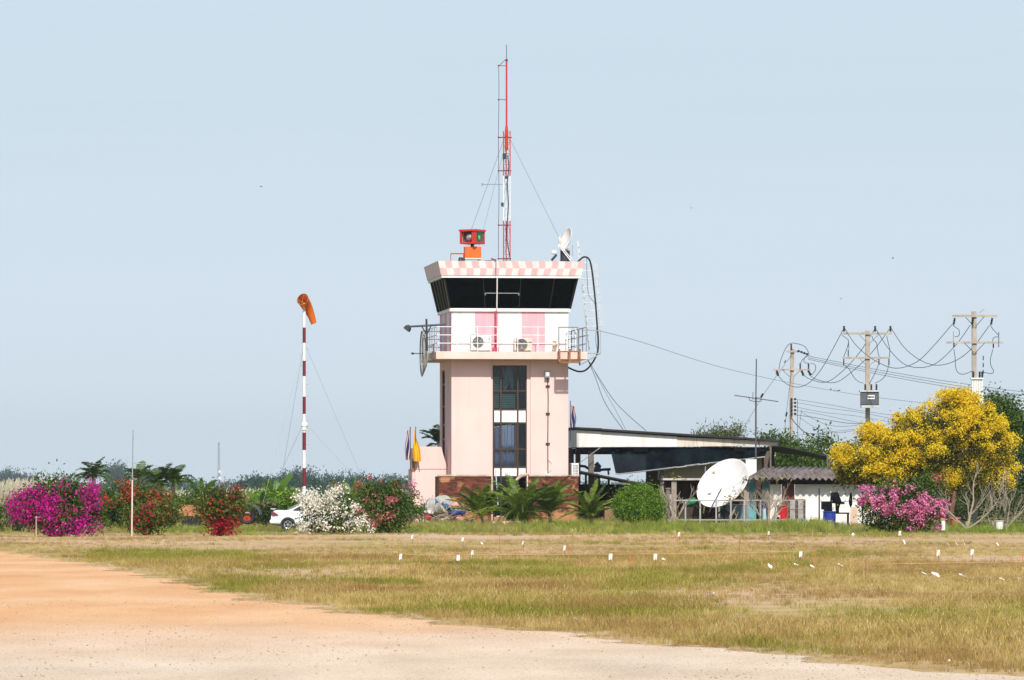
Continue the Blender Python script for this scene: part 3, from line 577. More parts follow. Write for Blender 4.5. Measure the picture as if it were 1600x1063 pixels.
# floodlight box and conduit on the shaft
m = MB(); cxx = lx(855.5, -H); m.bb(lx(851.5, -H - .2), lx(859.5, -H - .2), -H - .24, -H, lz(590, -H), lz(579.5, -H)); m.build('junction_box', GREYS, tw)
m = MB(); m.bb(lx(853.5, -H - .2), lx(857.5, -H - .2), -H - .25, -H - .235, lz(587.5, -H), lz(582, -H)); m.build('box_cover', WHITE, tw)
m = MB(); m.tube([(cxx, -H - .05, lz(590, -H)), (cxx + .03, -H - .05, 6.2), (cxx + .01, -H - .05, 4), (cxx + .02, -H - .05, 2.4)], .022, 6)
for z in (lz(603, -H), lz(646, -H), lz(693, -H)): m.bb(cxx - .09, cxx + .11, -H - .09, -H, z - .03, z + .03)
m.build('conduit', DARKS, tw)
m = MB(); m.tube([(cxx + .01, -H - .05, 3.2), (cxx + .22, -H - .05, 3.0), (cxx + .2, -H - .05, 2.7), (cxx, -H - .05, 2.5)], .012, 5); m.bb(cxx - .12, cxx + .12, -H - .2, -H, 2.36, 2.46); m.build('loose_cable', WHITE, tw)
# stair wing
m = MB(); WY = -1.0
xa, xb = lx(648, WY), -H - .004
m.bb(xa, xb, WY, 2.2, 0, lz(733, WY))
m.add([(lx(651, WY - .03), WY - .03, lz(733, WY)), (xb, WY - .03, lz(733, WY)), (lx(693.5, WY), WY - .03, lz(714, WY)), (lx(689.5, WY), WY - .03, lz(698.5, WY)), (lx(651, WY), WY - .03, lz(698, WY))] +
      [(lx(651, WY - .03), WY + .2, lz(733, WY)), (xb, WY + .2, lz(733, WY)), (lx(693.5, WY), WY + .2, lz(714, WY)), (lx(689.5, WY), WY + .2, lz(698.5, WY)), (lx(651, WY), WY + .2, lz(698, WY))],
      [(0, 1, 2, 3, 4), (9, 8, 7, 6, 5), (0, 5, 6, 1), (1, 6, 7, 2), (2, 7, 8, 3), (3, 8, 9, 4), (4, 9, 5, 0)])
m.bb(lx(651, WY), lx(651, WY) + .2, WY + .2, 2.2, lz(733, WY), lz(700, WY))
m.build('stair_wing', PINK, tw)
# railing
rl = MB(); e = SB - .05; zt, z2, z3 = 9.6, 9.2, 8.8
xg = lx(872, -e)
for z in (zt, z2, z3):
    rl.cyl((-e, -e, z), (xg, -e, z), .022, n=6); rl.cyl((-e, -e, z), (-e, e, z), .022, n=6); rl.cyl((-e, e, z), (e, e, z), .022, n=6)
for u in np.linspace(-e, xg, 7): rl.cyl((u, -e, ZS1), (u, -e, zt), .022, n=6)
for u in np.linspace(-e, e, 7): rl.cyl((-e, u, ZS1), (-e, u, zt), .022, n=6); rl.cyl((u, e, ZS1), (u, e, zt), .022, n=6)
rl.build('railing', STEELW, tw)
gt = MB(); x0, x1 = lx(873, -e), lx(903, -e)
gt.cyl((x0, -e, ZS1), (x0, -e, 9.62), .035, n=6); gt.cyl((x1, -e, ZS1), (x1, -e, 9.62), .035, n=6); gt.cyl((x0, -e, 9.6), (x1, -e, 9.6), .035, n=6)
for u in np.linspace(-e, e, 6):
    gt.cyl((e, u, ZS1), (e, u, 9.6), .025, n=6)
for z in (zt, z2, z3): gt.cyl((e, -e, z), (e, e, z), .025, n=6)
gt.build('gate_frame', GREYS, tw)
gb = MB(); xm = lx(889, -e)
for z in (zt - .1, z2, z3): gb.bar((xm - .05, -e + .6, z), (xm + .35, -e + .2, z), .03, .03); gb.bar((x1 - .35, -e + .4, z), (x1 - .05, -e + .1, z), .03, .03)
for x in (xm - .05, xm + .35, x1 - .35, x1 - .05): gb.bar((x, -e + .3, ZS1), (x, -e + .3, zt - .05), .035, .035)
gb.build('gate_leaf', STEELW, tw)
rb = MB(); y0, y1 = -SB - .55, -SB - .01; za, zb = ZS0 - .16, ZS1 + .12
for x in (x0 - .03, (x0 + x1) / 2, x1 + .02):
    rb.bar((x, y0, za), (x, y0, zb), .08, .08); rb.bar((x, y0, za), (x, y1, za), .07, .07); rb.bar((x, y0, zb - .12), (x, y1, zb - .12), .07, .07)
for z in (za, zb - .12): rb.bar((x0, y0, z), (x1, y0, z), .07, .07)
rb.bb(x0, x1, y0 + .04, y1, za + .05, za + .09); rb.build('hatch_platform', RUST, tw)
# outrigger frame holding the ladder foot and cables
og = MB(); xo0, xo1, yo = SB, lx(939, -1.5), -1.5
for z in (lz(552, yo), lz(516, yo)): og.bar((xo0, yo, z), (xo1, yo, z), .05, .05)
og.bar((xo1, yo, lz(552, yo)), (xo1 - .02, yo, lz(516, yo)), .03, .03); og.bar((xo1, yo, lz(552, yo)), (lx(909, yo), yo, lz(569, yo)), .06, .06); og.bar((lx(906, yo), yo, lz(571, yo)), (lx(906, yo), yo, 8.02), .07, .07)
og.build('outrigger_bracket', GREYS, tw)

# ------------------------------------------------------------------ brick planter wall round the tower foot
def brickmat():
    mm = bpy.data.materials.new('old red brick'); mm.use_nodes = True; nt = mm.node_tree; bs = nt.nodes['Principled BSDF']; bs.inputs['Roughness'].default_value = .9; N = nt.nodes.new; L = nt.links.new
    t = N('ShaderNodeTexCoord'); se = N('ShaderNodeSeparateXYZ'); L(t.outputs['Object'], se.inputs[0]); ad = N('ShaderNodeMath'); ad.operation = 'ADD'; L(se.outputs[0], ad.inputs[0]); L(se.outputs[1], ad.inputs[1])
    cb = N('ShaderNodeCombineXYZ'); L(ad.outputs[0], cb.inputs[0]); L(se.outputs[2], cb.inputs[1])
    b = N('ShaderNodeTexBrick'); b.inputs['Scale'].default_value = 1.0; b.inputs['Brick Width'].default_value = .24; b.inputs['Row Height'].default_value = .085; b.inputs['Mortar Size'].default_value = .008; b.inputs['Bias'].default_value = -.1
    b.inputs['Color1'].default_value = (.19, .042, .018, 1); b.inputs['Color2'].default_value = (.035, .012, .008, 1); b.inputs['Mortar'].default_value = (.075, .035, .022, 1); L(cb.outputs[0], b.inputs['Vector'])
    n = N('ShaderNodeTexNoise'); n.inputs['Scale'].default_value = 1.3; n.inputs['Detail'].default_value = 7; L(t.outputs['Object'], n.inputs[0])
    r = N('ShaderNodeValToRGB'); r.color_ramp.elements[0].position = .53; r.color_ramp.elements[1].position = .62; r.color_ramp.elements[0].color = (0, 0, 0, 1); r.color_ramp.elements[1].color = (1, 1, 1, 1); L(n.outputs[0], r.inputs[0])
    x = N('ShaderNodeMix'); x.data_type = 'RGBA'; x.inputs[7].default_value = (.58, .27, .12, 1); ml = N('ShaderNodeMath'); ml.operation = 'MULTIPLY'; ml.inputs[1].default_value = .75; L(r.outputs[0], ml.inputs[0]); L(ml.outputs[0], x.inputs[0]); L(b.outputs[0], x.inputs[6]); L(x.outputs[2], bs.inputs[0])
    bp = N('ShaderNodeBump'); bp.inputs['Strength'].default_value = .8; bp.inputs['Distance'].default_value = .03; L(b.outputs['Fac'], bp.inputs['Height']); bp.invert = True; L(bp.outputs[0], bs.inputs['Normal']); return mm
BRICK = brickmat()
pl = thing('brick_planter', 'weathered dark red brick planter wall built round the foot of the tower', 'brick wall', (TX, TY, 0), TH)
by0 = -H - 1.9; bl, br_ = lx(686, by0), lx(904, by0)
for nm, xa_, xb_ in (('brick_wall', bl, lx(768, by0)), ('brick_wall', lx(826, by0), br_)):
    b_ = MB(); b_.bb(xa_, xb_, by0, by0 + .24, 0, 2.33)
    if xa_ == bl: b_.bb(bl, bl + .24, by0 + .24, -H - .004, 0, 2.33)
    else: b_.bb(br_ - .24, br_, by0 + .24, -H - .004, 0, 2.33)
    b_.build(nm, BRICK, pl)
CAPM = mat('worn coping plaster', (.55, .42, .33), .9, .35, 3, .4, 15)
b_ = MB(); b_.bb(bl - .04, lx(768, by0), by0 - .05, by0 + .3, 2.335, 2.41); b_.bb(lx(826, by0), br_ + .04, by0 - .05, by0 + .3, 2.335, 2.41); b_.build('coping', CAPM, pl)
b_ = MB(); b_.bb(bl - .12, bl - .004, by0 - .06, by0 + .5, 0, 2.3); b_.build('dark_side_return', mat('dark wood brown', (.05, .028, .018), .85, .3, 6), pl)  # dark strip added for the planter wall's dark side return
b_ = MB(); b_.tube([(lx(826, by0), by0 - .1, 2.45), (lx(815, by0), by0 - .1, 2.38), (lx(806, by0), by0 - .1, 2.15)], [.05, .09, .06], 7); b_.build('plaster_lump', CAPM, pl)
pp = MB(); pp.cyl((lx(774, by0), by0 - .12, 2.6), (lx(778, by0), by0 - .12, .8), .028); pp.build('drain_pipe', mat('pale blue pipe', (.5, .66, .7), .4), pl)

# ------------------------------------------------------------------ things on the balcony
FANM = mat('fan guard wire', (.26, .25, .24), .5, .1, 6)
def ac_unit(px0, px1, py0, py1, fpx, fpy, fr_px, label, casing):
    ly = -3.15; z0 = ZS1; x0, x1 = lx(px0, ly), lx(px1, ly); zt_ = lz(py0, ly); zb = ZS1 + .06; c = Vector(((x0 + x1) / 2, ly, z0)); base = ROOTM[tw.name] @ c
    t = thing('air_conditioner', label, 'air conditioner', base, TH, 'air conditioner units on the balcony')
    w = x1 - x0; h = zt_ - zb
    MB().bb(-w / 2, w / 2, -.16, .16, .06, .06 + h).build('casing', casing, t, bevel=.015)
    f = MB(); f.bb(-w / 2 + .1, -w / 2 + .2, -.18, .18, .001, .06); f.bb(w / 2 - .2, w / 2 - .1, -.18, .18, .001, .06); f.build('foot', DARKS, t)
    fx = lx(fpx, ly) - c.x; fz = lz(fpy, ly) - z0; r = fr_px / 32
    d = MB(); d.cyl((fx, -.165, fz), (fx, -.175, fz), r * .97, n=24); d.build('fan_opening', mat('dark grey fan well', (.09, .088, .085), .7), t)
    gd = MB()
    for q in (1.0, .8, .6, .4, .2): gd.tube([(fx + r * q * math.cos(a), -.19, fz + r * q * math.sin(a)) for a in np.linspace(0, 2 * math.pi, 25)], .010 if q < 1 else .018, 5, cap=False)
    for a in np.linspace(0, math.pi, 4, endpoint=False): gd.bar((fx - r * math.cos(a), -.19, fz - r * math.sin(a)), (fx + r * math.cos(a), -.19, fz + r * math.sin(a)), .012, .012)
    gd.build('fan_guard', FANM, t)
    bl_ = MB()
    for k in range(3):
        a = k * 2.1 + .4; bl_.add([(fx + r * .15 * math.cos(a), -.180, fz + r * .15 * math.sin(a)), (fx + r * .9 * math.cos(a - .3), -.178, fz + r * .9 * math.sin(a - .3)), (fx + r * .9 * math.cos(a + .45), -.184, fz + r * .9 * math.sin(a + .45))], [(0, 1, 2)])
    bl_.build('fan_blades', mat('fan blade', (.42, .40, .37), .5), t)
    MB().bb(w / 2 - .13, w / 2 - .05, -.175, -.165, h * .72, h * .82).build('maker_plate', GREYS, t)
    return t
CREAM = mat('cream painted metal', (.66, .58, .50), .5, .12, 4, dirt=(.4, .3, .2), dirt_amt=.4, dscale=(3, 3, 1))
ac_unit(735.5, 767, 522, 547, 746.5, 535, 8.2, 'white air conditioner unit on the balcony in front of a pink stripe', WHITE)
ac_unit(803.5, 831, 528.5, 547, 814.5, 538.5, 8.6, 'cream air conditioner unit with a large brown fan on the balcony floor', CREAM)
t = thing('wall_lamp', 'small cream lamp fixed on the white cab wall beside the balcony gate', 'lamp', ROOTM[tw.name] @ Vector((lx(866, -H), -H - .03, lz(537, -H))), TH)
m = MB(); m.bb(-.09, .09, -.10, .03, -.12, .12); m.build('lamp_body', CREAM, t); m = MB(); m.lathe([(.05, .02), (.11, -.07), (.12, -.12)], Matrix.Translation((0, -.17, -.04)), 10); m.build('lamp_shade', mat('tan plastic', (.5, .36, .2), .5), t, solid=.01)
# arm with a lamp head reaching out over the balcony rail
def tp(px, py, ly): return Vector((lx(px, ly), ly, lz(py, ly)))
base = ROOTM[tw.name] @ tp(666, 549, -3.2)
t = thing('lamp_arm', 'black steel arm with a drooping floodlight head reaching over the balcony rail', 'floodlight', base, TH)
off = tp(666, 549, -3.2)
def T_(px, py, ly=-3.2): return tp(px, py, ly) - off
m = MB(); m.cyl(T_(641, 511), T_(697, 507.5), .05, n=8); m.cyl(T_(641, 511), T_(638, 514), .05, n=8); m.build('arm', DARKS, t)
m = MB(); m.cyl(T_(666.5, 499), T_(667.5, 549), .05, n=8); m.build('post', DARKS, t)
m = MB(); m.cyl(T_(659, 510), T_(667, 524), .03, n=6); m.cyl(T_(674, 509), T_(667, 524), .03, n=6); m.build('brace', DARKS, t)
m = MB(); a, b2 = T_(640.5, 509.5), T_(635.5, 516.5); m.tube([a, a.lerp(b2, .4), b2], [.07, .17, .19], 10); m.build('lamp_head', DARKS, t)
# round wire grid antenna, seen almost edge-on
c = tp(664.5, 553, -2.0); t = thing('grid_antenna', 'round grey wire grid antenna hung on the balcony side, seen edge-on', 'antenna', ROOTM[tw.name] @ c, TH)
m = MB(); rad = 1.12
for q in (1, .97, .8, .6, .4, .2): m.tube([(-.30 * q * q + .15, rad * q * math.cos(a), rad * q * math.sin(a)) for a in np.linspace(0, 6.2832, 37)], .022 if q > .9 else .014, 5, cap=False)
for yk in np.linspace(-1, 1, 27)[1:-1]:
    hz = math.sqrt(max(0, 1 - yk * yk)); m.tube([(-.30 * (yk * yk + zz * zz) + .15, rad * yk, rad * zz) for zz in np.linspace(-hz, hz, 9)], .012, 4)
m.build('reflector', mat('galvanised wire', (.36, .34, .30), .5, .15, 5, metal=.2), t)
m = MB(); m.cyl((.15, 0, 0), (.45, 0, .1), .04); m.cyl((.42, 0, .45), (.42, 0, -.35), .04); m.cyl((.15, .3, .3), (.42, 0, .4), .02); m.cyl((.15, .3, -.3), (.42, 0, -.3), .02); m.build('mount', GREYS, t)
m = MB(); m.cyl((.15, 0, 0), (-.55, 0, 0), .02); m.cyl((-.55, 0, 0), (-.68, 0, 0), .05); m.build('feed_horn', DARKS, t)

# ------------------------------------------------------------------ things on the tower roof
def wloc(px, py, ly): return ROOTM[tw.name] @ tp(px, py, ly)
ZR = 12.74
# rotating beacon
ly = -2.2; c = tp(738, 408, ly); c.z = ZR
t = thing('rotating_beacon', 'red airport beacon lantern with white and green lenses on an orange box', 'beacon', ROOTM[tw.name] @ c, TH)
def zz(py): return lz(py, ly) - ZR
m = MB(); m.bb(-.42, .45, -.34, .34, zz(406), zz(404)); [m.cyl((sx_ * .36, sy_ * .25, 0), (sx_ * .36, sy_ * .25, zz(406)), .05, n=8) for sx_ in (-1, 1) for sy_ in (-1, 1)]; m.build('base_plate', CREAM, t)
MB().bb(-.39, .41, -.32, .32, zz(404) + .003, zz(386)).build('motor_box', ORANGEP, t, bevel=.02)
m = MB(); m.cyl((0, 0, zz(386)), (0, 0, zz(382)), .09, n=12); m.build('neck', DARKS, t)
# the lantern is turned against the tower
lan = MB(); s = .40; z0, z1 = zz(382), zz(359.5); Mr = Matrix.Rotation(R(-30) - TH, 4, 'Z')
def lb(mb_, x0, x1, y0, y1, za, zb, mi=0):
    T = Mr @ Matrix.Translation(((x0 + x1) / 2, (y0 + y1) / 2, (za + zb) / 2)); mb_.box(None, (x1 - x0, y1 - y0, zb - za), 0, mi, T)
for sx_ in (-1, 1):
    for sy_ in (-1, 1): lb(lan, sx_ * s - .05, sx_ * s + .05, sy_ * s - .05, sy_ * s + .05, z0 + .09, z1 - .09)
lb(lan, -s - .05, s + .05, -s - .05, s + .05, z0, z0 + .09); lb(lan, -s - .09, s + .09, -s - .09, s + .09, z1 - .09, z1)
lb(lan, -s + .05, s - .05, s - .05, s - .02, z0 + .09, z1 - .09); lb(lan, s * .55, s - .05, -s - .04, -s, z0 + .09, z1 - .09)
lan.build('lantern', REDP, t)
m = MB(); lb(m, -s + .05, s - .05, s - .09, s - .06, z0 + .1, z1 - .1); lb(m, -s - .01, -s + .02, -s + .05, s - .1, z0 + .1, z1 - .1); m.build('lantern_backing', WHITE, t)
m = MB(); zc = (z0 + z1) / 2; Tm = Mr @ Matrix.Translation((-.04, -s + .06, zc)) @ Matrix.Rotation(R(90), 4, 'X'); m.lathe([(.0, .0), (.12, -.02), (.21, -.09), (.245, -.18)], Tm, 22); m.build('clear_lens', mat('polished reflector', (.75, .76, .78), .12, .05, 3, metal=.9), t, smooth=True)
m = MB(); m.lathe([(.235, .02), (.265, .02), (.265, -.04), (.235, -.04), (.235, .02)], Tm, 24); m.build('lens_ring', DARKS, t)
m = MB(); lb(m, s + .0, s + .02, -s + .1, s - .08, z0 + .1, z1 - .1); m.build('green_lens', mat('green lens', (.005, .075, .02), .1, .5, 6, spec=.8), t)
m = MB(); m.sph(Mr @ Vector((s + .02, -.08, zc - .05)), (.07, .07, .12)); m.build('green_bulb', mat('green bulb', (.05, .6, .12), .15, .2, 6, spec=.8), t)
# red bent pipe with obstruction lamps
ly = -2.6; c = tp(704.5, 408, ly); c.z = ZR; t = thing('roof_pipe', 'thin red bent pipe with two small black lamps beside the beacon', 'pipe', ROOTM[tw.name] @ c, TH)
L_ = lx(726, ly) - c.x; hz = lz(397, ly) - ZR
m = MB(); m.cyl((0, 0, 0), (0, 0, hz), .02, n=6); m.cyl((0, 0, hz), (L_ * .98, 0, hz), .03, n=6); m.cyl((L_ * .95, 0, hz), (L_ * .95, 0, hz - .25), .04, n=6); m.build('pipe', REDP, t)
for x, w in ((L_ * .70, .12), (L_ * .93, .08)):
    m = MB(); m.lathe([(0, .30), (w * .7, .28), (w, .1), (w * .8, 0), (0, 0)], Matrix.Translation((x, 0, .0)), 10); m.build('lamp', DARKS, t)
# radio mast
ly = .2; c = tp(791.5, 408, ly); c.z = ZR; t = thing('radio_mast', 'tall red and white lattice radio mast standing on the tower roof', 'mast', ROOTM[tw.name] @ c, TH)
def zm(py): return lz(py, ly) - ZR
legs = [(-.165, -.09), (.165, -.09), (0, .19)]
def section(name, za, zb, m_, nst):
    b_ = MB()
    for x, y in legs: b_.cyl((x, y, za), (x, y, zb), .027, n=7)
    for k in range(nst):
        z = za + (zb - za) * k / nst; zn = za + (zb - za) * (k + 1) / nst
        for i in range(3):
            p, q = legs[i], legs[(i + 1) % 3]; b_.cyl((*p, z), (*q, z), .010, n=5); b_.cyl((*p, z), (*q, zn), .009, n=5)
    return b_.build(name, m_, t)
section('mast_section', 0, zm(345), REDP, 4); section('mast_section', zm(345), zm(275), STEELW, 4); section('mast_section', zm(275), zm(205), REDP, 4)
m = MB(); m.cyl((0, 0, zm(235)), (0, 0, zm(205)), .085, .085, 10); m.cyl((0, 0, zm(205)), (0, 0, zm(197)), .09, .06); m.cyl((0, 0, zm(197)), (0, 0, zm(95)), .046, n=10); m.build('mast_pole', REDP, t)
m = MB(); m.cyl((0, 0, zm(95)), (0, 0, zm(93)), .07); m.cyl((0, 0, zm(93)), (0, 0, zm(70)), .016, n=5); m.build('lightning_spike', DARKS, t)
m = MB()
for py, x1 in ((103, 0), (156, 0), (215, .26), (267, .24), (352, .22), (404.5, .22)): m.cyl((-.40, 0, zm(py)), (x1, 0, zm(py)), .026 if py > 200 else .016, n=6); m.sph((-.40, 0, zm(py)), .045, 6, 4)
m.build('standoff', mat('dark red steel', (.13, .015, .02), .5), t)
m = MB(); m.tube([(0, 0, zm(92)), (-.34, 0, zm(102))] + [(-.39 + .015 * math.sin(k), 0, zm(103 + (404 - 103) * k / 12)) for k in range(13)] + [(-.7, 0, zm(407)), (-1.1, 0, zm(407.5))], .014, 5); m.build('earth_cable', DARKS, t)
m = MB(); m.cyl((-.165, 0, zm(288)), (-1.2, 0, zm(288.5)), .022, n=6); m.cyl((-1.2, 0, zm(286.5)), (-1.2, 0, zm(291)), .04, n=6); m.build('side_antenna', GREYS, t)
m = MB(); m.tube([(.05, -.1, zm(243)), (.1, -.13, zm(262)), (.02, -.13, zm(285)), (.08, -.13, zm(320)), (.03, -.13, zm(345)), (0, -.13, zm(372)), (.12, -.13, zm(398)), (.18, -.1, zm(406))], .025, 6); m.build('feeder_cable', DARKS, t)
m = MB(); m.bb(-.2, -.02, -.2, -.05, zm(249), zm(240)); m.bb(-.28, -.16, -.18, -.05, zm(323), zm(317)); m.bb(-.1, .02, -.2, -.1, zm(280), zm(276)); m.build('clamp', DARKS, t)
MASTP = ROOTM[t.name] @ Vector((.1, 0, zm(213))); MASTL = ROOTM[t.name] @ Vector((-.1, 0, zm(215)))
WIREM = mat('wire', (.03, .035, .045), .5, .1, 4); THINW = mat('thin steel wire', (.16, .18, .20), .5, .1, 4, metal=.3)
def wire(name, label, cat, pts, r, m_, group=None):
    o = MB().tube(pts, r, 5).build(name, m_); return tag(o, label, cat, group)
def sagpts(a, b, sag, n=18): return [Vector(a).lerp(Vector(b), k / n) - Vector((0, 0, 4 * sag * (k / n) * (1 - k / n))) for k in range(n + 1)]
wire('guy_wire', 'thin guy wire running from the roof mast down to the white dish', 'wire', [MASTP, wloc(873, 370, 0)], .009, THINW, 'guy wires of the roof mast')
wire('guy_wire', 'thin guy wire running from the roof mast down behind the red beacon', 'wire', [MASTL, wloc(737, 358, 1.5), wloc(728, 404, 2.2)], .009, THINW, 'guy wires of the roof mast')
wire('guy_wire', 'faint inner guy wire between the roof mast and the beacon', 'wire', [wloc(786, 240, .2), wloc(757, 352, 2.4), wloc(744, 405, 3)], .006, THINW, 'guy wires of the roof mast')
# white satellite dish on the roof
ly = -.6; c = tp(884, 408, ly); c.z = ZR; t = thing('roof_dish', 'white satellite dish seen side on with its mount on the tower roof', 'satellite dish', ROOTM[tw.name] @ c, TH)
def L2(px, py, yy_=0.0): return tp(px, py, ly) - c + Vector((0, yy_, 0))
n = Vector((-1, -.28, .30)).normalized(); Td = Matrix.Translation(L2(889, 375)) @ n.to_track_quat('Z', 'Y').to_matrix().to_4x4()
m = MB(); m.lathe([(.0, .0), (.2, .02), (.4, .085), (.55, .16), (.60, .19), (.605, .17), (.4, .06), (.2, -.005), (0, -.025)], Td, 28); m.build('dish', WHITE, t, smooth=True)
m = MB(); k = 8; m.lathe([(0, 0), (.24, 0), (.24, .52), (0, .52)], Matrix.Translation(L2(883, 408)), 18); m.build('pedestal', DARKS, t)
m = MB(); m.lathe([(0, .0), (.27, 0), (.27, .09), (0, .09)], Matrix.Translation(L2(883, 391.5)), 18); m.build('pedestal_cap', CREAM, t)
m = MB(); m.cyl(L2(873, 385, -.3), L2(890, 407, -.3), .03, n=6); m.cyl(L2(874.5, 384, -.34), L2(892, 405, -.34), .025, n=6); m.cyl(L2(876, 372, -.1), L2(872, 386, -.25), .04, n=6); m.cyl(L2(882, 381, -.2), L2(873, 386, -.3), .025, n=6); m.build('strut', STEELW, t)
m = MB(); m.sph(L2(874.5, 377, -.2), (.09, .09, .16), 8, 6); m.cyl(L2(872, 373, -.2), L2(875, 370, -.2), .05); m.cyl(L2(889, 372), L2(876, 374, -.2), .018, n=5); m.build('feed_horn', CREAM, t)
m = MB(); m.cyl(L2(861, 407, -.2), L2(869, 398, -.2), .06, n=8); m.build('camera_arm', DARKS, t); m = MB(); m.sph(L2(865, 394.5, -.2), (.14, .12, .11), 10, 6); m.build('camera_housing', WHITE, t)
m = MB(); m.cyl(L2(895.5, 382, .2), L2(895.5, 400, .2), .014, n=5); m.build('rod_antenna', GREYS, t)
# caged roof ladder
yl = .9; t = thing('cage_ladder', 'tall leaning white ladder with thin safety cage from balcony to roof', 'ladder', ROOTM[tw.name] @ tp(921, 552, yl), TH)
o0 = tp(921, 552, yl); A = tp(920.5, 548, yl) - o0; B = tp(902, 376, yl) - o0
m = MB(); gap = Vector((0, .5, 0)); m.cyl(A, B, .018, n=6); m.cyl(A + gap + Vector((.12, 0, 0)), B + gap + Vector((.12, 0, 0)), .018, n=6); m.build('rail', STEELW, t)
m = MB()
for k in range(17): p = A.lerp(B, (k + .5) / 17.5); m.cyl(p, p + gap + Vector((.12, 0, 0)), .018, n=5)
m.build('rung', DARKS, t)
m = MB(); A2, B2 = A.lerp(B, .22), A.lerp(B, .80); rows_ = []
for k in range(9):
    p = A2.lerp(B2, k / 8) + Vector((0, .25, 0)); ring = [p + Vector((.9 * math.sin(a), -.42 * math.cos(a), .05 * math.sin(a))) for a in np.linspace(0, math.pi, 13)]; m.tube(ring, .011, 5); rows_.append(ring)
for j in (2, 4, 6, 8, 10): m.tube([r_[j] for r_ in rows_], .010, 5)
m.build('safety_cage', STEELW, t)
# black cable bundle looping off the roof edge
pts = [(903, 409), (908, 404), (914, 401), (921, 405), (925, 420), (928, 445), (931, 475), (933.5, 510), (935, 530), (934.5, 548), (930, 560), (922, 572), (914, 579), (905, 580.5), (896, 578), (887.5, 574)]
def smooth_(p, n=4):
    o = [];
    for i in range(len(p) - 1):
        p0, p1, p2, p3 = p[max(i - 1, 0)], p[i], p[i + 1], p[min(i + 2, len(p) - 1)]
        for k in range(n):
            t_ = k / n; o.append(.5 * ((2 * p1) + (p2 - p0) * t_ + (2 * p0 - 5 * p1 + 4 * p2 - p3) * t_ ** 2 + (3 * p1 - p0 - 3 * p2 + p3) * t_ ** 3))
    return o + [p[-1]]
wire('cable_bundle', 'thick black cable looping from the roof edge down beside the ladder to the shaft', 'cable', smooth_([wloc(a, b_, -1.4 + .5 * (i / 15)) for i, (a, b_) in enumerate(pts)]), .045, BLACK)
wire('loose_wire', 'thin dark wire hanging from the roof inside the ladder cage', 'wire', smooth_([wloc(a, b_, -.4) for a, b_ in [(917, 402), (917.5, 430), (920, 460), (930, 475), (933, 500), (931, 530), (934, 548)]]), .012, WIREM)
for i, (lab, pp_) in enumerate([('outer thin cable slung from the balcony corner to the shed roof', [(918, 561), (936, 590), (965, 632), (1010, 673)]), ('steeper thin cable dropping from the balcony corner to the shed roof', [(918, 561), (930, 588), (946, 630), (974, 671)]), ('faint cable between the two drop cables at the shed roof', [(922, 566), (945, 610), (962, 640), (978, 671)])]):
    wire('drop_cable', lab, 'cable', smooth_([wloc(a, b_, -2.0 + 3.5 * (k / 3)) for k, (a, b_) in enumerate(pp_)]), .014 if i < 2 else .009, WIREM, 'cables dropping to the shed roof')
# air conditioner under the eaves, on the brick planter end
t = thing('air_conditioner', 'white slatted air conditioner unit outside the tower base near the shed', 'air conditioner', ROOTM[tw.name] @ Vector((lx(897, -1.9), -1.9, lz(745, -1.9))), TH)
hh = lz(724, -1.9) - lz(745, -1.9); m = MB(); m.bb(-.17, .19, -.4, .4, 0, hh); m.build('casing', WHITE, t, bevel=.02)
m = MB(); [m.bb(x - .025, x + .025, -.412, -.402, .08 + k * .075, .11 + k * .075) for k in range(7) for x in (-.07, .0, .07, .12)]; m.build('grille', DARKS, t)
m = MB(); m.bb(-.25, .2, -.3, .3, -.06, -.002); m.cyl((-.2, 0, -.06), (-.2, 0, -1), .02); m.build('bracket', DARKS, t)

# ------------------------------------------------------------------ flags
FRED = mat('flag red', (.45, .02, .04), .8); FBLUE = mat('flag navy', (.015, .022, .13), .8); FWH = mat('flag white', (.75, .73, .72), .8); FYEL = mat('flag yellow', (.80, .40, .015), .8)
def flag(label, px, pt, pb, cloth, D, kind, group, pole_pb, flip=1):
    b_ = at(px, pole_pb, D); t = thing('flag', label, 'flag', b_, 0, group)
    z1 = ZW(pt, D) - b_.z; m = MB(); m.cyl((0, 0, 0), (0, 0, z1), .018, n=6); m.sph((0, 0, z1), .03, 6, 4); m.build('flagpole', DARKS, t)
    top, bot, w0, w1 = cloth; zt_, zb = ZW(top, D) - b_.z, ZW(bot, D) - b_.z
    def P_(u, v):                                   # hanging folds: u along hoist, v across
        w = (w0 + (w1 - w0) * u) / F * D; return Vector((flip * (.02 + w * v + .03 * math.sin(7 * u + 4 * v)), .07 * math.sin(v * 9 + u * 2.5) * (.3 + u), zt_ + (zb - zt_) * u - .12 * v * (1 - u)))
    if kind == 'thai':
        for nm, v0, v1, mm in (('red_stripe', 0, .14, FRED), ('white_stripe', .14, .28, FWH), ('blue_stripe', .28, .74, FBLUE), ('white_stripe', .74, .87, FWH), ('red_stripe', .87, 1, FRED)):
            mb = MB(); mb.sheet([[P_(i / 14, v0 + (v1 - v0) * j / 4) for j in range(5)] for i in range(15)]); mb.build(nm, mm, t, smooth=True)
    else:
        mb = MB(); mb.sheet([[P_(i / 14, j / 12) for j in range(13)] for i in range(15)]); mb.build('flag_cloth', FYEL, t, smooth=True)
    return t
DF = 251.2
flag('red white and blue striped flag drooping on a pole by the stair wing', 641.2, 668, 0, (671, 719, 5.5, 8), DF, 'thai', 'flags by the stair wing', 735, -1)
flag('plain yellow flag hanging limp on a pole by the stair wing', 649.5, 668, 0, (671, 721, 3, 14), DF - .25, 'yellow', 'flags by the stair wing', 725)
bpy.data.objects['flag_cloth'].location.x = -.14
flag('small red white and blue flag on a short pole above the shed roof corner', 891.2, 627, 0, (633, 668, 7, 8), 256.5, 'thai', None, 690, 1)
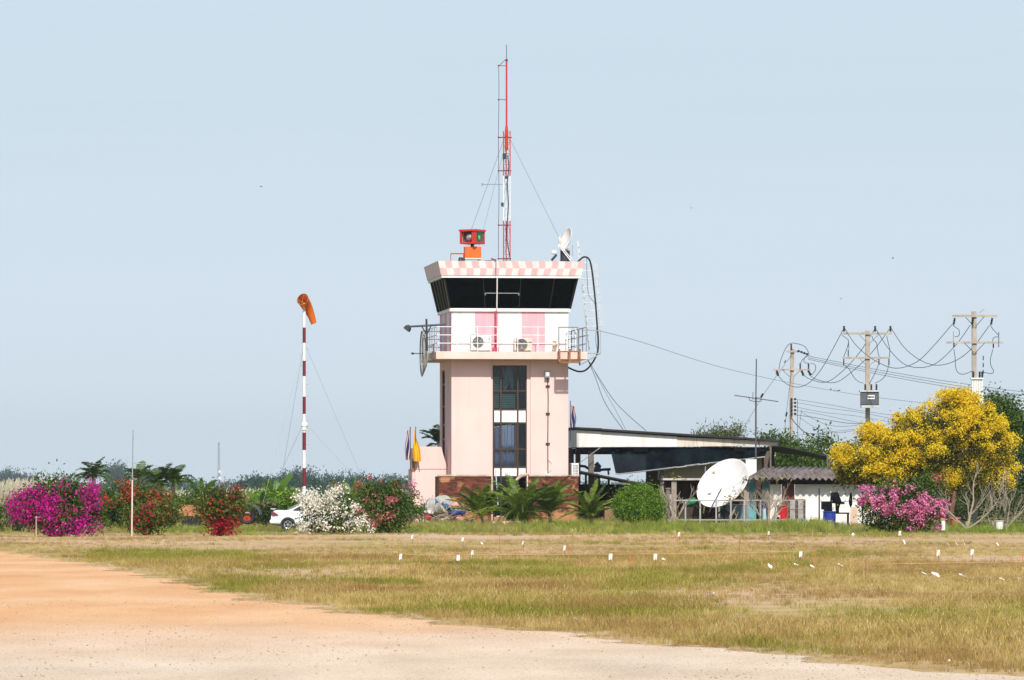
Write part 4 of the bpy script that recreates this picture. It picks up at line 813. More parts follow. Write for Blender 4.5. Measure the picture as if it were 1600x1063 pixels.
# round post carrying the two flags
t = thing('flag_post', 'stout pink post with a rusty top holding the two flagpoles', 'post', (XW(646, DF + .15), DF + .15, 0)); m = MB(); m.cyl((0, 0, 0), (0, 0, ZW(738, DF)), .085, n=12); m.build('shaft', PINK, t); m = MB(); m.cyl((0, 0, ZW(738, DF)), (0, 0, ZW(718, DF)), .07, n=12); m.build('post_head', RUST, t)

# ================================================================== OPEN SHED BESIDE THE TOWER
SD = 258.0; SX = XW(901, SD); shed = thing('open_shed', 'open sided shed with a tapering white fascia under a black edged sloping roof', 'shed', (SX, SD, 0), TH)
def sx(px, ly=0.0):
    # solve the local x seen at a photo column on the plane local y
    x = 0.0
    for _ in range(4):
        D = SD + x * st_ + ly * ct; x = (XW(px, D) - SX + ly * st_) / ct
    return x
def sz(px, py, ly=0.0): D = SD + sx(px, ly) * st_ + ly * ct; return ZW(py, D)
def sp3(px, py, ly=0.0): return Vector((sx(px, ly), ly, sz(px, py, ly)))
FASC = mat('white fascia board', (.78, .76, .73), .7, .06, 1.2, .1, 6, dirt=(.42, .36, .30), dirt_amt=.5, dscale=(2.5, 2.5, .35))
m = MB(); m.prism([sp3(901, 699), sp3(1058, 698), sp3(1058, 682.5), sp3(901, 672)], (0, .15, 0)); m.prism([sp3(901, 699) + Vector((0, .15, 0)), sp3(901, 672) + Vector((0, .15, 0)), sp3(901, 672) + Vector((0, 6, 0)), sp3(901, 699) + Vector((0, 6, 0))], (.15, 0, 0)); m.build('fascia', FASC, shed)
m = MB(); m.prism([sp3(1058, 698) + Vector((.01, .03, 0)), sp3(1216, 696.5) + Vector((0, .03, 0)), sp3(1216, 690) + Vector((0, .03, 0)), sp3(1058, 683) + Vector((.01, .03, 0))], (0, .12, 0)); m.build('fascia', mat('stained cream fascia', (.66, .58, .50), .8, .15, 2, .1, 6, dirt=(.25, .22, .2), dirt_amt=.75, dscale=(5, 5, .8)), shed, label='older stained cream length of fascia')
m = MB(); ov = Vector((0, -.2, 0)); a, b_, c_ = sp3(898, 670.5), sp3(940, 672.5), sp3(1218, 689.5)
for p, q, dz in ((a, b_, .0), (b_, c_, -.02)):
    p = p + Vector((0, 0, dz)); q = q + Vector((0, 0, dz)); m.add([p + ov, q + ov, q + Vector((0, 6.4, 0)), p + Vector((0, 6.4, 0)), p + ov + Vector((0, 0, .1)), q + ov + Vector((0, 0, .1)), q + Vector((0, 6.4, .1)), p + Vector((0, 6.4, .1))], [(0, 3, 2, 1), (4, 5, 6, 7), (0, 1, 5, 4), (1, 2, 6, 5), (2, 3, 7, 6), (3, 0, 4, 7)])
m.build('roof', mat('black roof felt', (.025, .024, .024), .8, .3, 3), shed)
POSTM = mat('weathered grey post', (.17, .14, .12), .9, .25, 4, .3)
zu = sz(901, 699) - .02
for px, ly, w in ((889.5, 2.8, .24), (903, 2.4, .24), (923.5, .5, .26), (893, 5.6, .22), (1034, 1.0, .2), (1190, 3.0, .22)):
    m = MB(); x = sx(px, ly); m.bb(x - w / 2, x + w / 2, ly - w / 2, ly + w / 2, 0, zu); m.build('post', POSTM, shed)
m = MB(); m.bb(sx(902), sx(1205), .3, .5, zu - .18, zu); m.bb(sx(902), sx(1205), 5.5, 5.7, zu - .3, zu); m.bb(sx(901) + .15, sx(1205), .5, 5.5, zu + .01, zu + .04); m.build('ceiling', mat('shade dark ceiling', (.035, .032, .03), .9, .3, 3), shed)  # shed interior's shade put into the ceiling's dark colour
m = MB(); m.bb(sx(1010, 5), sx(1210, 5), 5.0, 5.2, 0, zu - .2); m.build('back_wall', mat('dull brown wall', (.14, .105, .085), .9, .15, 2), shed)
m = MB(); m.bb(sx(1028, 2), sx(1122, 2), 2.0, 2.1, sz(1060, 750, 2), sz(1060, 716, 2)); m.bb(sx(1160, 2), sx(1190, 2), 2.0, 2.1, 0, sz(1170, 716, 2)); m.build('partition_panel', mat('beige panel', (.42, .36, .31), .85, .1, 2), shed)
m = MB(); m.tube([sp3(968, 741, .1), sp3(1030, 733.5, .1), sp3(1102, 724, .1), sp3(1122, 722.5, .1)], .03, 6); m.cyl(sp3(1102, 724, .1), sp3(1102, 744, .1), .03); m.cyl(sp3(905, 724, -.15), sp3(938, 699.5, -.15), .022); m.build('pipe_rail', GREYS, shed)
# dark shade net hung along the eaves
def netmat():
    mm = bpy.data.materials.new('dark shade net'); mm.use_nodes = True; nt = mm.node_tree; bs = nt.nodes['Principled BSDF']; bs.inputs['Roughness'].default_value = .8; bs.inputs['Specular IOR Level'].default_value = .05
    t = nt.nodes.new('ShaderNodeTexCoord'); n = nt.nodes.new('ShaderNodeTexNoise'); n.inputs['Scale'].default_value = 1.2; n.inputs['Detail'].default_value = 6; nt.links.new(t.outputs['Object'], n.inputs[0])
    r = nt.nodes.new('ShaderNodeValToRGB'); r.color_ramp.elements[0].position = .4; r.color_ramp.elements[0].color = (.002, .004, .006, 1); r.color_ramp.elements[1].position = .72; r.color_ramp.elements[1].color = (.010, .020, .027, 1); nt.links.new(n.outputs[0], r.inputs[0]); nt.links.new(r.outputs[0], bs.inputs[0])
    tr = nt.nodes.new('ShaderNodeBsdfTransparent'); ms = nt.nodes.new('ShaderNodeMixShader'); ms.inputs[0].default_value = .025; nt.links.new(bs.outputs[0], ms.inputs[1]); nt.links.new(tr.outputs[0], ms.inputs[2]); nt.links.new(ms.outputs[0], nt.nodes['Material Output'].inputs[0]); return mm
NETM = netmat()
g_ = []
for j in range(7):
    row = []
    for i in range(45):
        u = i / 44; pxt = 953 + (1200 - 953) * u; pxb = 962 + (1196 - 962) * u; pb = np.interp(pxb, [960, 968, 1030, 1122, 1196], [740, 741, 734, 722.5, 714]); v = j / 6; px_ = pxt + (pxb - pxt) * v; py_ = 699.5 + (pb - 699.5) * v
        row.append(sp3(px_, py_, .22) + Vector((0, .12 * math.sin(u * 40) * (.3 + v) + .1 * math.sin(u * 9), 0)))
    g_.append(row)
base = ROOTM[shed.name] @ sp3(1080, 700, .22); t = thing('shade_net', 'blackish shade net hanging from the shed eaves with a sloping lower hem', 'shade net', base, TH)
o_ = sp3(1080, 700, .22); m = MB(); m.sheet([[p - o_ for p in r_] for r_ in g_]); m.build('net', NETM, t, smooth=True)
m = MB(); m.tube([p - o_ + Vector((0, -.02, 0)) for p in g_[-1]], .03, 5); m.build('hem_rope', mat('faded cord', (.40, .42, .42), .8), t)
# lean-to with its edge falling away under the net
t = thing('lean_to', 'low dark lean-to with a thin rusty roof between brick wall and round bush', 'lean-to', ROOTM[shed.name] @ Vector((sx(905, -2), -2, 0)), TH)
o_ = Vector((sx(905, -2), -2, 0)); a, b_ = sp3(904, 735, -2) - o_, sp3(1014, 757, -2) - o_
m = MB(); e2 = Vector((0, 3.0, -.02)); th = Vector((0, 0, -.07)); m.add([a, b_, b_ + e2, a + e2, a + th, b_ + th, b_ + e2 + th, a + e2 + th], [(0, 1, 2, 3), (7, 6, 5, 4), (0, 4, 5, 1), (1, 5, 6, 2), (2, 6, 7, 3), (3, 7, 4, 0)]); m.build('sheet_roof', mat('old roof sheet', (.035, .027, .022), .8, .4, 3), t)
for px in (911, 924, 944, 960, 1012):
    x = sx(px, -1.8) - o_.x; m = MB(); m.bb(x - .05, x + .05, 2.3, 2.4, 0, (a.z + (b_.z - a.z) * (x - a.x) / (b_.x - a.x)) - .08); m.build('post', mat('shade dark post', (.05, .04, .035), .9), t)  # lean-to's shade put into the posts' near-black colour
m = MB(); m.bb(0, b_.x, 2.6, 2.7, 0, b_.z); m.build('back_boards', mat('shade dark boards', (.022, .018, .016), .9, .4, 4), t)  # back boards coloured near black to carry the lean-to's shade
CLUT = [mat('blue plastic', (.02, .05, .28), .4), mat('pale rag', (.55, .53, .55), .85), mat('brown carton', (.25, .15, .08), .85), mat('green crate', (.03, .22, .12), .5)]
# clutter standing in the lean-to's shade
for i, (px, w, h, k, lab) in enumerate(((972, .5, .9, 1, 'pale cloth sack standing in the shade of the lean-to'), (953, .6, .8, 2, 'brown carton stacked in the shade of the lean-to'), (1000, .5, .6, 0, 'blue plastic drum in the shade of the lean-to'))):
    x = sx(px, -.9); t = thing(('sack', 'carton', 'drum')[i], lab, ('sack', 'carton', 'drum')[i], ROOTM[shed.name] @ Vector((x, -.9, 0)), TH); m = MB()
    if i == 1: m.bb(-w / 2, w / 2, -.25, .25, 0, h)
    else: m.lathe([(0, 0), (w * .45, 0), (w * .52, h * .3), (w * .5, h * .7), (w * (.2 if i == 0 else .45), h), (0, h)], Matrix.Identity(4), 14)
    m.build('body', CLUT[k], t, bevel=.02 if i == 1 else 0); m = MB(); m.cyl((0, 0, h - .02), (0, 0, h + .08), w * .22 if i != 1 else .04, n=10) if i != 1 else m.bb(-w / 2, w / 2, -.05, .05, h + .003, h + .012); m.build(('tied_neck', 'tape', 'lid')[i], CLUT[1], t)
# a machine with a long arm leaning under the shed
t = thing('hand_tractor', 'dark two wheeled farm machine silhouetted under the open end of the shed', 'machine', ROOTM[shed.name] @ Vector((sx(932, 1.5), 1.5, 0)), TH); o_ = Vector((sx(932, 1.5), 1.5, 0))
def q_(px, py, yy_=1.5): return sp3(px, py, yy_) - o_
m = MB(); m.bar(q_(931, 724), q_(937, 731), .26, .22); m.bb(q_(929, 735).x, q_(938, 735).x, -.2, .2, q_(930, 738).z, q_(930, 729).z); m.build('engine', DARKS, t)
m = MB(); m.tube([q_(905, 728), q_(914, 729), q_(922, 734), q_(932, 736), q_(942, 734), q_(954, 733.5)], .07, 6); m.cyl(q_(950, 733), q_(951, 742), .05); m.build('handlebar', DARKS, t)
m = MB(); [m.cyl(q_(x_, 742) , q_(x_, 760) * 1.0, .06) for x_ in (928, 936)]; Tw = Matrix.Translation(Vector((0, 0, .45))) @ Matrix.Rotation(R(90), 4, 'X'); m.lathe([(.45, -.08), (.5, 0), (.45, .08), (.3, .05), (.3, -.05), (.45, -.08)], Tw, 20); m.bar((0, 0, .45), q_(932, 740), .12, .12); m.build('wheel', BLACK, t)
# dark awning roof behind the low house
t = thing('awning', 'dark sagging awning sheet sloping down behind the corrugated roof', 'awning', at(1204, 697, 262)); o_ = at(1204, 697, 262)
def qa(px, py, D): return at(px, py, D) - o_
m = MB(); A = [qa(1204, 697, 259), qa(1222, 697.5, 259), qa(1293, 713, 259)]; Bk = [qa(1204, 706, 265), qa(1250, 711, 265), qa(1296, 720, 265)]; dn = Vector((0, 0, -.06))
m.sheet([A, Bk]); m.build('sheet', mat('dark awning underside', (.02, .021, .024), .8, .3, 2), t, solid=.05)  # shade on the awning's underside put into the sheet's dark colour
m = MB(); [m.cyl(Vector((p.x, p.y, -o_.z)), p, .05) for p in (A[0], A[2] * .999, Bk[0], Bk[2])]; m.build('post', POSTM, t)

# ================================================================== LOW WHITE HOUSE
HD = 246.0; hs = thing('low_house', 'low whitewashed house with grey corrugated roof and an open porch', 'house', (XW(1165, HD), HD, 0)); ho = Vector((XW(1165, HD), HD, 0))
def hp(px, py, dy=0.0): return at(px, py, HD + dy) - ho
WASH = mat('whitewash', (.80, .79, .77), .85, .05, 1.2, .15, 6, dirt=(.45, .40, .33), dirt_amt=.5, dscale=(1.2, 1.2, .4))
xd0, xd1, xe = hp(1221, 750).x, hp(1242, 750).x, hp(1392, 750).x; zt_ = hp(1300, 747).z; x1226 = hp(1203, 750).x
m = MB(); m.bb(xd1, xe, 0, .2, 0, zt_); m.bb(x1226, xd0, 0, .2, 0, zt_); m.bb(xd0, xd1, 0, .2, hp(1230, 751).z, zt_); m.bb(xe - .2, xe, .2, 4.5, 0, zt_); m.bb(x1226, x1226 + .2, .2, 4.5, 0, zt_); m.bb(x1226 + .2, xe - .2, 4.3, 4.5, 0, zt_); m.build('wall', WASH, hs)
dr = MB(); dr.bb(xd0 + .02, xd1 - .02, .06, .11, .02, hp(1230, 751.5).z); dro = dr.build('door', mat('dark red door', (.13, .028, .018), .6, .25, 4, stretch=(1, 1, .2)), hs)
m = MB(); m.sph((xd1 - .1, .03, 1.0), .035, 8, 5); m.build('handle', GREYS, dro)
# porch part (in shade)
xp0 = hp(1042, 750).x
m = MB(); m.bb(xp0, x1226, 3.0, 3.15, 0, hp(1100, 748).z); m.build('porch_wall', mat('dark wood brown wall', (.075, .035, .025), .9, .4, 3, stretch=(6, 1, .4)), hs)
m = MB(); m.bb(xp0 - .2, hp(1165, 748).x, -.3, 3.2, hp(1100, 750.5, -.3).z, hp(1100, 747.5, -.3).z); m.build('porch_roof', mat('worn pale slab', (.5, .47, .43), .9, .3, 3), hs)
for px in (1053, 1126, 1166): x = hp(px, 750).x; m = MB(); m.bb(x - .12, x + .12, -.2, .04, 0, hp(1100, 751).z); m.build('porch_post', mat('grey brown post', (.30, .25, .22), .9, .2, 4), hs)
TEAL = mat('teal painted board', (.13, .36, .42), .6, .15, 3); m = MB(); m.bb(hp(1166, 750).x, hp(1182, 750).x, .35, .42, 0, hp(1170, 752).z); m.bb(hp(1192, 750).x, hp(1202, 750).x, .35, .42, .1, hp(1170, 752).z); m.build('teal_door', TEAL, hs)
m = MB(); m.bb(hp(1156, 747).x, hp(1214, 747).x, -.45, -.1, hp(1180, 750, -.4).z, hp(1180, 747.5, -.4).z); m.build('door_canopy', WHITE, hs)
# corrugated roof
def corr(x0, x1, ya, za, yb, zb, amp, pitch, nrow=4):
    n = int((x1 - x0) / pitch * 6); g_ = []
    for j in range(nrow + 1):
        v = j / nrow; g_.append([(x0 + (x1 - x0) * i / n + 1.1 * v, ya + (yb - ya) * v, za + (zb - za) * v + amp * math.sin(6.2832 * (i / 6)) + .02 * math.sin(i * .05)) for i in range(n + 1)])
    return g_
CORR = mat('streaked corrugated sheet', (.17, .14, .13), .8, .5, 2.2, .2, 12, dirt=(.05, .04, .035), dirt_amt=.9, dscale=(3.2, .5, 1))  # dark streaks along the slope, about one corrugation wide
m = MB(); m.sheet(corr(hp(1164, 748).x, xe + .3, -.75, hp(1200, 748.5, -.75).z, 2.4, hp(1200, 731, 2.4).z, .065, .30)); m.build('roof', CORR, hs, smooth=True, solid=.012)
m = MB(); m.bb(hp(1164, 748).x, xe, -.62, -.56, hp(1200, 751.5, -.6).z, hp(1200, 749.5, -.6).z - .03); m.bb(x1226, xe, -.03, -.002, hp(1200, 757).z, zt_); m.build('eaves_board_and_shade', mat('dark eaves board and shade', (.035, .018, .015), .85), hs)  # second box puts the eaves' shadow on the wall as a dark strip
# chimney like white wall end behind the dish
m = MB(); m.bb(hp(1170, 740).x, hp(1187, 740).x, 3.2, 3.5, hp(1170, 748).z, hp(1170, 718, 3.2).z); m.build('gable_stub', WASH, hs)

# ------------------------------------------------------------------ steel fence with lattice gate
FD = 240.0; fz0, fz1 = ZW(813.5, FD), ZW(781, FD); fence = thing('steel_fence', 'low grey steel rail fence in front of the satellite dish', 'fence', (XW(1048, FD), FD, 0)); fo = XW(1048, FD)
FGREY = mat('weathered steel rail', (.36, .36, .36), .6, .2, 6, metal=.2)
def fxp(px): return XW(px, FD) - fo
m = MB(); m.bb(fxp(1052), fxp(1258), -.03, .03, fz1 - .06, fz1); m.bb(fxp(1052), fxp(1258), -.03, .03, fz0, fz0 + .06); m.build('rail', FGREY, fence)
for px in (1048, 1071, 1094, 1119, 1142, 1163, 1188, 1212): m = MB(); m.bb(fxp(px) - .035, fxp(px) + .035, -.04, .04, 0, fz1 + (.25 if px == 1048 else -.002)); m.build('post', FGREY, fence)
gt_ = MB(); gx0, gx1 = fxp(1231), fxp(1258)
for i in range(7): u = gx0 + (gx1 - gx0) * i / 6; gt_.bb(u - .02, u + .02, -.03, .03, fz0, fz1)
for z in np.linspace(fz0, fz1, 5): gt_.bb(gx0, gx1, -.027, .027, z - .025, z + .025)
gt_.bb(gx0, gx1, .031, .04, fz0, fz1); go_ = gt_.build('gate', mat('dark weathered gate', (.13, .11, .10), .8, .4, 6), fence)
m = MB(); [m.bb(x - .12, x + .12, -.04, -.031, z - .22, z + .22) for x in (gx0 + .22, gx0 + .6) for z in (fz0 + .27, fz0 + .74)]; m.build('gate_panel', mat('worn gate panel', (.36, .33, .30), .85, .3, 5), go_)
m = MB(); [m.bb(fxp(px) - .03, fxp(px) + .03, -.03, .03, 0, fz0) for px in (1229, 1259)]; m.build('gate_leg', FGREY, fence)
# wooden gatepost by the plumeria
t = thing('timber_post', 'stout grey brown timber post at the fence corner by the bare shrub', 'post', (XW(1043, 241), 241, 0)); m = MB(); m.cyl((0, 0, 0), (.02, 0, ZW(764, 241)), .13, .11, 9); m.build('shaft', POSTM, t); m = MB(); m.cyl((.02, 0, ZW(764, 241)), (.02, 0, ZW(762.5, 241)), .14, .10, 9); m.build('post_cap', POSTM, t)
# ------------------------------------------------------------------ big white satellite dish
DD = 242.5; dc = at(1131, 757, DD); nrm = Vector((-.51, -.64, .57)).normalized(); t = thing('satellite_dish', 'big white tilted satellite dish standing behind the steel fence', 'satellite dish', (dc.x, dc.y, 0))
Td = Matrix.Translation((0, 0, dc.z)) @ nrm.to_track_quat('Z', 'Y').to_matrix().to_4x4(); Rr = 1.38; prof = [(Rr * q, .42 * q * q - .30) for q in np.linspace(0, 1, 12)] + [(Rr * 1.015, .125), (Rr * 1.015, .09)] + [(Rr * q, .42 * q * q - .345) for q in np.linspace(1, 0, 8)]
DWH = mat('dish white', (.76, .74, .72), .55, .04, 1.0, dirt=(.50, .44, .38), dirt_amt=.4, dscale=(1.2, 1.2, .8))
m = MB(); m.lathe(prof, Td, 48); m.build('reflector', DWH, t, smooth=True)
m = MB(); [m.tube([Td @ Vector((Rr * q * math.cos(a), Rr * q * math.sin(a), .42 * q * q - .296)) for q in np.linspace(.04, .99, 8)], .007, 4) for a in np.linspace(.26, 6.54, 13)[:-1]]; m.build('panel_seam', mat('grey sealant', (.52, .50, .48), .8), t)
m = MB(); fp = Td @ Vector((0, 0, .95)); [m.cyl(Td @ Vector((Rr * .9 * math.cos(a), Rr * .9 * math.sin(a), .05)), fp, .012, n=5) for a in (.4, 2.5, 4.6)]; m.build('feed_strut', STEELW, t)
m = MB(); m.cyl(fp, Td @ Vector((0, 0, 1.08)), .08, n=10); m.build('feed_horn', CREAM, t)
m = MB(); m.cyl((0, .55, 0), (.1, .5, dc.z - .25), .07, n=10); m.build('pole', DARKS, t)
m = MB(); [m.cyl((0, .5, .75), (sx_ * .95, .5 + sy_, 0), .045, n=6) for sx_, sy_ in ((-1, -.3), (1, -.3), (1.25, .3), (-.2, .9))]; m.cyl((.1, .45, dc.z - .55), Td @ Vector((.2, -.2, -.33)), .05); m.cyl((-.75, -.95, .6), (-.15, -.9, dc.z - .2), .03); m.build('stay', DARKS, t)
# ------------------------------------------------------------------ yard clutter
def lathe_thing(name, label, cat, px, D, prof, m_, parts=(), z=0.0, group=None):
    t = thing(name, label, cat, (XW(px, D), D, z), 0, group); m = MB(); m.lathe(prof, Matrix.Identity(4), 20); m.build('body', m_, t, smooth=False)
    for nm, pr, mm in parts: m = MB(); m.lathe(pr, Matrix.Identity(4), 20); m.build(nm, mm, t)
    return t
RP = mat('red plastic', (.62, .02, .03), .4, .08, 2); BP = mat('blue plastic drum', (.015, .04, .30), .45, .12, 3)
lathe_thing('red_bin', 'bright red plastic bin behind the lattice gate', 'bin', 1223.5, 241.2, [(0, 0), (.21, 0), (.30, .82), (.0, .80)], RP, [('rim', [(.30, .76), (.34, .78), (.34, .83), (.29, .84)], RP)], .12)
lathe_thing('blue_barrel', 'open blue plastic barrel below the hanging washing', 'barrel', 1296, 238.5, [(0, 0), (.25, 0), (.30, .35), (.29, .66), (.27, .66), (.26, .1), (0, .08)], BP, [('rim', [(.29, .62), (.32, .63), (.32, .67), (.27, .68)], BP)], .0)
bt = MB(); [bt.bb(x, x + .035, -.305, -.298, .2, .25) for x in (-.09, -.04, .01, .06)]; o = bt.build('printed_mark', mat('pale print', (.55, .6, .75), .6), bpy.data.objects['blue_barrel'])
lathe_thing('bucket', 'worn white bucket standing in front of the dark trees', 'bucket', 1561.5, 210, [(0, 0), (.14, 0), (.17, .34), (.15, .34), (.13, .03), (0, .03)], WHITE, [('rim', [(.165, .31), (.185, .32), (.185, .35), (.15, .355)], CREAM)], .05)
lathe_thing('white_can', 'white can with a yellow lid beside the pink bush', 'can', 1473.5, 203, [(0, 0), (.09, 0), (.09, .40), (0, .40)], WHITE, [('lid', [(.095, .38), (.10, .40), (.10, .47), (0, .48)], mat('yellow plastic', (.75, .45, .03), .5))], .06)
lathe_thing('clay_pot', 'wide terracotta pot near the foot of the bare tree', 'pot', 1492, 226, [(0, 0), (.17, 0), (.24, .3), (.21, .3), (.16, .05), (0, .05)], mat('terracotta', (.42, .17, .07), .85, .2, 4), [('rim', [(.23, .26), (.265, .27), (.265, .33), (.21, .335)], mat('terracotta', (.42, .17, .07)))], .12)
lathe_thing('clay_pot', 'small orange clay pot at the end of the lattice gate', 'pot', 1271, 238, [(0, 0), (.12, 0), (.17, .22), (.14, .22), (.11, .04), (0, .04)], mat('orange clay', (.5, .22, .09), .85, .2, 4), [('rim', [(.16, .19), (.185, .2), (.185, .24), (.14, .245)], mat('orange clay', (.5, .22, .09)))], .05)
# washing line
t = thing('washing_line', 'washing line strung between two dark poles before the white wall', 'washing line', (XW(1280, 241), 241, 0)); wo_ = XW(1280, 241)
m = MB(); m.cyl((0, 0, 0), (0, 0, ZW(763, 241)), .035); x2 = XW(1348, 241) - wo_; m.cyl((x2, 0, 0), (x2, 0, ZW(768, 241)), .035); m.build('pole', DARKS, t)
m = MB(); m.tube(sagpts((0, 0, ZW(770, 241)), (x2, 0, ZW(769.5, 241)), .04), .012, 4); m.tube(sagpts((0, 0, ZW(783, 241)), (x2, 0, ZW(782, 241)), .05), .012, 4); m.build('line', GREYS, t)
CLD = mat('black cloth', (.012, .012, .018), .9, .3, 5); CLN = mat('charcoal cloth', (.035, .03, .04), .9, .3, 5)
def cloth(label, cat, out, D, m_, name):
    xs = [p[0] for p in out]; c = at(sum(xs) / len(xs), out[0][1], D); t = thing(name, label, cat, c)
    pts = [at(x, y, D) - c for x, y in out]; m = MB(); m.prism([p + Vector((0, -.04 + .05 * math.sin(p.x * 9 + p.z * 4), 0)) for p in pts], (0, .07, 0)); m.build('cloth', m_, t)
    m = MB(); [m.bb(p.x - .02, p.x + .02, -.07, .06, p.z - .03, p.z + .06) for p in (pts[0], pts[1])]; m.build('peg', CREAM, t)
cloth('black trousers folded over the washing line above the barrel', 'trousers', [(1298, 769.5), (1310, 769), (1312, 776), (1315, 784), (1319.5, 785), (1320, 788), (1313, 788), (1311, 795), (1311, 802), (1306, 802), (1305, 787), (1297, 786)], 240.9, CLD, 'trousers')
cloth('narrow black sock-like cloth hanging alone on the line', 'cloth', [(1328, 770), (1330.5, 770), (1332, 778), (1331.5, 789), (1329, 794), (1326.5, 788), (1326, 783)], 240.9, CLD, 'rag')
cloth('charcoal towel hanging low on the line over the blue barrel', 'towel', [(1283, 784), (1300, 783.5), (1301, 803), (1292, 805), (1288, 803), (1287, 797), (1283, 796)], 240.8, CLN, 'towel')
t = thing('wooden_bench', 'dark wooden bench beside the blue barrel against the white wall', 'bench', (XW(1316, 242.5), 242.5, 0)); zb = ZW(801, 242.5); m = MB(); m.bb(-.42, .33, -.2, .2, zb - .07, zb); m.build('seat', mat('dark bench wood', (.05, .03, .02), .8, .3, 5), t)
for x in (-.38, .27):
    for y in (-.15, .12): m = MB(); m.bb(x - .04, x + .04, y - .04, y + .04, 0, zb - .072); m.build('leg', mat('dark bench wood', (.05, .03, .02)), t)
t = thing('plywood_sheet', 'tan plywood sheet leaning on the white wall by the bench', 'board', (XW(1334, 243.2), 243.2, 0)); m = MB(); m.prism([(-.19, 0, 0), (.20, 0, 0), (.20, .25, ZW(791, 243.2)), (-.12, .25, ZW(793, 243.2))], (0, .04, 0)); m.build('board', mat('tan plywood', (.56, .42, .30), .85, .12, 3), t)
# things seen behind the fence in the porch shade
t = thing('water_tank', 'pale blue green glass water tank behind the fence under the dish', 'tank', (XW(1150, 243.6), 243.6, 0)); m = MB(); m.bb(-.75, .5, -.3, .3, .1, .95); m.build('body', mat('blue green tank wall', (.14, .22, .24), .25, .3, 2.5), t); m = MB(); m.bb(-.78, .53, -.33, .33, .953, 1.0); m.bb(-.4, .2, -.315, -.301, .2, .35); m.build('rim', GREYS, t)
t = thing('green_tarp', 'small bright green tarpaulin heap under the porch behind bare twigs', 'tarpaulin', (XW(1080, 244.5), 244.5, .9)); m = MB(); m.sph((0, 0, .18), (.38, .3, .22), 12, 7); m.v = [(x + .05 * math.sin(9 * z), y, z + .05 * math.sin(13 * x)) for x, y, z in m.v]; m.build('sheet', mat('green tarp', (.01, .16, .07), .6, .3, 4), t, smooth=True); m = MB(); m.bb(-.5, .5, -.3, .3, -.9, -.04); m.build('stand', mat('dark bench wood', (.05, .03, .02)), t)
t = thing('hanging_sheet', 'blue and pale blue cloth hanging by the teal door', 'cloth', (XW(1197, 243), 243, 0)); m = MB(); m.sheet([[(XW(1191 + 11 * i / 8, 243) - XW(1197, 243), .05 * math.sin(i * 1.7), ZW(782 + 14 * j / 4, 243)) for i in range(9)] for j in range(5)]); m.build('blue_cloth', mat('navy cloth', (.01, .02, .16), .9), t, smooth=True); m = MB(); m.sheet([[(XW(1193 + 9 * i / 8, 243) - XW(1197, 243), -.05 + .05 * math.sin(i * 1.9), ZW(794 + 18 * j / 4, 243)) for i in range(9)] for j in range(5)]); m.build('pale_cloth', mat('pale blue cloth', (.42, .55, .66), .9), t, smooth=True)
t = thing('concrete_block', 'pale concrete block on the ground beside the red bin', 'block', (XW(1213, 241), 241, .12)); m = MB(); m.bb(-.2, .18, -.15, .15, 0, .36); m.build('body', mat('pale concrete', (.55, .50, .45), .9, .2, 5, .3), t, bevel=.02); m = MB(); m.bb(-.12, -.02, -.155, -.151, .1, .28); m.bb(.02, .12, -.155, -.151, .1, .28); m.build('core_hole', DARKI, t)
# ------------------------------------------------------------------ television aerial on the shed
TD = 256.0; t = thing('tv_aerial', 'tall thin television aerial with a horizontal boom above the shed', 'aerial', (XW(1180.5, TD), TD, 0)); z_ = lambda py: ZW(py, TD)
AERM = mat('aerial tube', (.11, .11, .12), .5, .2, 5, metal=.3); k_ = TD / F
m = MB(); m.cyl((0, 0, 0), (.02, 0, z_(620)), .045, n=7); m.cyl((.02, 0, z_(620)), (.04, 0, z_(561)), .032, n=7); m.build('mast', AERM, t)
m = MB(); m.cyl((-33 * k_, 0, z_(618)), (36 * k_, .3, z_(627.5)), .022, n=6); m.build('boom', AERM, t)
m = MB()
for u in np.linspace(0.02, .98, 16): p = Vector((-33 * k_, 0, z_(618))).lerp(Vector((36 * k_, .3, z_(627.5))), u); m.cyl(p + Vector((0, -.5 + .2 * u, 0)), p + Vector((0, .5 - .2 * u, 0)), .010, n=4); m.sph(p, .03, 5, 3)
m.tube([(-11 * k_, -.1, z_(620)), (-9 * k_, -.1, z_(626)), (0, -.1, z_(628)), (9 * k_, -.1, z_(627)), (9.5 * k_, -.1, z_(622)), (0, -.1, z_(621))], .02, 5); m.cyl((-4 * k_, 0, z_(613)), (-4 * k_, 0, z_(625)), .015); m.build('element', AERM, t)

# ================================================================== WINDSOCK
WD = 238.0; k_ = WD / F; t = thing('windsock', 'orange windsock on a tall red and white banded pole', 'windsock', (XW(475.3, WD), WD, 0)); wx = XW(475.3, WD); w_ = lambda py: ZW(py, WD)
def wp(px, py, dy=0): p = at(px, py, WD + dy); return Vector((p.x - wx, dy, p.z))
MAROON = mat('maroon band paint', (.16, .012, .022), .55, .1, 4)
bands = [486, 512, 536, 564, 588, 620, 647, 676, 703.5, 731.5, 760, 830]
m1, m2 = MB(), MB()
for i in range(len(bands) - 1):
    (m2 if i % 2 == 0 and i > 0 and False else (m1 if i % 2 else m2)).cyl((0, 0, w_(bands[i + 1])), (0, 0, w_(bands[i])), .075 + .01 * (i > 6), n=10)
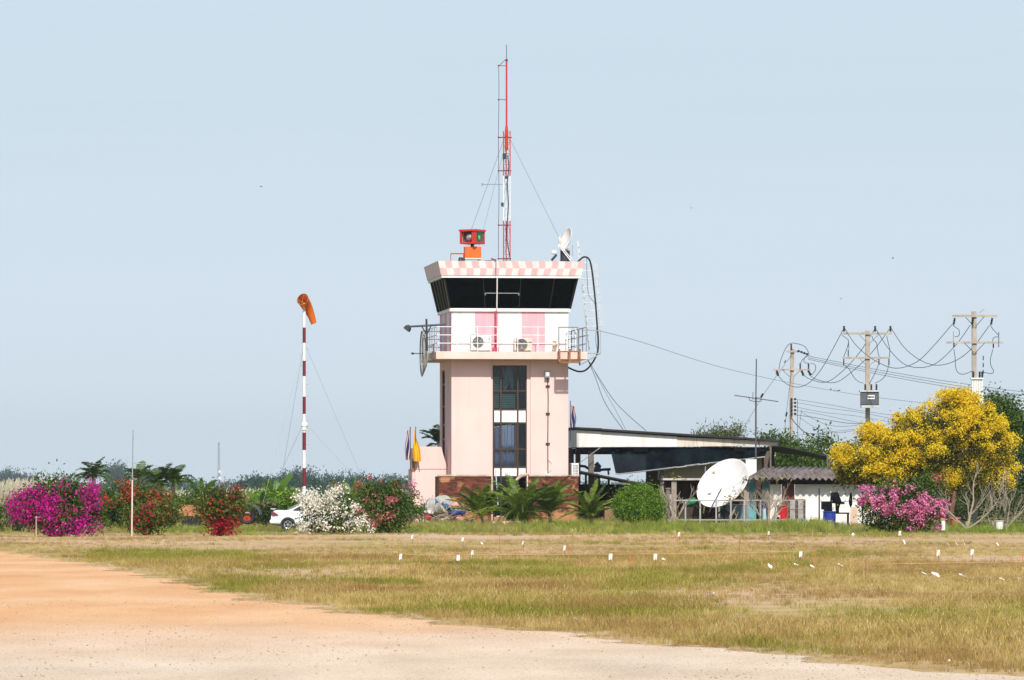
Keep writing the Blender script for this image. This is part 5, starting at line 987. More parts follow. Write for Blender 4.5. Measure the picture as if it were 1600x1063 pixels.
# white from the top, then maroon and white in turn
m2.build('white_band', STEELW, t); m1.build('maroon_band', MAROON, t)
m = MB(); m.cyl((0, 0, w_(486)), (0, 0, w_(474)), .05, n=8); m.build('swivel', CREAM, t)
m = MB(); m.sph((.02, 0, w_(664.5)), (.16, .15, .17), 10, 7); m.cyl((0, 0, w_(672)), (0, 0, w_(668)), .12); m.build('lamp_cover', WHITE, t)
m = MB()
for py, sgn in ((536, -1), (536, 1), (545, 1), (555, -1), (563, 1), (573, -1), (582, 1), (601, 1), (610, -1), (620, 1), (647, -1), (658, 1), (666, -1), (695, 1), (703, -1)): m.cyl((0, 0, w_(py)), (sgn * .19, -.02, w_(py)), .012, n=4)
m.build('climbing_peg', GREYS, t)
SOCK = leafmat('orange sock cloth', [(.78, .19, .015), (.78, .19, .015)], .35, .8)
cen = [wp(473, 468, -.25), wp(475.2, 472, .05), wp(479, 478, .3), wp(483, 486, .42), wp(486.5, 494, .45), wp(490.5, 506, .45)]; rr_ = [.275, .27, .25, .21, .17, .13]
ds_ = [Vector((.35, .75, -.35)), Vector((.5, .65, -.6)), Vector((.5, .45, -.8)), Vector((.42, .2, -.95)), Vector((.36, .05, -1)), Vector((.36, .02, -1))]
pr = []
for c, r_, d in zip(cen, rr_, ds_):
    q = d.normalized().to_track_quat('Z', 'Y').to_matrix(); pr.append([c + q @ Vector((r_ * math.cos(a) * (1 + .05 * math.sin(3 * a)), r_ * math.sin(a), 0)) for a in np.linspace(0, 2 * math.pi, 19)])
m = MB(); m.sheet(pr); so_ = m.build('sock', SOCK, t, smooth=True)
q = ds_[0].normalized().to_track_quat('Z', 'Y').to_matrix(); ring = [cen[0] + q @ Vector((.28 * math.cos(a), .28 * math.sin(a), 0)) for a in np.linspace(0, 2 * math.pi, 25)]
m = MB(); m.tube(ring, .02, 6, cap=False); m.cyl(cen[0] + q @ Vector((0, .28, 0)), cen[0] + q @ Vector((0, -.28, 0)), .012); m.cyl(cen[0] + q @ Vector((.28, 0, 0)), (0, 0, w_(474)), .02); m.cyl(cen[0] + q @ Vector((-.28, 0, 0)), (0, 0, w_(480)), .02); m.build('hoop', RUST, t)
GY = mat('stay wire', (.34, .37, .40), .5, .1, 4)
for i, (lab, pa, pb, dy) in enumerate((('long stay wire from the upper windsock pole towards the tower', (476, 537), (565, 745), 3), ('long stay wire from the upper windsock pole on the road side', (475, 537), (424, 735), -2), ('inner stay wire from the upper windsock pole on the road side', (475, 537), (441, 740), 4), ('short stay wire from the lamp of the windsock pole towards the tower', (476, 660), (545, 735), -3), ('short stay wire from the lamp of the windsock pole on the road side', (475, 660), (440, 735), 2))):
    a = at(*pa, WD); b_ = at(*pb, WD + dy); e_ = a + (b_ - a) * (a.z / (a.z - b_.z)); wire('stay_wire', lab, 'wire', [a, e_], .007, GY, 'stay wires of the windsock pole')

# ================================================================== SALOON CAR
CD = 209.0; cx0 = XW(424, CD); car = thing('parked_car', 'white saloon car parked behind the white flowering bush', 'car', (cx0 + 2.2 * .8, CD, 0)); car.scale = (.8, .8, .8); CWH = mat('white car paint', (.80, .81, .82), .22, .02, 2, spec=.6); CGL = mat('dark car glass', (.02, .028, .032), .06, .2, 2, spec=.8)
prof_ = [(-2.2, .42, .62, .50), (-2.17, .30, .80, .80), (-2.10, .26, 1.02, .98), (-1.95, .25, 1.06, 1.07), (-1.55, .24, 1.02, 1.04), (-1.32, .24, .99, 1.03), (-.62, .22, .96, 1.40), (-.2, .2, .94, 1.43), (.35, .2, .93, 1.40), (1.10, .2, .92, .98), (1.5, .22, .88, .92), (1.95, .26, .78, .80), (2.15, .30, .62, .64), (2.2, .42, .5, .52)]
def ring_(x, z0, zb, zt_, hw=.84):
    e = 1 - .10 * (abs(x) / 2.2) ** 4; w = hw * e; wt_ = w * (.76 if zt_ > 1.15 else .93)
    L_ = [(w * .90, z0), (w, z0 + .14), (w * 1.01, (z0 + zb) / 2), (w * .97, zb), (wt_, zt_ - .03), (wt_ * .7, zt_)]
    return [Vector((x, -y, z)) for y, z in L_] + [Vector((x, y, z)) for y, z in reversed(L_)]
rs_ = [ring_(*p) for p in prof_]; m = MB(); n_ = 12
m.add([p for r_ in rs_ for p in r_], [(i * n_ + k, i * n_ + (k + 1) % n_, (i + 1) * n_ + (k + 1) % n_, (i + 1) * n_ + k) for i in range(len(rs_) - 1) for k in range(n_)] + [tuple(range(n_)), tuple((len(rs_) - 1) * n_ + k for k in range(n_))]); bo = m.build('body', CWH, car, smooth=True); sb_ = bo.modifiers.new('smooth', 'SUBSURF'); sb_.levels = 1; sb_.render_levels = 2
def side(poly, y, name, mm, th=.02):
    for s_ in (-1, 1):
        m = MB(); m.prism([(x, s_ * (y + dy), z) for x, z, dy in poly], (0, s_ * th, 0)); m.build(name, mm, car)
side([(-1.08, 1.05, .0), (-.58, 1.34, -.165), (-.06, 1.37, -.175), (-.06, 1.01, .0)], .808, 'side_window', CGL); side([(0, 1.01, 0), (0, 1.37, -.175), (.33, 1.34, -.16), (.9, 1.0, 0)], .808, 'side_window', CGL)
m = MB(); m.prism([(-1.35, -.60, 1.06), (-1.35, .60, 1.06), (-.72, .50, 1.385), (-.72, -.50, 1.385)], (-.015, 0, .03)); m.build('rear_window', mat('pale rear glass', (.22, .28, .32), .08, .2, 2, spec=.8), car)
m = MB(); m.prism([(1.02, -.62, 1.03), (1.02, .62, 1.03), (.45, .52, 1.39), (.45, -.52, 1.39)], (.02, 0, .03)); m.build('windscreen', CGL, car)
TL = mat('red tail lamp', (.22, .01, .03), .15, .3, 8, spec=.7)
for s_ in (-1, 1): m = MB(); m.prism([(-2.15, s_ * .64, .98), (-2.06, s_ * .80, .98), (-1.78, s_ * .835, .80), (-2.10, s_ * .815, .79), (-2.20, s_ * .64, .80)], (0, s_ * .035, 0)); m.build('tail_lamp', TL, car)
m = MB(); m.bb(-2.20, -1.98, -.72, .72, 1.09, 1.12); m.bb(-2.1, -2.05, -.6, -.55, 1.04, 1.09); m.bb(-2.1, -2.05, .55, .6, 1.04, 1.09); m.build('boot_spoiler', CWH, car, bevel=.01)
m = MB(); m.bb(-2.25, -2.0, -.80, .80, .36, .56); m.build('rear_bumper', CWH, car, bevel=.05)
for x in (-1.32, 1.30):
    for s_ in (-1, 1):
        Mw = Matrix.Translation((x, s_ * .76, .31)) @ Matrix.Rotation(R(90) * s_, 4, 'X')
        m = MB(); m.lathe([(0, -.075), (.38, -.075), (.385, -.085), (0, -.09)], Mw, 24); m.build('wheel_arch', DARKS, car)
        m = MB(); m.lathe([(.2, -.10), (.30, -.115), (.315, -.08), (.315, .06), (.2, .06)], Mw, 28); wb_ = m.build('wheel', BLACK, car, smooth=False)
        m = MB(); m.lathe([(.205, -.10), (.2, -.12), (.17, -.105), (.17, -.05), (0, -.05)], Mw, 24)
        for q in range(5):
            a = q * 1.2566 + .3; m.bar(Mw @ Vector((.03 * math.cos(a), .03 * math.sin(a), -.105)), Mw @ Vector((.185 * math.cos(a), .185 * math.sin(a), -.105)), .055, .02)
        m.lathe([(0, -.125), (.05, -.122), (.05, -.10)], Mw, 12); m.build('rim', mat('alloy', (.62, .62, .62), .3, .05, 3, metal=.6), wb_)
# ------------------------------------------------------------------ red farm tractor and slatted cart behind the red bushes
t = thing('tractor', 'small red tractor with curved black mudguards partly behind a red flowering bush', 'tractor', (XW(385, 226), 226, 0)); k_ = 226 / F; tx0 = XW(385, 226); tq = lambda px, py: Vector((XW(px, 226) - tx0, 0, ZW(py, 226)))
m = MB(); a = tq(369, 803); b_ = tq(397, 814); m.bb(a.x, b_.x, -.78, .35, b_.z - .12, a.z); m.bb(tq(372, 799).x, tq(383, 799).x, -.3, .3, a.z + .003, tq(380, 796).z); m.build('bonnet', mat('tractor red', (.50, .03, .02), .4, .15, 4), t, bevel=.04)
m = MB(); m.bb(tq(383, 801).x, tq(391, 801).x, -.28, .2, a.z + .003, tq(386, 797.5).z + .03); m.build('seat', CREAM, t, bevel=.03)
for y in (-.85, .55):
    m = MB(); c = tq(388, 818); m.lathe([(.2, -.10), (.31, -.11), (.36, 0), (.31, .11), (.2, .10)], Matrix.Translation((c.x, y, .5)) @ Matrix.Rotation(R(90), 4, 'X'), 22); m.build('wheel', BLACK, t)
    m = MB(); m.sheet([[(c.x + .56 * math.cos(th_), y - .16 + .32 * j, .5 + .56 * math.sin(th_)) for j in range(2)] for th_ in np.linspace(.1, 2.6, 14)]); m.build('mudguard', mat('grey blue mudguard', (.10, .10, .14), .4), t, solid=.03)
m = MB(); m.lathe([(.1, -.06), (.26, -.07), (.3, 0), (.26, .07), (.1, .06)], Matrix.Translation((tq(371, 818).x, -.4, .3)) @ Matrix.Rotation(R(90), 4, 'X'), 18); m.build('front_wheel', BLACK, t)
t = thing('slatted_cart', 'orange brown slatted cart between two red flowering bushes', 'cart', (XW(299, 228), 228, 0)); k_ = 228 / F
m = MB(); [m.bb(u - .03, u + .03, -.4, -.36, .55, .98) for u in np.linspace(-.38, .36, 7)]; m.bb(-.42, .42, -.42, -.41, .94, 1.0); m.bb(-.42, .42, -.42, .4, .5, .549); m.bb(-.42, .42, .36, .4, .55, .98); m.build('slatted_box', mat('orange brown wood', (.46, .20, .09), .8, .3, 5), t)
m = MB(); m.cyl((-.46, -.5, .72), (-.46, -.42, .72), .17, n=14); m.build('side_lamp', mat('pale orange drum', (.60, .30, .16), .6), t); m = MB(); m.bb(-.4, .4, -.35, .35, .40, .499); [m.cyl((x, -.38, .22), (x, -.3, .22), .22, n=16) for x in (-.2, .25)]; m.build('wheels', BLACK, t)

# ================================================================== TREES, BUSHES AND PLANTS
LG = leafmat('leaf green', [(.022, .05, .007), (.06, .115, .012), (.15, .225, .024)])
LD = leafmat('leaf dark', [(.014, .034, .007), (.034, .068, .011), (.08, .125, .02)])
LB = leafmat('leaf bright', [(.05, .105, .010), (.13, .24, .017), (.26, .39, .035)])
LO = leafmat('leaf olive', [(.04, .055, .012), (.085, .11, .02), (.15, .17, .035)])
LR = leafmat('leaf reddish', [(.028, .06, .012), (.075, .12, .018), (.15, .17, .03), (.19, .10, .03)])
FMAG = leafmat('magenta bracts', [(.24, .008, .13), (.52, .012, .27), (.68, .04, .40)], .35)
FMAD = leafmat('purple red bracts', [(.20, .008, .09), (.35, .015, .14), (.48, .03, .20)], .35)
FCRI = leafmat('crimson bracts', [(.20, .006, .015), (.36, .012, .03), (.46, .02, .05)], .3)
FORR = leafmat('orange red bracts', [(.28, .02, .008), (.42, .05, .012), (.52, .10, .03)], .3)
FWHT = leafmat('white bracts', [(.72, .68, .56), (.83, .80, .70), (.88, .86, .80)], .3)
FPNK = leafmat('pink bracts', [(.55, .13, .30), (.74, .22, .44), (.82, .40, .56)], .35)
FSAL = leafmat('salmon bracts', [(.40, .09, .12), (.55, .16, .18), (.66, .28, .26)], .3)
FYLW = leafmat('yellow blossom', [(.50, .335, .007), (.79, .56, .011), (.86, .67, .02), (.90, .77, .10)], .35)
FYOL = leafmat('olive yellow leaf', [(.03, .037, .004), (.11, .105, .008), (.32, .28, .018)], .3)
FK = {}
FK.update({'magenta bracts': .5, 'purple red bracts': .5, 'crimson bracts': .7, 'orange red bracts': .55, 'white bracts': .68, 'salmon bracts': .7, 'pink bracts': .75, 'leaf olive': .5})
def FL(name, D, blobs, n, size, m_, per=36, shell=.8): return (name, (D, blobs), int(n * FK.get(m_.name, 1) * (.45 if per < 8 else 1)), size, m_, per, shell)
def onfront(lobes_, D, b):                         # push a flower patch out to the surface of the crown it grows on
    c = at(b[0], b[1], D); k = D / F; y = 0.0
    for (cx_, cy_, cz_), (rx, ry, rz) in lobes_:
        q = 1 - ((c.x - cx_) / rx) ** 2 - ((c.z - cz_) / rz) ** 2
        if q > 0: y = min(y, cy_ - D - ry * math.sqrt(q))
    return (tuple(at(b[0], b[1], D) + Vector((0, y * .93, 0))), (b[2] * k, min(b[2], b[3]) * k * .6, b[3] * k))

D = 179.0
shrub('magenta_bougainvillea', 'large magenta flowering bougainvillea with drooping sprays beside the road', 'bush', D, 95, 838, [blob(D, 97, 795, 48, 38), blob(D, 60, 780, 30, 21), blob(D, 36, 798, 19, 12), blob(D, 130, 790, 32, 34), blob(D, 88, 763, 36, 17), blob(D, 97, 822, 38, 14), blob(D, 152, 808, 14, 10)], 9500, .10, LG,
      [FL('blossom', D, [(70, 765, 34, 14), (40, 790, 24, 18), (28, 803, 16, 8), (58, 785, 20, 14)], 3400, .085, FMAG), FL('blossom', D, [(78, 792, 13, 14), (88, 788, 8, 10)], 1500, .085, FMAG), FL('blossom', D, [(134, 762, 9, 8), (144, 778, 12, 18), (146, 820, 13, 14), (140, 812, 10, 10)], 2300, .085, FMAG), FL('blossom', D, [(82, 830, 12, 8), (115, 828, 13, 12), (88, 836, 9, 5), (126, 818, 8, 8)], 1900, .085, FMAG), FL('blossom', D, [(50, 806, 14, 14), (42, 813, 7, 7)], 800, .085, FMAD), FL('blossom', D, [(95, 775, 14, 9), (112, 800, 20, 12), (80, 812, 18, 9), (110, 757, 6, 5), (88, 750, 8, 4)], 1300, .08, FMAD, 6)], stems=7)
# long shoots of the same bush
m = MB()
for a, b_, c in (((85, 770), (98, 752), (106, 741)), ((70, 775), (60, 762), (72, 746)), ((100, 765), (92, 750), (84, 742)), ((120, 775), (135, 762), (132, 752))): m.tube([at(*a, D), at(*b_, D - .2), at(*c, D - .3)], [.015, .012, .005], 5)
m.build('shoot', BARK, bpy.data.objects['magenta_bougainvillea'], world=True)
npmesh('shoot_leaves', leafquads(np.array([list(at(u, v, D - .25)) for a, b_ in (((88, 762), (106, 741)), ((66, 768), (72, 746)), ((96, 760), (84, 742))) for k in np.linspace(0, 1, 14) for u, v in [(a[0] + (b_[0] - a[0]) * k + random.gauss(0, 1.2), a[1] + (b_[1] - a[1]) * k + random.gauss(0, 1.2))]]), .09), 4, LO, bpy.data.objects['magenta_bougainvillea'], RG.uniform(size=42))
D = 205.0
shrub('clipped_hedge', 'dark green hedge behind the magenta bush', 'hedge', D, 15, 832, [blob(D, -70, 812, 70, 22), blob(D, 5, 811, 45, 21), blob(D, 60, 815, 50, 16)], 7000, .10, LD, stems=6)
D = 208.0
shrub('orange_red_bougainvillea', 'broad bougainvillea with orange red sprays behind the tall thin pole', 'bush', D, 200, 825, [blob(D, 195, 778, 48, 30), blob(D, 160, 795, 32, 28), blob(D, 235, 785, 42, 26), blob(D, 262, 800, 26, 22), blob(D, 205, 812, 60, 14)], 9000, .11, LG,
      [FL('blossom', D, [(188, 755, 7, 5), (203, 763, 8, 6), (200, 775, 12, 10)], 700, .09, FORR), FL('blossom', D, [(225, 768, 26, 8), (255, 772, 14, 9), (246, 782, 14, 9), (170, 785, 20, 8)], 1900, .09, FORR, 6), FL('leaves', D, [(225, 778, 40, 16), (250, 795, 26, 12)], 1500, .10, LO)], stems=6)
D = 186.0
shrub('dark_red_bougainvillea', 'dark bougainvillea with deep red flowers near the base of the thin pole', 'bush', D, 228, 837, [blob(D, 232, 806, 36, 17), blob(D, 225, 820, 26, 13), blob(D, 262, 800, 20, 14)], 5200, .095, LR,
      [FL('blossom', D, [(245, 800, 26, 12), (225, 820, 20, 11), (215, 805, 12, 8)], 800, .085, FCRI, 6), FL('blossom', D, [(250, 785, 20, 6)], 300, .085, FORR, 6)])
D = 183.0
shrub('crimson_bougainvillea', 'bougainvillea with olive crown and crimson flowers trailing to the grass', 'bush', D, 345, 838, [blob(D, 345, 790, 40, 20), blob(D, 325, 800, 22, 14), blob(D, 370, 788, 22, 13), blob(D, 345, 815, 20, 14)], 6200, .095, LR,
      [FL('blossom', D, [(335, 823, 12, 12), (352, 822, 13, 12), (345, 834, 8, 5)], 1700, .08, FCRI), FL('blossom', D, [(370, 767, 3, 3), (366, 778, 6, 4), (355, 772, 4, 2)], 260, .08, FCRI), FL('blossom', D, [(350, 790, 28, 12), (325, 805, 12, 8)], 480, .085, FORR, 5), FL('leaves', D, [(345, 775, 34, 8)], 900, .09, LO)])
D = 200.0
shrub('green_bush', 'leafy mid green bush between the red bougainvilleas and the slatted cart', 'bush', 232.0, 300, 812, [blob(232., 300, 785, 28, 16), blob(232., 325, 782, 22, 16), blob(232., 275, 790, 16, 14)], 3800, .12, LG)
D = 192.0
shrub('white_bougainvillea', 'arching bougainvillea covered in white flowers in front of the white car', 'bush', D, 520, 835, [blob(D, 512, 800, 44, 32), blob(D, 545, 810, 30, 24), blob(D, 490, 805, 22, 28), blob(D, 530, 780, 26, 16), blob(D, 520, 822, 48, 12)], 6500, .09, LG,
      [FL('blossom', D, [(478, 775, 14, 9), (500, 778, 22, 10), (520, 770, 10, 7), (488, 790, 16, 9), (529, 767, 7, 5)], 3000, .075, FWHT), FL('blossom', D, [(505, 800, 26, 14), (540, 795, 22, 14), (520, 818, 26, 10), (555, 808, 18, 14)], 2600, .075, FWHT, 7), FL('blossom', D, [(474, 829, 11, 7), (480, 825, 12, 8), (492, 830, 10, 4)], 900, .075, FWHT), FL('blossom', D, [(558, 820, 20, 10), (578, 828, 8, 8), (570, 815, 8, 8)], 900, .075, FWHT, 7), FL('pink_blossom', D, [(528, 763, 5, 4), (552, 788, 4, 4), (557, 797, 4, 4)], 260, .075, FSAL)], stems=6)
D = 196.0
shrub('salmon_bougainvillea', 'dark green bougainvillea dotted with salmon pink flowers between the car and the tower', 'bush', D, 600, 834, [blob(D, 598, 790, 42, 32), blob(D, 580, 775, 24, 18), blob(D, 620, 800, 26, 24), blob(D, 595, 818, 38, 14), blob(D, 612, 772, 24, 14)], 8500, .10, LG,
      [FL('blossom', D, [(560, 759, 5, 4), (576, 747, 3, 3), (557, 771, 2, 2), (594, 753, 3, 2), (618, 757, 5, 3), (632, 760, 4, 2), (610, 783, 4, 3), (617, 780, 4, 3), (587, 818, 4, 4), (593, 808, 4, 3), (610, 806, 4, 3), (575, 807, 4, 2)], 900, .085, FSAL, 9), FL('blossom', D, [(600, 790, 34, 24)], 240, .085, FSAL, 5), FL('leaves', D, [(575, 762, 18, 8), (600, 770, 30, 12)], 700, .10, LO)])
# small pink sprays trailing over the flag post foot
shrub('pink_shrub', 'thin shrub with a few bright pink flowers at the foot of the flag post', 'bush', 236.0, 646, 815, [blob(236., 648, 800, 12, 8), blob(236., 640, 785, 8, 14)], 700, .09, LG, [FL('blossom', 236., [(646, 758, 3, 3), (645, 770, 2, 2), (642, 814, 6, 4), (652, 812, 5, 3)], 300, .085, FPNK)], stems=3)
shrub('low_green_shrub', 'low bright green shrub in the corner under the stair wing', 'bush', 246.0, 660, 812, [blob(246., 658, 798, 16, 7), blob(246., 648, 802, 12, 7)], 1000, .10, LB, stems=3)
shrub('small_round_bush', 'small dark round bush behind the white car boot', 'bush', 228.0, 420, 818, [blob(228., 420, 803, 17, 16), blob(228., 405, 808, 10, 10)], 2000, .10, LD, [FL('blossom', 228., [(420, 790, 12, 4)], 160, .08, FSAL, 5)], stems=3)
# banana plants
BAN = leafmat('banana leaf', [(.045, .10, .015), (.09, .18, .022), (.15, .26, .04)], .35, .4)
LP = leafmat('palm leaf', [(.04, .08, .010), (.13, .20, .02), (.33, .39, .06)])
def banana(label, px, pb, D, leaves_, group='banana plants behind the bushes', stem_h=1.2):
    b_ = at(px, pb, D); b_.z = 0; t = thing('banana_plant', label, 'banana plant', b_, 0, group); m = MB()
    hs_ = stem_h; m.tube([b_ + Vector((0, 0, 0)), b_ + Vector((.05, 0, hs_))], [.14, .09], 8); m.build('stem', mat('banana stem', (.14, .16, .05), .7, .3, 4), t, world=True)
    mb = MB()
    for (tx_, ty_, w) in leaves_:
        tip = at(tx_, ty_, D) + Vector((0, random.uniform(-.9, .5), 0)); s0 = b_ + Vector((.05, 0, hs_)); mid = s0.lerp(tip, .55) + Vector((0, 0, .28 * (tip - s0).length)); ax = None; L_, Rr_ = [], []
        rows_ = []
        for i in range(11):
            u = i / 10; p = s0 * (1 - u) ** 2 + mid * 2 * u * (1 - u) + tip * u * u; d = ((mid - s0) * (1 - u) + (tip - mid) * u).normalized(); sd = d.cross(Vector((.15, -1, .35))).normalized(); ww = .72 * w * math.sin(math.pi * min(1, u * .92 + .06)) ** .7 * (u > .12) + .012; rag = random.uniform(.8, 1.05)
            rows_.append([p - sd * ww * rag + Vector((0, 0, .10 * w)), p, p + sd * ww * rag + Vector((0, 0, .10 * w))])
        mb.sheet(rows_)
    o = mb.build('leaves', BAN, t, world=True); o.data.attributes.new('rnd', 'FLOAT', 'FACE').data.foreach_set('value', np.repeat(RG.uniform(size=len(leaves_)), 20).astype(np.float32))
    return t
banana('banana plant with three upright leaves between palm and red bush', 314, 812, 262.0, [(315, 747, .14), (340, 752, .18), (296, 760, .16), (336, 766, .16), (305, 772, .15)], stem_h=1.3)
banana('big bright banana clump above the small red tractor', 428, 815, 240.0, [(418, 752, .2), (458, 742, .22), (396, 772, .2), (410, 758, .22), (432, 750, .2), (468, 770, .2), (446, 762, .22), (388, 782, .2)], stem_h=1.1)
banana('banana plant beside the big clump, half hidden by the dark round bush', 408, 818, 236.0, [(385, 770, .18), (400, 776, .2), (428, 780, .2), (384, 788, .18), (440, 784, .2), (412, 768, .16)], stem_h=.7)
banana('banana plant rising behind the white flowering bush', 548, 818, 226.0, [(535, 752, .18), (515, 757, .16), (560, 748, .2), (572, 756, .18), (555, 770, .22), (540, 775, .2)], stem_h=1.0)
shrub('leafy_undergrowth', 'light green leafy bush at the foot of the banana clump', 'bush', 238.0, 425, 815, [blob(238., 425, 786, 38, 16), blob(238., 395, 795, 22, 16), blob(238., 458, 785, 24, 16)], 4200, .13, LB, stems=4)
# palms
def palm(name, label, px, pb, D, top, fr, L_, n, lm, group, droop=1.6, width=.42, el=(.35, 1.45), trunk_r=.12, nl=18):
    b_ = at(px, pb, D); b_.z = 0; t = thing(name, label, 'palm', b_, 0, group); tp_ = at(top[0], top[1], D); V = []
    for i in range(n):
        az = 2 * math.pi * i / n + random.uniform(-.3, .3); e_ = random.uniform(*el); V += frond(np.array(tp_) + np.array([0, 0, random.uniform(-.1, .15)]), az, e_, L_ * random.uniform(.8, 1.1), droop * random.uniform(.7, 1.25), width * random.uniform(.85, 1.15), nl)
    V = np.array(V); N_ = len(V) // 4; npmesh('fronds', V, 4, lm, t, np.clip(np.repeat(RG.uniform(size=n), math.ceil(N_ / n))[:N_] * .6 + RG.uniform(size=N_) * .4, 0, 1))
    m = MB(); m.tube([b_ + Vector((0, 0, -.05)), b_.lerp(tp_, .5) + Vector((.06, 0, 0)), tp_], [trunk_r * 1.2, trunk_r, trunk_r * .9], 9); m.build('trunk', BARK, t, world=True); return t
PG = 'palms behind the flowering bushes'
palm('palm_tree', 'dark palm rising behind the magenta bush', 146, 812, 275.0, (146, 744), 0, 1.25, 17, LG, PG, 1.2)
palm('palm_tree', 'small green palm behind the tall thin pole', 217, 812, 285.0, (217, 748), 0, 1.15, 14, LG, PG, 1.2)
palm('palm_tree', 'palm with a lower crown beside the tallest palm', 248, 812, 268.0, (250, 755), 0, 1.2, 16, LG, PG, 1.3)
palm('palm_tree', 'tallest palm with arching dark fronds behind the orange red sprays', 272, 812, 268.0, (270, 757), 0, 1.75, 18, LG, PG, 1.7)
palm('palm_tree', 'palm whose fronds show above the pink stair wing', 686, 812, 268.0, (686, 694), 0, 1.2, 16, LD, None, 1.2)
for lab, px, D_, top, L_, n_, lm, dr, wd in (('fan leaved palm clump with yellowed lower leaves against the brick wall', 752, 236., 806, 1.75, 30, LP, .8, .34), ('large bushy dark palm clump below the tower window', 815, 234., 812, 2.35, 40, LP, 1.25, .34), ('spreading palm clump in front of the broken brick wall', 858, 235., 803, 2.05, 30, LP, 1.4, .32), ('narrow feathery palm clump at the end of the brick wall', 922, 235., 810, 1.7, 28, LP, 1.0, .28)):
    palm('palm_clump', lab, px, 818, D_, (px, top), 0, L_, n_, lm, 'palm clumps before the brick wall', dr, wd, (.45, 1.56), .08, 30)
npmesh('yellowed_leaves', np.array(sum([frond(np.array(at(740, 802, 235.6)), -1.57 + random.uniform(-1.2, 1.2), random.uniform(-.2, .4), .7, .8, .25, 10) for _ in range(6)], [])), 4, leafmat('yellow frond', [(.30, .24, .03), (.5, .42, .06)]), bpy.data.objects['palm_clump'], RG.uniform(size=6 * (2 * 9 + 10)))
t_ = bpy.data.objects['palm_clump.001']; npmesh('young_spear', np.array(sum([frond(np.array(at(798, 770, 233.5)), a, 1.35, .95, .4, .18, 10) for a in (0, 2, 4)], [])), 4, LB, t_, RG.uniform(size=3 * (2 * 9 + 10)))
# round clipped shrub
D = 232.0
shrub('round_shrub', 'dense round bright green clipped shrub beside the lean-to', 'bush', D, 998, 822, [blob(D, 998, 787, 38, 29), blob(D, 998, 800, 38, 20)], 17000, .075, leafmat('bright hedge leaf', [(.025, .07, .006), (.12, .23, .014), (.28, .42, .04)]), stems=4, shell=.86)
# ------------------------------------------------------------------ yellow flowering tree
D = 238.0; b_ = at(1440, 820, D); b_.z = 0; yt = thing('yellow_tree', 'wide yellow blossoming tree spreading over the end of the white house', 'tree', b_)
YL = [(1480, 672, 54, 42), (1527, 660, 36, 32), (1430, 678, 40, 36), (1385, 702, 42, 27), (1345, 716, 38, 30), (1322, 730, 23, 25), (1543, 698, 38, 38), (1560, 742, 25, 36), (1497, 632, 22, 20), (1362, 684, 14, 13), (1460, 715, 60, 36), (1410, 728, 50, 28), (1350, 738, 40, 22), (1520, 745, 50, 30)]
lob = [blob(D, *q, 0, 1.2) for q in YL]
leaves('foliage', [(c, tuple(v * .9 for v in r)) for c, r in lob], 46000, .13, FYOL, yt, per=16, shell=.35, aspect=.4)
sub = []
for i, (c, r) in enumerate(lob):                    # blossom sits in many separate clumps over the crown
    for k in range(16 if i < 10 else 9):
        d = unit(RG.normal(size=3) * [1, 1, .8] + np.array([.12, -.25, .5 if i < 10 else .25])); k_ = D / F; rad = RG.uniform(8, 17) * k_
        sub.append((tuple(np.array(c) + d * np.array(r) * RG.uniform(.82, 1.02)), (rad * 1.25, rad * 1.1, rad * .8)))
leaves('blossom', sub, 82000, .072, FYLW, yt, per=40, cr=.11, shell=.5, aspect=.7, topbias=.7)
m = MB(); m.tube([b_, at(1438, 790, D), at(1440, 760, D)], [.22, .18, .15], 9)
for q in ((1400, 720), (1350, 715), (1470, 690), (1500, 660), (1530, 710), (1435, 690), (1385, 700)): m.tube([at(1439, 775, D), at((1439 + q[0]) / 2, (770 + q[1]) / 2 - 6, D + random.uniform(-.6, .6)), at(*q, D + random.uniform(-.8, .8))], [.13, .08, .03], 7)
m.build('trunk', BARK, yt, world=True)
# pink bougainvillea
D = 201.0
shrub('pink_bougainvillea', 'rounded pink flowering bougainvillea under the yellow tree', 'bush', D, 1405, 834, [blob(D, 1405, 792, 54, 38), blob(D, 1370, 795, 28, 32), blob(D, 1445, 798, 28, 30), blob(D, 1440, 762, 22, 16), blob(D, 1405, 822, 50, 12)], 11000, .095, LG,
      [FL('blossom', D, [(1348, 782, 8, 7), (1352, 765, 6, 5), (1358, 775, 10, 6), (1388, 757, 6, 5), (1395, 770, 8, 8), (1370, 784, 12, 9), (1384, 797, 10, 7), (1413, 794, 10, 7), (1430, 803, 10, 12), (1442, 792, 9, 9), (1465, 786, 8, 6), (1468, 804, 7, 8), (1435, 818, 6, 6), (1421, 826, 5, 4), (1464, 826, 8, 4), (1442, 770, 5, 5), (1478, 788, 4, 4)], 4200, .085, FPNK, 16, .5), FL('blossom', D, [(1405, 780, 44, 30), (1440, 790, 28, 26), (1370, 775, 26, 26)], 1500, .08, FPNK, 14, .3), FL('blossom', D, [(1380, 795, 32, 18), (1440, 800, 28, 18), (1415, 765, 22, 10), (1420, 815, 30, 10)], 1000, .08, FSAL, 5), FL('blossom', D, [(1462, 745, 4, 4), (1463, 751, 5, 3), (1424, 756, 4, 3)], 160, .085, FSAL), FL('leaves', D, [(1405, 765, 34, 12), (1445, 755, 14, 12)], 900, .10, LG)], stems=6)
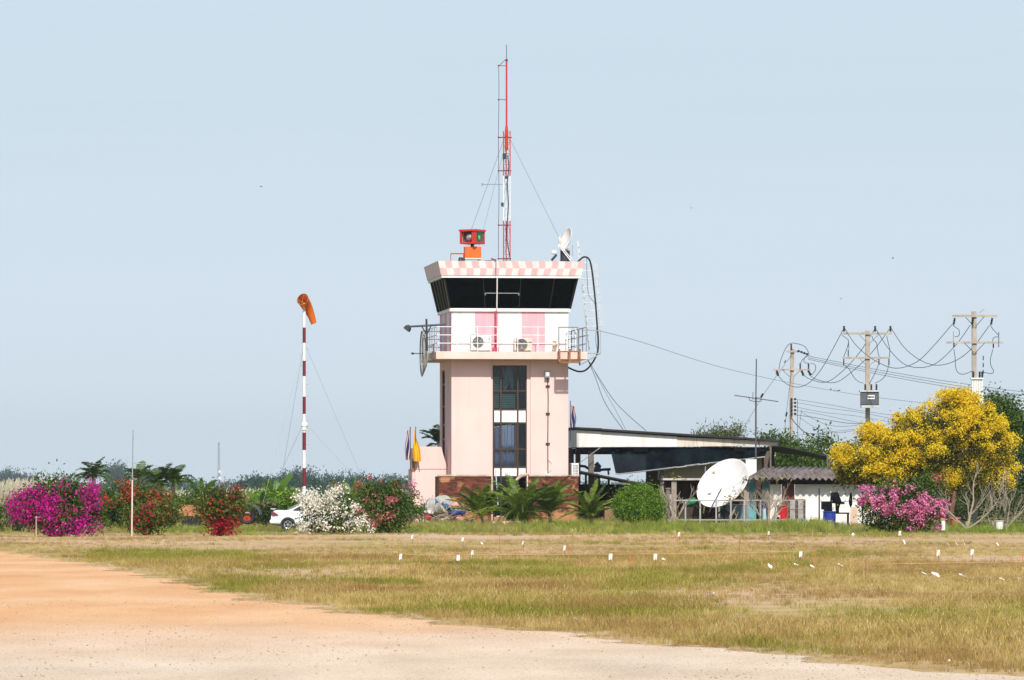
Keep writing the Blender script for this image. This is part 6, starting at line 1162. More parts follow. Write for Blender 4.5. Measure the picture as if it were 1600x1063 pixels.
# bare frangipani shrubs
def bare(label, px, pb, D, specs, seed, m_=BARKP, leaf=None, group=None, name='bare_tree'):
    b_ = at(px, pb, D); b_.z = 0; t = thing(name, label, 'tree', b_, 0, group); rr_ = random.Random(seed); m = MB()
    for dx, dy, dz, L_, r_, dep in specs: branchy(m, b_, (dx, dy, dz), L_, r_, dep, .5, .25, 3, 4, rr_, .68)
    m.build('branches', m_, t, world=True)
    tr = MB(); tr.tube([b_ + Vector((0, 0, -.1)), b_ + Vector((.02, 0, .35))], [specs[0][4] * 1.25, specs[0][4] * 1.0], 8); tr.build('trunk', m_, t, world=True)
    if leaf:
        V = [];
        for (x, y, n_) in leaf: V += [np.array(at(x, y, D)) + RG.normal(size=3) * [.12, .12, .10] for _ in range(n_)]
        npmesh('leaves', leafquads(np.array(V), .22, .3, .3), 4, leafmat('sparse leaf', [(.12, .14, .03), (.24, .22, .06), (.34, .22, .10)]), t, RG.uniform(size=len(V)))
    return t
bare('bare pale branched shrub at the corner of the steel fence', 1052, 815, 236., [(0, 0, 1, .95, .075, 3), (-.6, .1, .8, 1.0, .06, 3), (.6, -.1, .8, 1.0, .06, 3), (.25, .3, .9, .95, .05, 3)], 5, leaf=[(1034, 745, 4), (1049, 742, 4), (1060, 750, 5), (1090, 790, 5)], group='bare shrubs by the steel fence')
bare('bare twiggy tree standing before the red bin and teal door', 1200, 822, 232., [(0, 0, 1, .8, .055, 5), (-.8, .1, .9, .9, .045, 5), (.8, .1, .9, .9, .045, 5), (-.15, -.3, .9, .85, .04, 5)], 8, leaf=[(1163, 750, 12), (1192, 742, 10), (1185, 748, 8), (1230, 745, 8), (1215, 752, 5)], group='bare shrubs by the steel fence')
bare('leafy yellow green frangipani stump at the foot of the big dish', 1141, 814, 237.5, [(0, 0, 1, .6, .05, 1), (.4, 0, .8, .5, .03, 1)], 3, leaf=[(1143, 778, 18), (1150, 772, 12), (1135, 785, 12), (1102, 792, 8)], name='frangipani')
bare('pale bare tree with wide forking branches below the yellow tree', 1510, 822, 214., [(.25, 0, 1, 1.25, .06, 4), (-.65, .05, .9, 1.1, .04, 3), (.85, 0, .6, 1.2, .04, 3)], 21, group='bare trees before the dark trees')
bare('second bare tree with thin upright stems beside the worn white bucket', 1572, 820, 216., [(.3, 0, 1, 1.0, .045, 4), (-.2, .1, 1, 1.1, .04, 3), (.6, 0, .8, 1.0, .035, 3)], 33, group='bare trees before the dark trees')
bare('thin leaning bare sapling between the two bare trees', 1550, 822, 217., [(.4, 0, 1, 1.1, .03, 3), (-.5, 0, 1, 1.0, .028, 3)], 41, group='bare trees before the dark trees')
t = thing('tree_stump', 'leaning reddish tree stump by the terracotta pot', 'stump', (XW(1484, 228), 228, 0)); m = MB(); m.tube([(0, 0, 0), (.05, 0, .5), (.16, 0, 1.1), (.22, .1, 1.6)], [.15, .12, .1, .06], 8); m.tube([(.05, 0, .5), (-.2, 0, 1.0)], [.07, .04], 6); m.build('trunk', mat('reddish bark', (.16, .075, .045), .9, .35, 5, .5), t)
t = thing('concrete_post', 'grey concrete post standing behind the forked bare tree', 'post', (XW(1523.5, 240), 240, 0)); m = MB(); m.bb(-.11, .11, -.1, .1, 0, ZW(778, 240)); m.build('shaft', mat('concrete post', (.34, .31, .27), .9, .2, 4), t); m = MB(); m.bb(-.13, .13, -.12, .12, ZW(778, 240) + .002, ZW(776, 240)); m.build('post_cap', mat('concrete post', (.34, .31, .27)), t)
# ------------------------------------------------------------------ broadleaf trees behind
def tree(label, px, D, lobes_, n, size, lm, group=None, name='leafy_tree', cat='tree', tr=.2, per=14, shell=.4, up=.3, aspect=.45):
    b_ = at(px, 800, D); b_.z = 0; t = thing(name, label, cat, b_, 0, group); lb_ = [blob(D, *q, 0, 1.0) for q in lobes_]
    leaves('crown', lb_, n, size, lm, t, per=per, shell=shell, aspect=aspect, up=up)
    m = MB(); c0 = Vector(lb_[0][0]); fork = b_.lerp(c0, .45); m.tube([b_, b_.lerp(fork, .5) + Vector((.05, 0, 0)), fork], [tr, tr * .85, tr * .7], 8)
    for c, r_ in lb_: m.tube([fork, fork.lerp(Vector(c), .55) + Vector((0, 0, .1)), Vector(c)], [tr * .5, tr * .3, tr * .1], 6)
    m.build('trunk', BARK, t, world=True); return t
BG = 'trees behind the house and yellow tree'
tree('tall dark green tree with feathery tips beyond the yellow tree', 1580, 290., [(1560, 650, 24, 30), (1575, 665, 30, 34), (1555, 690, 26, 30), (1590, 690, 30, 30), (1547, 630, 8, 14), (1572, 632, 8, 12)], 11000, .20, LG, BG, per=10, up=.8)
tree('very dark dense tree at the picture edge below the feathery tree', 1605, 262., [(1610, 720, 36, 46), (1590, 745, 40, 40), (1640, 730, 40, 60), (1600, 780, 50, 30)], 9000, .16, LD, BG)
tree('dark bushy tree filling the shade under the yellow blossoms', 1500, 256., [(1480, 705, 52, 40), (1530, 715, 36, 36), (1430, 720, 40, 30), (1500, 765, 60, 34), (1440, 775, 50, 34), (1550, 780, 50, 34), (1480, 795, 60, 20)], 15000, .15, LD, BG)
tree('dark round tree between white house and pink flowers', 1390, 256., [(1395, 750, 38, 26), (1365, 740, 30, 20), (1405, 780, 30, 30)], 5000, .15, LD, BG)
tree('pale green drooping tree above the shed roof', 1125, 300., [(1122, 680, 20, 10), (1105, 684, 17, 7), (1142, 681, 19, 10), (1150, 672, 8, 6), (1120, 694, 38, 10)], 4200, .18, LO, BG, up=.9, per=8, aspect=.28)
tree('green leafy tree behind the leaning pole and awning', 1220, 300., [(1205, 690, 18, 7), (1228, 694, 22, 9), (1190, 685, 6, 5), (1240, 706, 28, 9), (1250, 726, 46, 18), (1215, 728, 30, 18), (1285, 726, 24, 14)], 9000, .18, LG, BG)
tree('sparse twiggy tree between pole and yellow blossom', 1285, 305., [(1282, 690, 16, 10), (1296, 698, 14, 12), (1270, 702, 10, 8)], 900, .20, LG, BG, per=7)
# tall plume grass at the far edge of the field
V = []
REED = leafmat('pale plume grass', [(.20, .19, .08), (.42, .38, .24), (.62, .57, .44)], .4)
def plume(x, D, h):
    b = np.array([x, D, 0.0]); ln = np.array([RG.normal() * .18 + .12, RG.normal() * .1, 1.0]); tp_ = b + ln * h; s_ = np.array([.018, 0, 0]); out = [b - s_, b + s_, tp_ * .75 + b * .25 + s_ * .6, tp_ * .75 + b * .25 - s_ * .6]
    for k in range(4):
        a = tp_ * (.66 + .09 * k) + b * (.34 - .09 * k); e = a + np.array([RG.normal() * .10 + .10, RG.normal() * .06, .30]); w = np.array([.035, 0, 0]); out += [a - w, a + w, e + w * .4, e - w * .4]
    return out
for x, D, h in [(XW(RG.uniform(-260, 78), d), d, RG.uniform(1.4, 2.35) if RG.uniform() < .8 else RG.uniform(.6, 1.2)) for d in RG.uniform(300, 322, 1500)] : V += plume(x, D, h * (1.0 if True else 1))
for x, D, h in [(XW(RG.uniform(255, 470), d), d, RG.uniform(1.1, 1.7)) for d in RG.uniform(322, 345, 420)]: V += plume(x, D, h)
V = np.array(V); r_ = np.tile(np.array([.1, .7, .8, .9, 1.0]), len(V) // 20) - RG.uniform(0, .25, len(V) // 4)
tag(npmesh('plume_grass', V, 4, REED, None, np.clip(r_, 0, 1)), 'tall pale feathery plume grass along the far edge of the field', kind='stuff')
V = []
for x, D in [(XW(RG.uniform(-300, 700), d), d) for d in RG.uniform(262, 360, 5200)]:
    h = RG.uniform(.25, .7); b = np.array([x, D, 0]); w = np.array([.05, .02, 0]); tp_ = b + np.array([RG.normal() * .15, 0, h]); V += [b - w, b + w, tp_ + w * .4, tp_ - w * .4]
tag(npmesh('far_grass', np.array(V), 4, leafmat('far grass', [(.10, .11, .03), (.22, .20, .07), (.34, .29, .13)]), None, RG.uniform(size=len(V) // 4)), 'rough straw and green grass beyond the bushes', kind='stuff')
# ------------------------------------------------------------------ far trees fading into the haze
LF = leafmat('far leaf', [(.008, .035, .016), (.016, .06, .026), (.03, .085, .035)], .2)
FG = 'distant trees on the horizon'
for lab, px, D_, lo in (('distant blue green tree at the edge of the plume grass, tallest of its row', 16, 3300., [(14, 748, 15, 11), (4, 752, 12, 10), (24, 754, 10, 8)]), ('distant small round tree between two others over the plume grass', 33, 3300., [(32, 754, 10, 7), (28, 757, 10, 5)]), ('distant low tree beside the magenta bush over the plume grass', 50, 3300., [(48, 757, 10, 7), (42, 760, 8, 4)]), ('distant spreading blue tree above the tall thin pole', 182, 2900., [(180, 738, 14, 9), (190, 740, 12, 10), (170, 745, 9, 8), (182, 750, 16, 10)]), ('distant tree just beyond the spreading blue tree', 226, 3300., [(224, 742, 10, 7), (232, 748, 10, 9)])):
    tree(lab, px, D_, lo, 3600, 1.3, LF, FG, name='distant_tree', tr=.5, shell=.35)
lo = []; rr_ = random.Random(3); prof_t = [(150, 758), (265, 752), (285, 746), (300, 751), (318, 748), (345, 752), (365, 750), (395, 748), (430, 742), (455, 734), (480, 733), (505, 741), (525, 738), (540, 735), (560, 741), (585, 744), (610, 742), (640, 746), (700, 748), (800, 752), (960, 752), (1300, 752)]
for px in np.arange(-260, 1900, 9): D_ = rr_.uniform(2600, 3900); tp_ = np.interp(px, [a for a, b in prof_t], [b for a, b in prof_t], left=759, right=752) + rr_.uniform(-2, 3); hgt = (768 - tp_) / 2 + 1; lo.append(blob(D_, px, tp_ + hgt, rr_.uniform(7, 12), hgt, 0, 1.0))
o = leaves('far_woods', lo, 46000, 1.5, LF, None, per=16, cr=1.6, shell=.45); tag(o, 'blue green belt of woodland along the horizon', kind='stuff')
lo = []
for px in list(np.arange(372, 640, 8)): D_ = rr_.uniform(1300, 1900); tp_ = np.interp(px, [370, 390, 420, 455, 480, 520, 560, 600, 640], [756, 748, 747, 744, 747, 751, 749, 754, 752]) + rr_.uniform(-3, 3); hgt = (775 - tp_) / 2; lo.append(blob(D_, px, tp_ + hgt, rr_.uniform(7, 11), hgt, 0, 1.0))
o = leaves('middle_woods', lo, 20000, .8, LF, None, per=16, cr=.9, shell=.45); tag(o, 'nearer green belt of trees behind the windsock pole', kind='stuff')

# ================================================================== POLES, TRANSFORMERS, POWER LINES
CONC = mat('grey brown pole concrete', (.42, .36, .30), .9, .2, 2.5, .25, 14, dirt=(.22, .19, .16), dirt_amt=.5, dscale=(4, 4, .5))
INS = mat('brown black insulator', (.02, .015, .02), .25, .2, 6, spec=.6); STRUT = mat('dark strut', (.10, .11, .12), .6)
def insul(m, p, d, L_=.38, r=.075):
    d = Vector(d).normalized(); Mx = Matrix.Translation(Vector(p)) @ d.to_track_quat('Z', 'Y').to_matrix().to_4x4(); pr = [(0, 0)]
    for k in range(4): z = L_ * (k + .3) / 4; pr += [(r * .55, z), (r, z + L_ * .07), (r * .55, z + L_ * .14)]
    m.lathe(pr + [(0, L_)], Mx, 10)
def pole(label, D, px_t, py_t, px_b, arms, wid, group='utility poles beside the houses'):
    bx = XW(px_b, D); t = thing('utility_pole', label, 'utility pole', (bx, D, 0), 0, group); q = lambda px, py, dy=0: Vector((XW(px, D) - bx, dy, ZW(py, D)))
    m = MB(); a = Vector((0, 0, 0)); b_ = q(px_t, py_t); m.bar(a, b_, wid, wid); m.build('shaft', CONC, t)
    for (x0, x1, py, h) in arms: m = MB(); m.bb(q(x0, py).x, q(x1, py).x, -wid / 2 - .11, -wid / 2 - .004, q(x0, py).z - h / 2, q(x0, py).z + h / 2); m.build('crossarm', CONC, t)
    return t, q
def jump(t, q, lst, r=.022):
    m = MB()
    for l in lst: m.tube(smooth_([q(*p[:2], p[2] if len(p) > 2 else -.2) for p in l]), r, 5)
    m.build('jumper_cable', WIREM, t)
def c8(x, y): return (1140 + x * 460 / 1600, 460 + y * 260 / 904)
# pole with the white transformer
D3 = 330.; t, q3 = pole('taller double armed utility pole rising behind the yellow tree', D3, 1522, 487, 1523, [(1487.5, 1558, 494, .15), (1478, 1567, 535.5, .13)], .30)
m = MB()
for px, s_ in ((1490.5, -1), (1519, -1), (1549, -1)): insul(m, q3(px + 1.0, 497, -.25), q3(px - 1, 507, -.25) - q3(px + 1.0, 497, -.25), .46, .10)
insul(m, q3(1490, 536, -.25), (0, 0, -1), .3, .07); insul(m, q3(1551.5, 537, -.25), (0, 0, -1), .3, .07)
m.build('insulator', INS, t)
m = MB(); [m.bar(q3(a, b_, -.27), q3(c, d, -.27), .05, .05) for a, b_, c, d in ((1508, 496, 1521, 510), (1537, 496, 1524, 510), (1506, 536, 1522, 552), (1538, 536, 1523, 552))]; m.build('arm_brace', STRUT, t)
m = MB(); m.cyl(q3(1489, 518, -.25), q3(1489, 536, -.25), .015); m.cyl(q3(1560, 519, -.25), q3(1560, 543, -.25), .03); m.cyl(q3(1530, 490), q3(1538, 483), .012); m.build('arrester', STRUT, t)
jump(t, q3, [[(1488, 508), (1493, 512), (1498, 516), (1498.5, 523), (1495, 526.5), (1491, 526)], [(1547, 508), (1551, 515), (1555, 519), (1559, 524)], [(1551, 535), (1551, 530), (1554, 527), (1560, 527)], [(1490, 546), (1492, 560), (1493, 575), (1497, 583), (1506, 585), (1519, 580)], [(1551, 546), (1547, 562), (1548, 572), (1552, 580), (1549, 584), (1536, 582)]])
tr = thing('transformer', 'white finned transformer on the pole above the yellow blossoms', 'transformer', (XW(1525, D3), D3 - .6, ZW(634, D3)), 0, 'pole transformers'); h_ = ZW(593, D3) - ZW(634, D3); kx = D3 / F
m = MB(); m.bb(-8 * kx, 8 * kx, -.3, .28, 0, h_); m.build('tank', WHITE, tr); m = MB(); [m.bb(x - .03, x + .03, -.42, -.3, .1, h_ - .1) for x in np.linspace(-8 * kx, 8 * kx, 7)]; m.build('fins', WHITE, tr); m = MB(); m.bb(-10 * kx, 10 * kx, -.45, .3, h_, h_ + .08); m.build('cover', WHITE, tr)
m = MB(); [insul(m, (x * kx, -.2, h_ + .08), (0, 0, 1), .42, .10) for x in (-6, 4, 8)]; m.build('bushing', INS, tr); m = MB(); [insul(m, (9.5 * kx, -.2, h_ + .3 + .45 * k), (0, 0, 1), .3, .05) for k in range(3)]; m.build('surge_arrester', INS, tr)
# pole with the grey transformer
D2 = 340.; t, q2 = pole('double armed utility pole carrying the grey transformer', D2, 1355.5, 517, 1356, [(1315, 1393, 521.5, .13), (1316, 1390, 559.5, .12)], .29)
m = MB(); [insul(m, q2(px, 519, -.2), (0, 0, 1), .40, .10) for px in (1318.5, 1367, 1391)]; insul(m, q2(1325, 558, -.25), (0, 0, 1), .5, .05); [insul(m, q2(px, 561, -.25), (0, 0, -1), .42, .06) for px in (1318, 1373, 1388.5)]; m.build('insulator', INS, t)
m = MB(); [m.bar(q2(a, b_, -.27), q2(c, d, -.27), .03, .03) for a, b_, c, d in ((1342, 523, 1353, 535), (1373, 523, 1358, 537), (1343, 561, 1353, 571), (1372, 561, 1358, 571))]; m.build('arm_brace', STRUT, t)
jump(t, q2, [[(1315, 524), (1321, 528), (1325.5, 533), (1323, 545), (1318, 558)], [(1325.5, 534), (1326, 545)], [(1362, 525), (1364, 531), (1369, 536), (1371, 548), (1374, 560)], [(1385, 525), (1388, 538), (1390, 548), (1389, 560)], [(1319, 571), (1327, 578), (1334, 590), (1342, 597), (1349, 599)], [(1372, 571), (1366, 585), (1358, 600)], [(1388, 571), (1385, 583), (1378, 593), (1367, 599)]])
tr = thing('transformer', 'grey ribbed transformer with a white label on the middle pole', 'transformer', (XW(1357, D2), D2 - .75, ZW(634, D2)), 0, 'pole transformers'); kx = (D2 - .75) / F; h_ = 21 * kx
GREYT = mat('grey transformer paint', (.16, .18, .20), .5, .15, 4); m = MB(); m.bb(-13.5 * kx, 14.5 * kx, -.35, .4, 0, h_); m.build('tank', GREYT, tr); m = MB(); [m.bb(x - .02, x + .02, -.50, -.35, .08, h_ - .08) for x in np.linspace(-13 * kx, 14 * kx, 17)]; m.build('fins', GREYT, tr)
LGR = mat('light grey steel', (.52, .53, .53), .5); m = MB(); m.bb(-15.5 * kx, 15.5 * kx, -.55, .45, h_, h_ + .10); m.bb(-13 * kx, 15 * kx, -.5, .4, -.16, 0); m.build('cover', LGR, tr)
m = MB(); m.bb(-3.5 * kx, 7.5 * kx, -.525, -.502, h_ * .46, h_ * .76); lbp = m.build('label_plate', WHITE, tr); m = MB()
for x, w in ((-2.2, .10), (-.6, .13), (1.1, .08), (2.6, .13), (4.6, .10), (6, .07)): m.bb(x * kx - w / 2, x * kx + w / 2, -.53, -.526, h_ * .56, h_ * .67)
m.build('label_marks', GREYT, lbp)
m = MB(); [insul(m, (x * kx, -.1, h_ + .1), (0, 0, 1), .42, .09) for x in (-6.5, 3, 11)]; m.build('bushing', INS, tr)
# slender leaning pole
D1 = 360.; t, q1 = pole('slender slightly leaning utility pole behind the shed with a rack of spools', D1, 1238, 545, 1233.5, [(1229, 1247, 549.5, .14), (1208, 1266, 578, .10)], .27)
m = MB(); insul(m, q1(1236, 547, -.2), (0, 0, 1), .42, .09); insul(m, q1(1245, 548, -.3), q1(1264, 555, -.3) - q1(1245, 548, -.3), .85, .10); insul(m, q1(1213, 579, -.25), q1(1216, 588, -.25) - q1(1213, 579, -.25), .42, .12); insul(m, q1(1252, 579, -.25), q1(1255, 587, -.25) - q1(1252, 579, -.25), .42, .12); insul(m, q1(1262, 579, -.25), q1(1267, 587, -.25) - q1(1262, 579, -.25), .42, .12); insul(m, q1(1250, 577, -.25), (0, 0, 1), .4, .08); insul(m, q1(1263, 577, -.25), (0, 0, 1), .4, .08); m.build('insulator', INS, t)
m = MB(); [m.sph(q1(px, 624 + 5.7 * k, -.25), (.09, .09, .09), 8, 5) for k in range(5) for px in (1236.5, 1242)]; m.build('spool', INS, t)
m = MB(); [m.bar(q1(a, b_, -.27), q1(c, d, -.27), .04, .04) for a, b_, c, d in ((1222, 578, 1233, 589), (1251, 578, 1240, 589))]; m.build('arm_brace', STRUT, t)
jump(t, q1, [[(1217, 577), (1220, 562), (1228, 544), (1235, 537), (1243, 537), (1256, 541), (1262, 549), (1264, 555)], [(1250, 570), (1254, 562), (1262, 556)], [(1263, 568), (1256, 566), (1258, 558), (1264, 556)], [(1266, 568), (1273, 570), (1274, 578), (1268, 586)], [(1212, 586), (1216, 578)]])
m = MB(); m.cyl(q1(1246, 625, -.1), q1(1246.3, 700, -.1), .02); m.cyl(q1(1252, 640, -.1), q1(1249, 668, -.1), .014); m.build('service_riser', STRUT, t)
PLG = 'power lines between the poles'
def pw(label, pts, Da, Db, r=.022, group=PLG, name='power_line'):
    n_ = len(pts) - 1; wire(name, label, 'power line', smooth_([at(x, y, Da + (Db - Da) * k / n_) for k, (x, y) in enumerate(pts)], 5), r, WIREM, group)
C = lambda *l: [c8(*p) for p in l]
pw('slack line dipping from the slender pole to the grey transformer pole, lowest of three', C((262, 440), (300, 480), (340, 500), (385, 503), (440, 475), (500, 405), (560, 300), (618, 190)), D1, D2)
pw('slack line from the slender pole to the middle insulator of the grey transformer pole', C((395, 435), (440, 462), (520, 478), (600, 430), (700, 325), (788, 190)), D1, D2)
pw('slack line from the slender pole to the end insulator of the grey transformer pole', C((432, 435), (470, 462), (570, 480), (660, 425), (770, 320), (868, 190)), D1, D2)
pw('deep swag starting at the first insulator of the grey transformer pole', C((625, 185), (690, 280), (790, 360), (900, 402), (1010, 372), (1100, 290), (1208, 165)), D2, D3)
pw('deep swag starting at the middle insulator of the grey transformer pole', C((793, 185), (860, 290), (950, 380), (1045, 398), (1130, 370), (1230, 275), (1308, 168)), D2, D3)
pw('deep swag starting at the end insulator of the grey transformer pole', C((878, 185), (950, 290), (1040, 360), (1130, 386), (1230, 360), (1320, 290), (1412, 170)), D2, D3)
for lab, ya, yb in (('upper of three long straight lines passing behind the transformer poles', 333, 531), ('middle of three long straight lines passing behind the transformer poles', 343, 548), ('lower of three long straight lines passing behind the transformer poles', 351, 566)):
    pw(lab, [(c8(425, ya)[0], c8(425, ya)[1] + .4), c8(800, ya + (yb - ya) * .34 + 9), c8(1200, ya + (yb - ya) * .68 + 8), c8(1600, yb), c8(2000, yb + 45)], D1, D1 + 12, .016)
for k, (lab, pts) in enumerate((('topmost service line from the spool rack', ((358, 570), (560, 603), (700, 630), (870, 655), (1200, 700))), ('second service line from the spool rack', ((358, 588), (560, 622), (700, 640), (900, 680))), ('third service line from the spool rack', ((358, 612), (500, 640), (690, 662), (900, 700))), ('fourth service line from the spool rack, running to the yellow tree', ((350, 630), (480, 650), (665, 690), (800, 715))), ('thick service line sagging from the spool rack to the yellow tree', ((350, 655), (450, 668), (560, 688), (660, 702), (780, 700))), ('low service line sagging from the spool rack towards the yellow tree top', ((390, 640), (480, 690), (560, 715), (670, 715), (760, 690))), ('lowest curving service line beside the slender pole', ((380, 670), (450, 715), (520, 745), (620, 750), (740, 725))), ('nearly level line from the roofs up to the yellow tree', ((370, 765), (500, 753), (620, 740), (760, 725))))):
    pw(lab, [c8(*p) for p in pts], D1 - .5, D1 - 6, .012 if k != 4 else .018, 'service lines from the spool rack', 'service_line')
pw('thick black cable dropping from the slender pole to the roofs behind', C((330, 665), (370, 715), (430, 765), (500, 805), (540, 830)), D1, D1 - 10, .03, None, 'service_line')
wire('stay_wire', 'broken stay wire with insulators from the slender pole head to the aerial side', 'wire', [at(1239, 552, D1), at(1196, 612, D1 - 3), at(1160, 672, D1 - 6)], .014, WIREM, 'stays of the slender pole')
m_ = MB(); insul(m_, at(1192.5, 615, D1 - 3.2), at(1189, 621, D1 - 3.3) - at(1192.5, 615, D1 - 3.2), .35, .09); insul(m_, at(1228, 563, D1 - .8), at(1225, 568, D1 - .9) - at(1228, 563, D1 - .8), .25, .05); m_.build('insulator', INS, bpy.data.objects['stay_wire.005'])
wire('stay_wire', 'steep stay wire with dark insulators close beside the slender pole', 'wire', [at(1237, 580, D1), at(1231, 625, D1 - 3), at(1224, 690, D1 - 7)], .014, WIREM, 'stays of the slender pole')
m_ = MB(); insul(m_, at(1229.5, 644, D1 - 4), at(1228, 652, D1 - 4.2) - at(1229.5, 644, D1 - 4), .36, .08); insul(m_, at(1227, 656, D1 - 4.5), at(1226, 661, D1 - 4.7) - at(1227, 656, D1 - 4.5), .22, .05); m_.build('insulator', INS, bpy.data.objects['stay_wire.006'])
TL0 = wloc(939, 517, -1.5); wire('telephone_line', 'long thin line running from the tower balcony past the aerial to the poles', 'telephone line', smooth_([TL0, at(1000, 534, 270), at(1140, 577.5, 300), at(1300, 610.5, 335), at(1440, 629.5, 342), at(1620, 645, 350)], 6), .011, WIREM)
BIRD = mat('dark bird feather', (.02, .02, .025), .8)
def bird(label, p, s_, fly, group):
    t = thing('bird', label, 'bird', p, 0, group); m = MB(); m.sph((0, 0, s_ * .5), (s_ * .5, s_ * .25, s_ * .28), 8, 6); m.sph((s_ * .5, 0, s_ * .68), s_ * .17, 7, 5); m.cyl((s_ * .62, 0, s_ * .68), (s_ * .82, 0, s_ * .64), s_ * .04, .001, 5); m.prism([(-s_ * .4, -s_ * .1, s_ * .5), (-s_ * .4, s_ * .1, s_ * .5), (-s_ * .95, s_ * .12, s_ * .38), (-s_ * .95, -s_ * .12, s_ * .38)], (0, 0, s_ * .04)); m.build('body', BIRD, t, smooth=False)
    if fly:
        for sg in (-1, 1): m = MB(); m.prism([(s_ * .25, sg * s_ * .2, s_ * .55), (-s_ * .25, sg * s_ * .2, s_ * .55), (-s_ * .3, sg * s_ * .9, s_ * .85), (-s_ * .05, sg * s_ * 1.3, s_ * .8), (s_ * .2, sg * s_ * .8, s_ * .85)], (0, 0, s_ * .05)); m.build('wing', BIRD, t)
for k, px in enumerate((1298, 1304, 1308, 1311)): y_ = np.interp(px, [1140, 1300, 1440], [577.5, 610.3, 629.5]); bird(('small dark bird perched at one end of the row on the thin line', 'small dark bird perched next to the end bird nearer the slender pole', 'small dark bird perched third along the row from the slender pole', 'small dark bird perched beside the last gap before the grey transformer on the thin line')[k], at(px, y_, 334.8 + (px - 1300) * .05), .13 if k in (0, 3) else .09, False, 'birds perched on the thin line')
for lab, px, py, s_ in (('small dark bird flying level with the roof beacon in open sky', 408, 293, .22), ('small dark bird flying in the open sky above the utility poles', 1395, 405, .24), ('tiny bird flying high over the shed', 1080, 326, .16), ('tiny bird flying just above the grey transformer pole', 1314, 468, .18)): bird(lab, at(px, py, 255), s_ * .36, True, 'birds in the sky')
# far radio mast
RDm = 2600.; t = thing('distant_mast', 'faint distant lattice radio mast on the horizon', 'mast', (XW(342, RDm), RDm, 0)); m = MB(); zt_ = ZW(691, RDm); L3 = [(-.65, -.4), (.65, -.4), (0, .8)]
for x, y in L3: m.cyl((x, y, 0), (x * .5, y * .5, zt_), .11, n=5)
for k in range(14):
    z0, z1 = zt_ * k / 14, zt_ * (k + 1) / 14; f0, f1 = 1 - .5 * k / 14, 1 - .5 * (k + 1) / 14
    for i in range(3): p, q = L3[i], L3[(i + 1) % 3]; m.cyl((p[0] * f0, p[1] * f0, z0), (q[0] * f1, q[1] * f1, z1), .07, n=4); m.cyl((p[0] * f0, p[1] * f0, z0), (q[0] * f0, q[1] * f0, z0), .07, n=4)
m.build('lattice', GREYS, t); m = MB(); [m.cyl((.35, -.3, zt_ * u), (1.1, -.8, zt_ * u), 1.0, n=14) for u in (.42, .3)]; m.build('drum_dish', WHITE, t)
# ------------------------------------------------------------------ posts at the road side
t = thing('thin_pole', 'tall thin pole with a white foot beside the dark red bush', 'pole', (XW(206, 184), 184, 0)); q = lambda py: ZW(py, 184); dx = XW(208, 184) - XW(206, 184)
m = MB(); m.cyl((0, 0, 0), (dx * .4, 0, q(748)), .028, n=8); m.build('painted_foot', CREAM, t); m = MB(); m.cyl((dx * .4, 0, q(748)), (dx, 0, q(672)), .024, .018, 8); m.build('upper_pole', GREYS, t); m = MB(); m.cyl((dx * .4 - .0, 0, q(750)), (dx * .4, 0, q(746)), .034, n=8); m.build('collar', RUST, t)
t = thing('white_stake', 'white painted stake standing among the magenta flowers', 'stake', (XW(132.5, 178.8), 178.8, 0)); m = MB(); m.cyl((0, 0, 0), (0, 0, ZW(773, 176)), .028, n=8); m.build('stake', STEELW, t); m = MB(); m.cyl((0, 0, ZW(773, 176)), (0, 0, ZW(771.5, 176)), .042, .02, 8); m.build('stake_cap', CREAM, t)
t = thing('pipe_barrier', 'low thin white pipe barrier half buried in the magenta bush', 'barrier', (XW(56.5, 178.2), 178.2, 0)); x2 = XW(78, 172) - XW(56.5, 172); m = MB(); m.cyl((0, 0, 0), (0, 0, ZW(808, 178)), .011, n=7); m.cyl((0, 0, ZW(808.5, 178)), (x2, .5, ZW(808, 178)), .011, n=7); m.cyl((x2, .5, 0), (x2, .5, ZW(808, 178)), .011, n=7); m.build('pipe', CREAM, t); m = MB(); m.bb(-.018, .025, -.025, .025, ZW(809.5, 178), ZW(807, 178)); m.build('joint', CREAM, t)
# pale lorry side glimpsed beyond the salmon bush, and the parked scooter and junk by the tower
t = thing('white_shed', 'small white shed partly seen between the salmon bush and the pink post', 'shed', (XW(636, 262), 262, 0)); m = MB(); m.bb(-.6, .38, 0, 2, 0, ZW(770, 262)); m.build('wall', WASH, t); m = MB(); m.prism([(-.7, -.15, ZW(770, 262) + .003), (.48, -.15, ZW(770, 262) + .003), (.48, -.15, ZW(767, 262) + .05), (-.7, -.15, ZW(766, 262) + .05)], (0, 2.3, 0)); m.build('roof', CREAM, t)
JD = 243.5; k_ = JD / F; t = thing('steel_drum', 'big dented pale drum lying on its side by the brick wall', 'drum', (XW(686, JD), JD, ZW(806, JD) + .02), R(-24)); Md = Matrix.Translation((0, 0, .45)) @ Matrix.Rotation(R(78), 4, 'Y') @ Matrix.Rotation(R(20), 4, 'X')
m = MB(); m.lathe([(0, -.5), (.36, -.48), (.44, -.40), (.46, -.36), (.44, -.3), (.44, .1), (.46, .14), (.44, .18), (.42, .5), (0, .52)], Md, 26); m.build('shell', mat('pale dented steel', (.56, .53, .48), .45, .25, 3, .3, 8, metal=.2), t); m = MB(); m.lathe([(.40, -.49), (.42, -.52), (.45, -.50), (.45, -.45)], Md, 26); m.build('rim', GREYS, t)
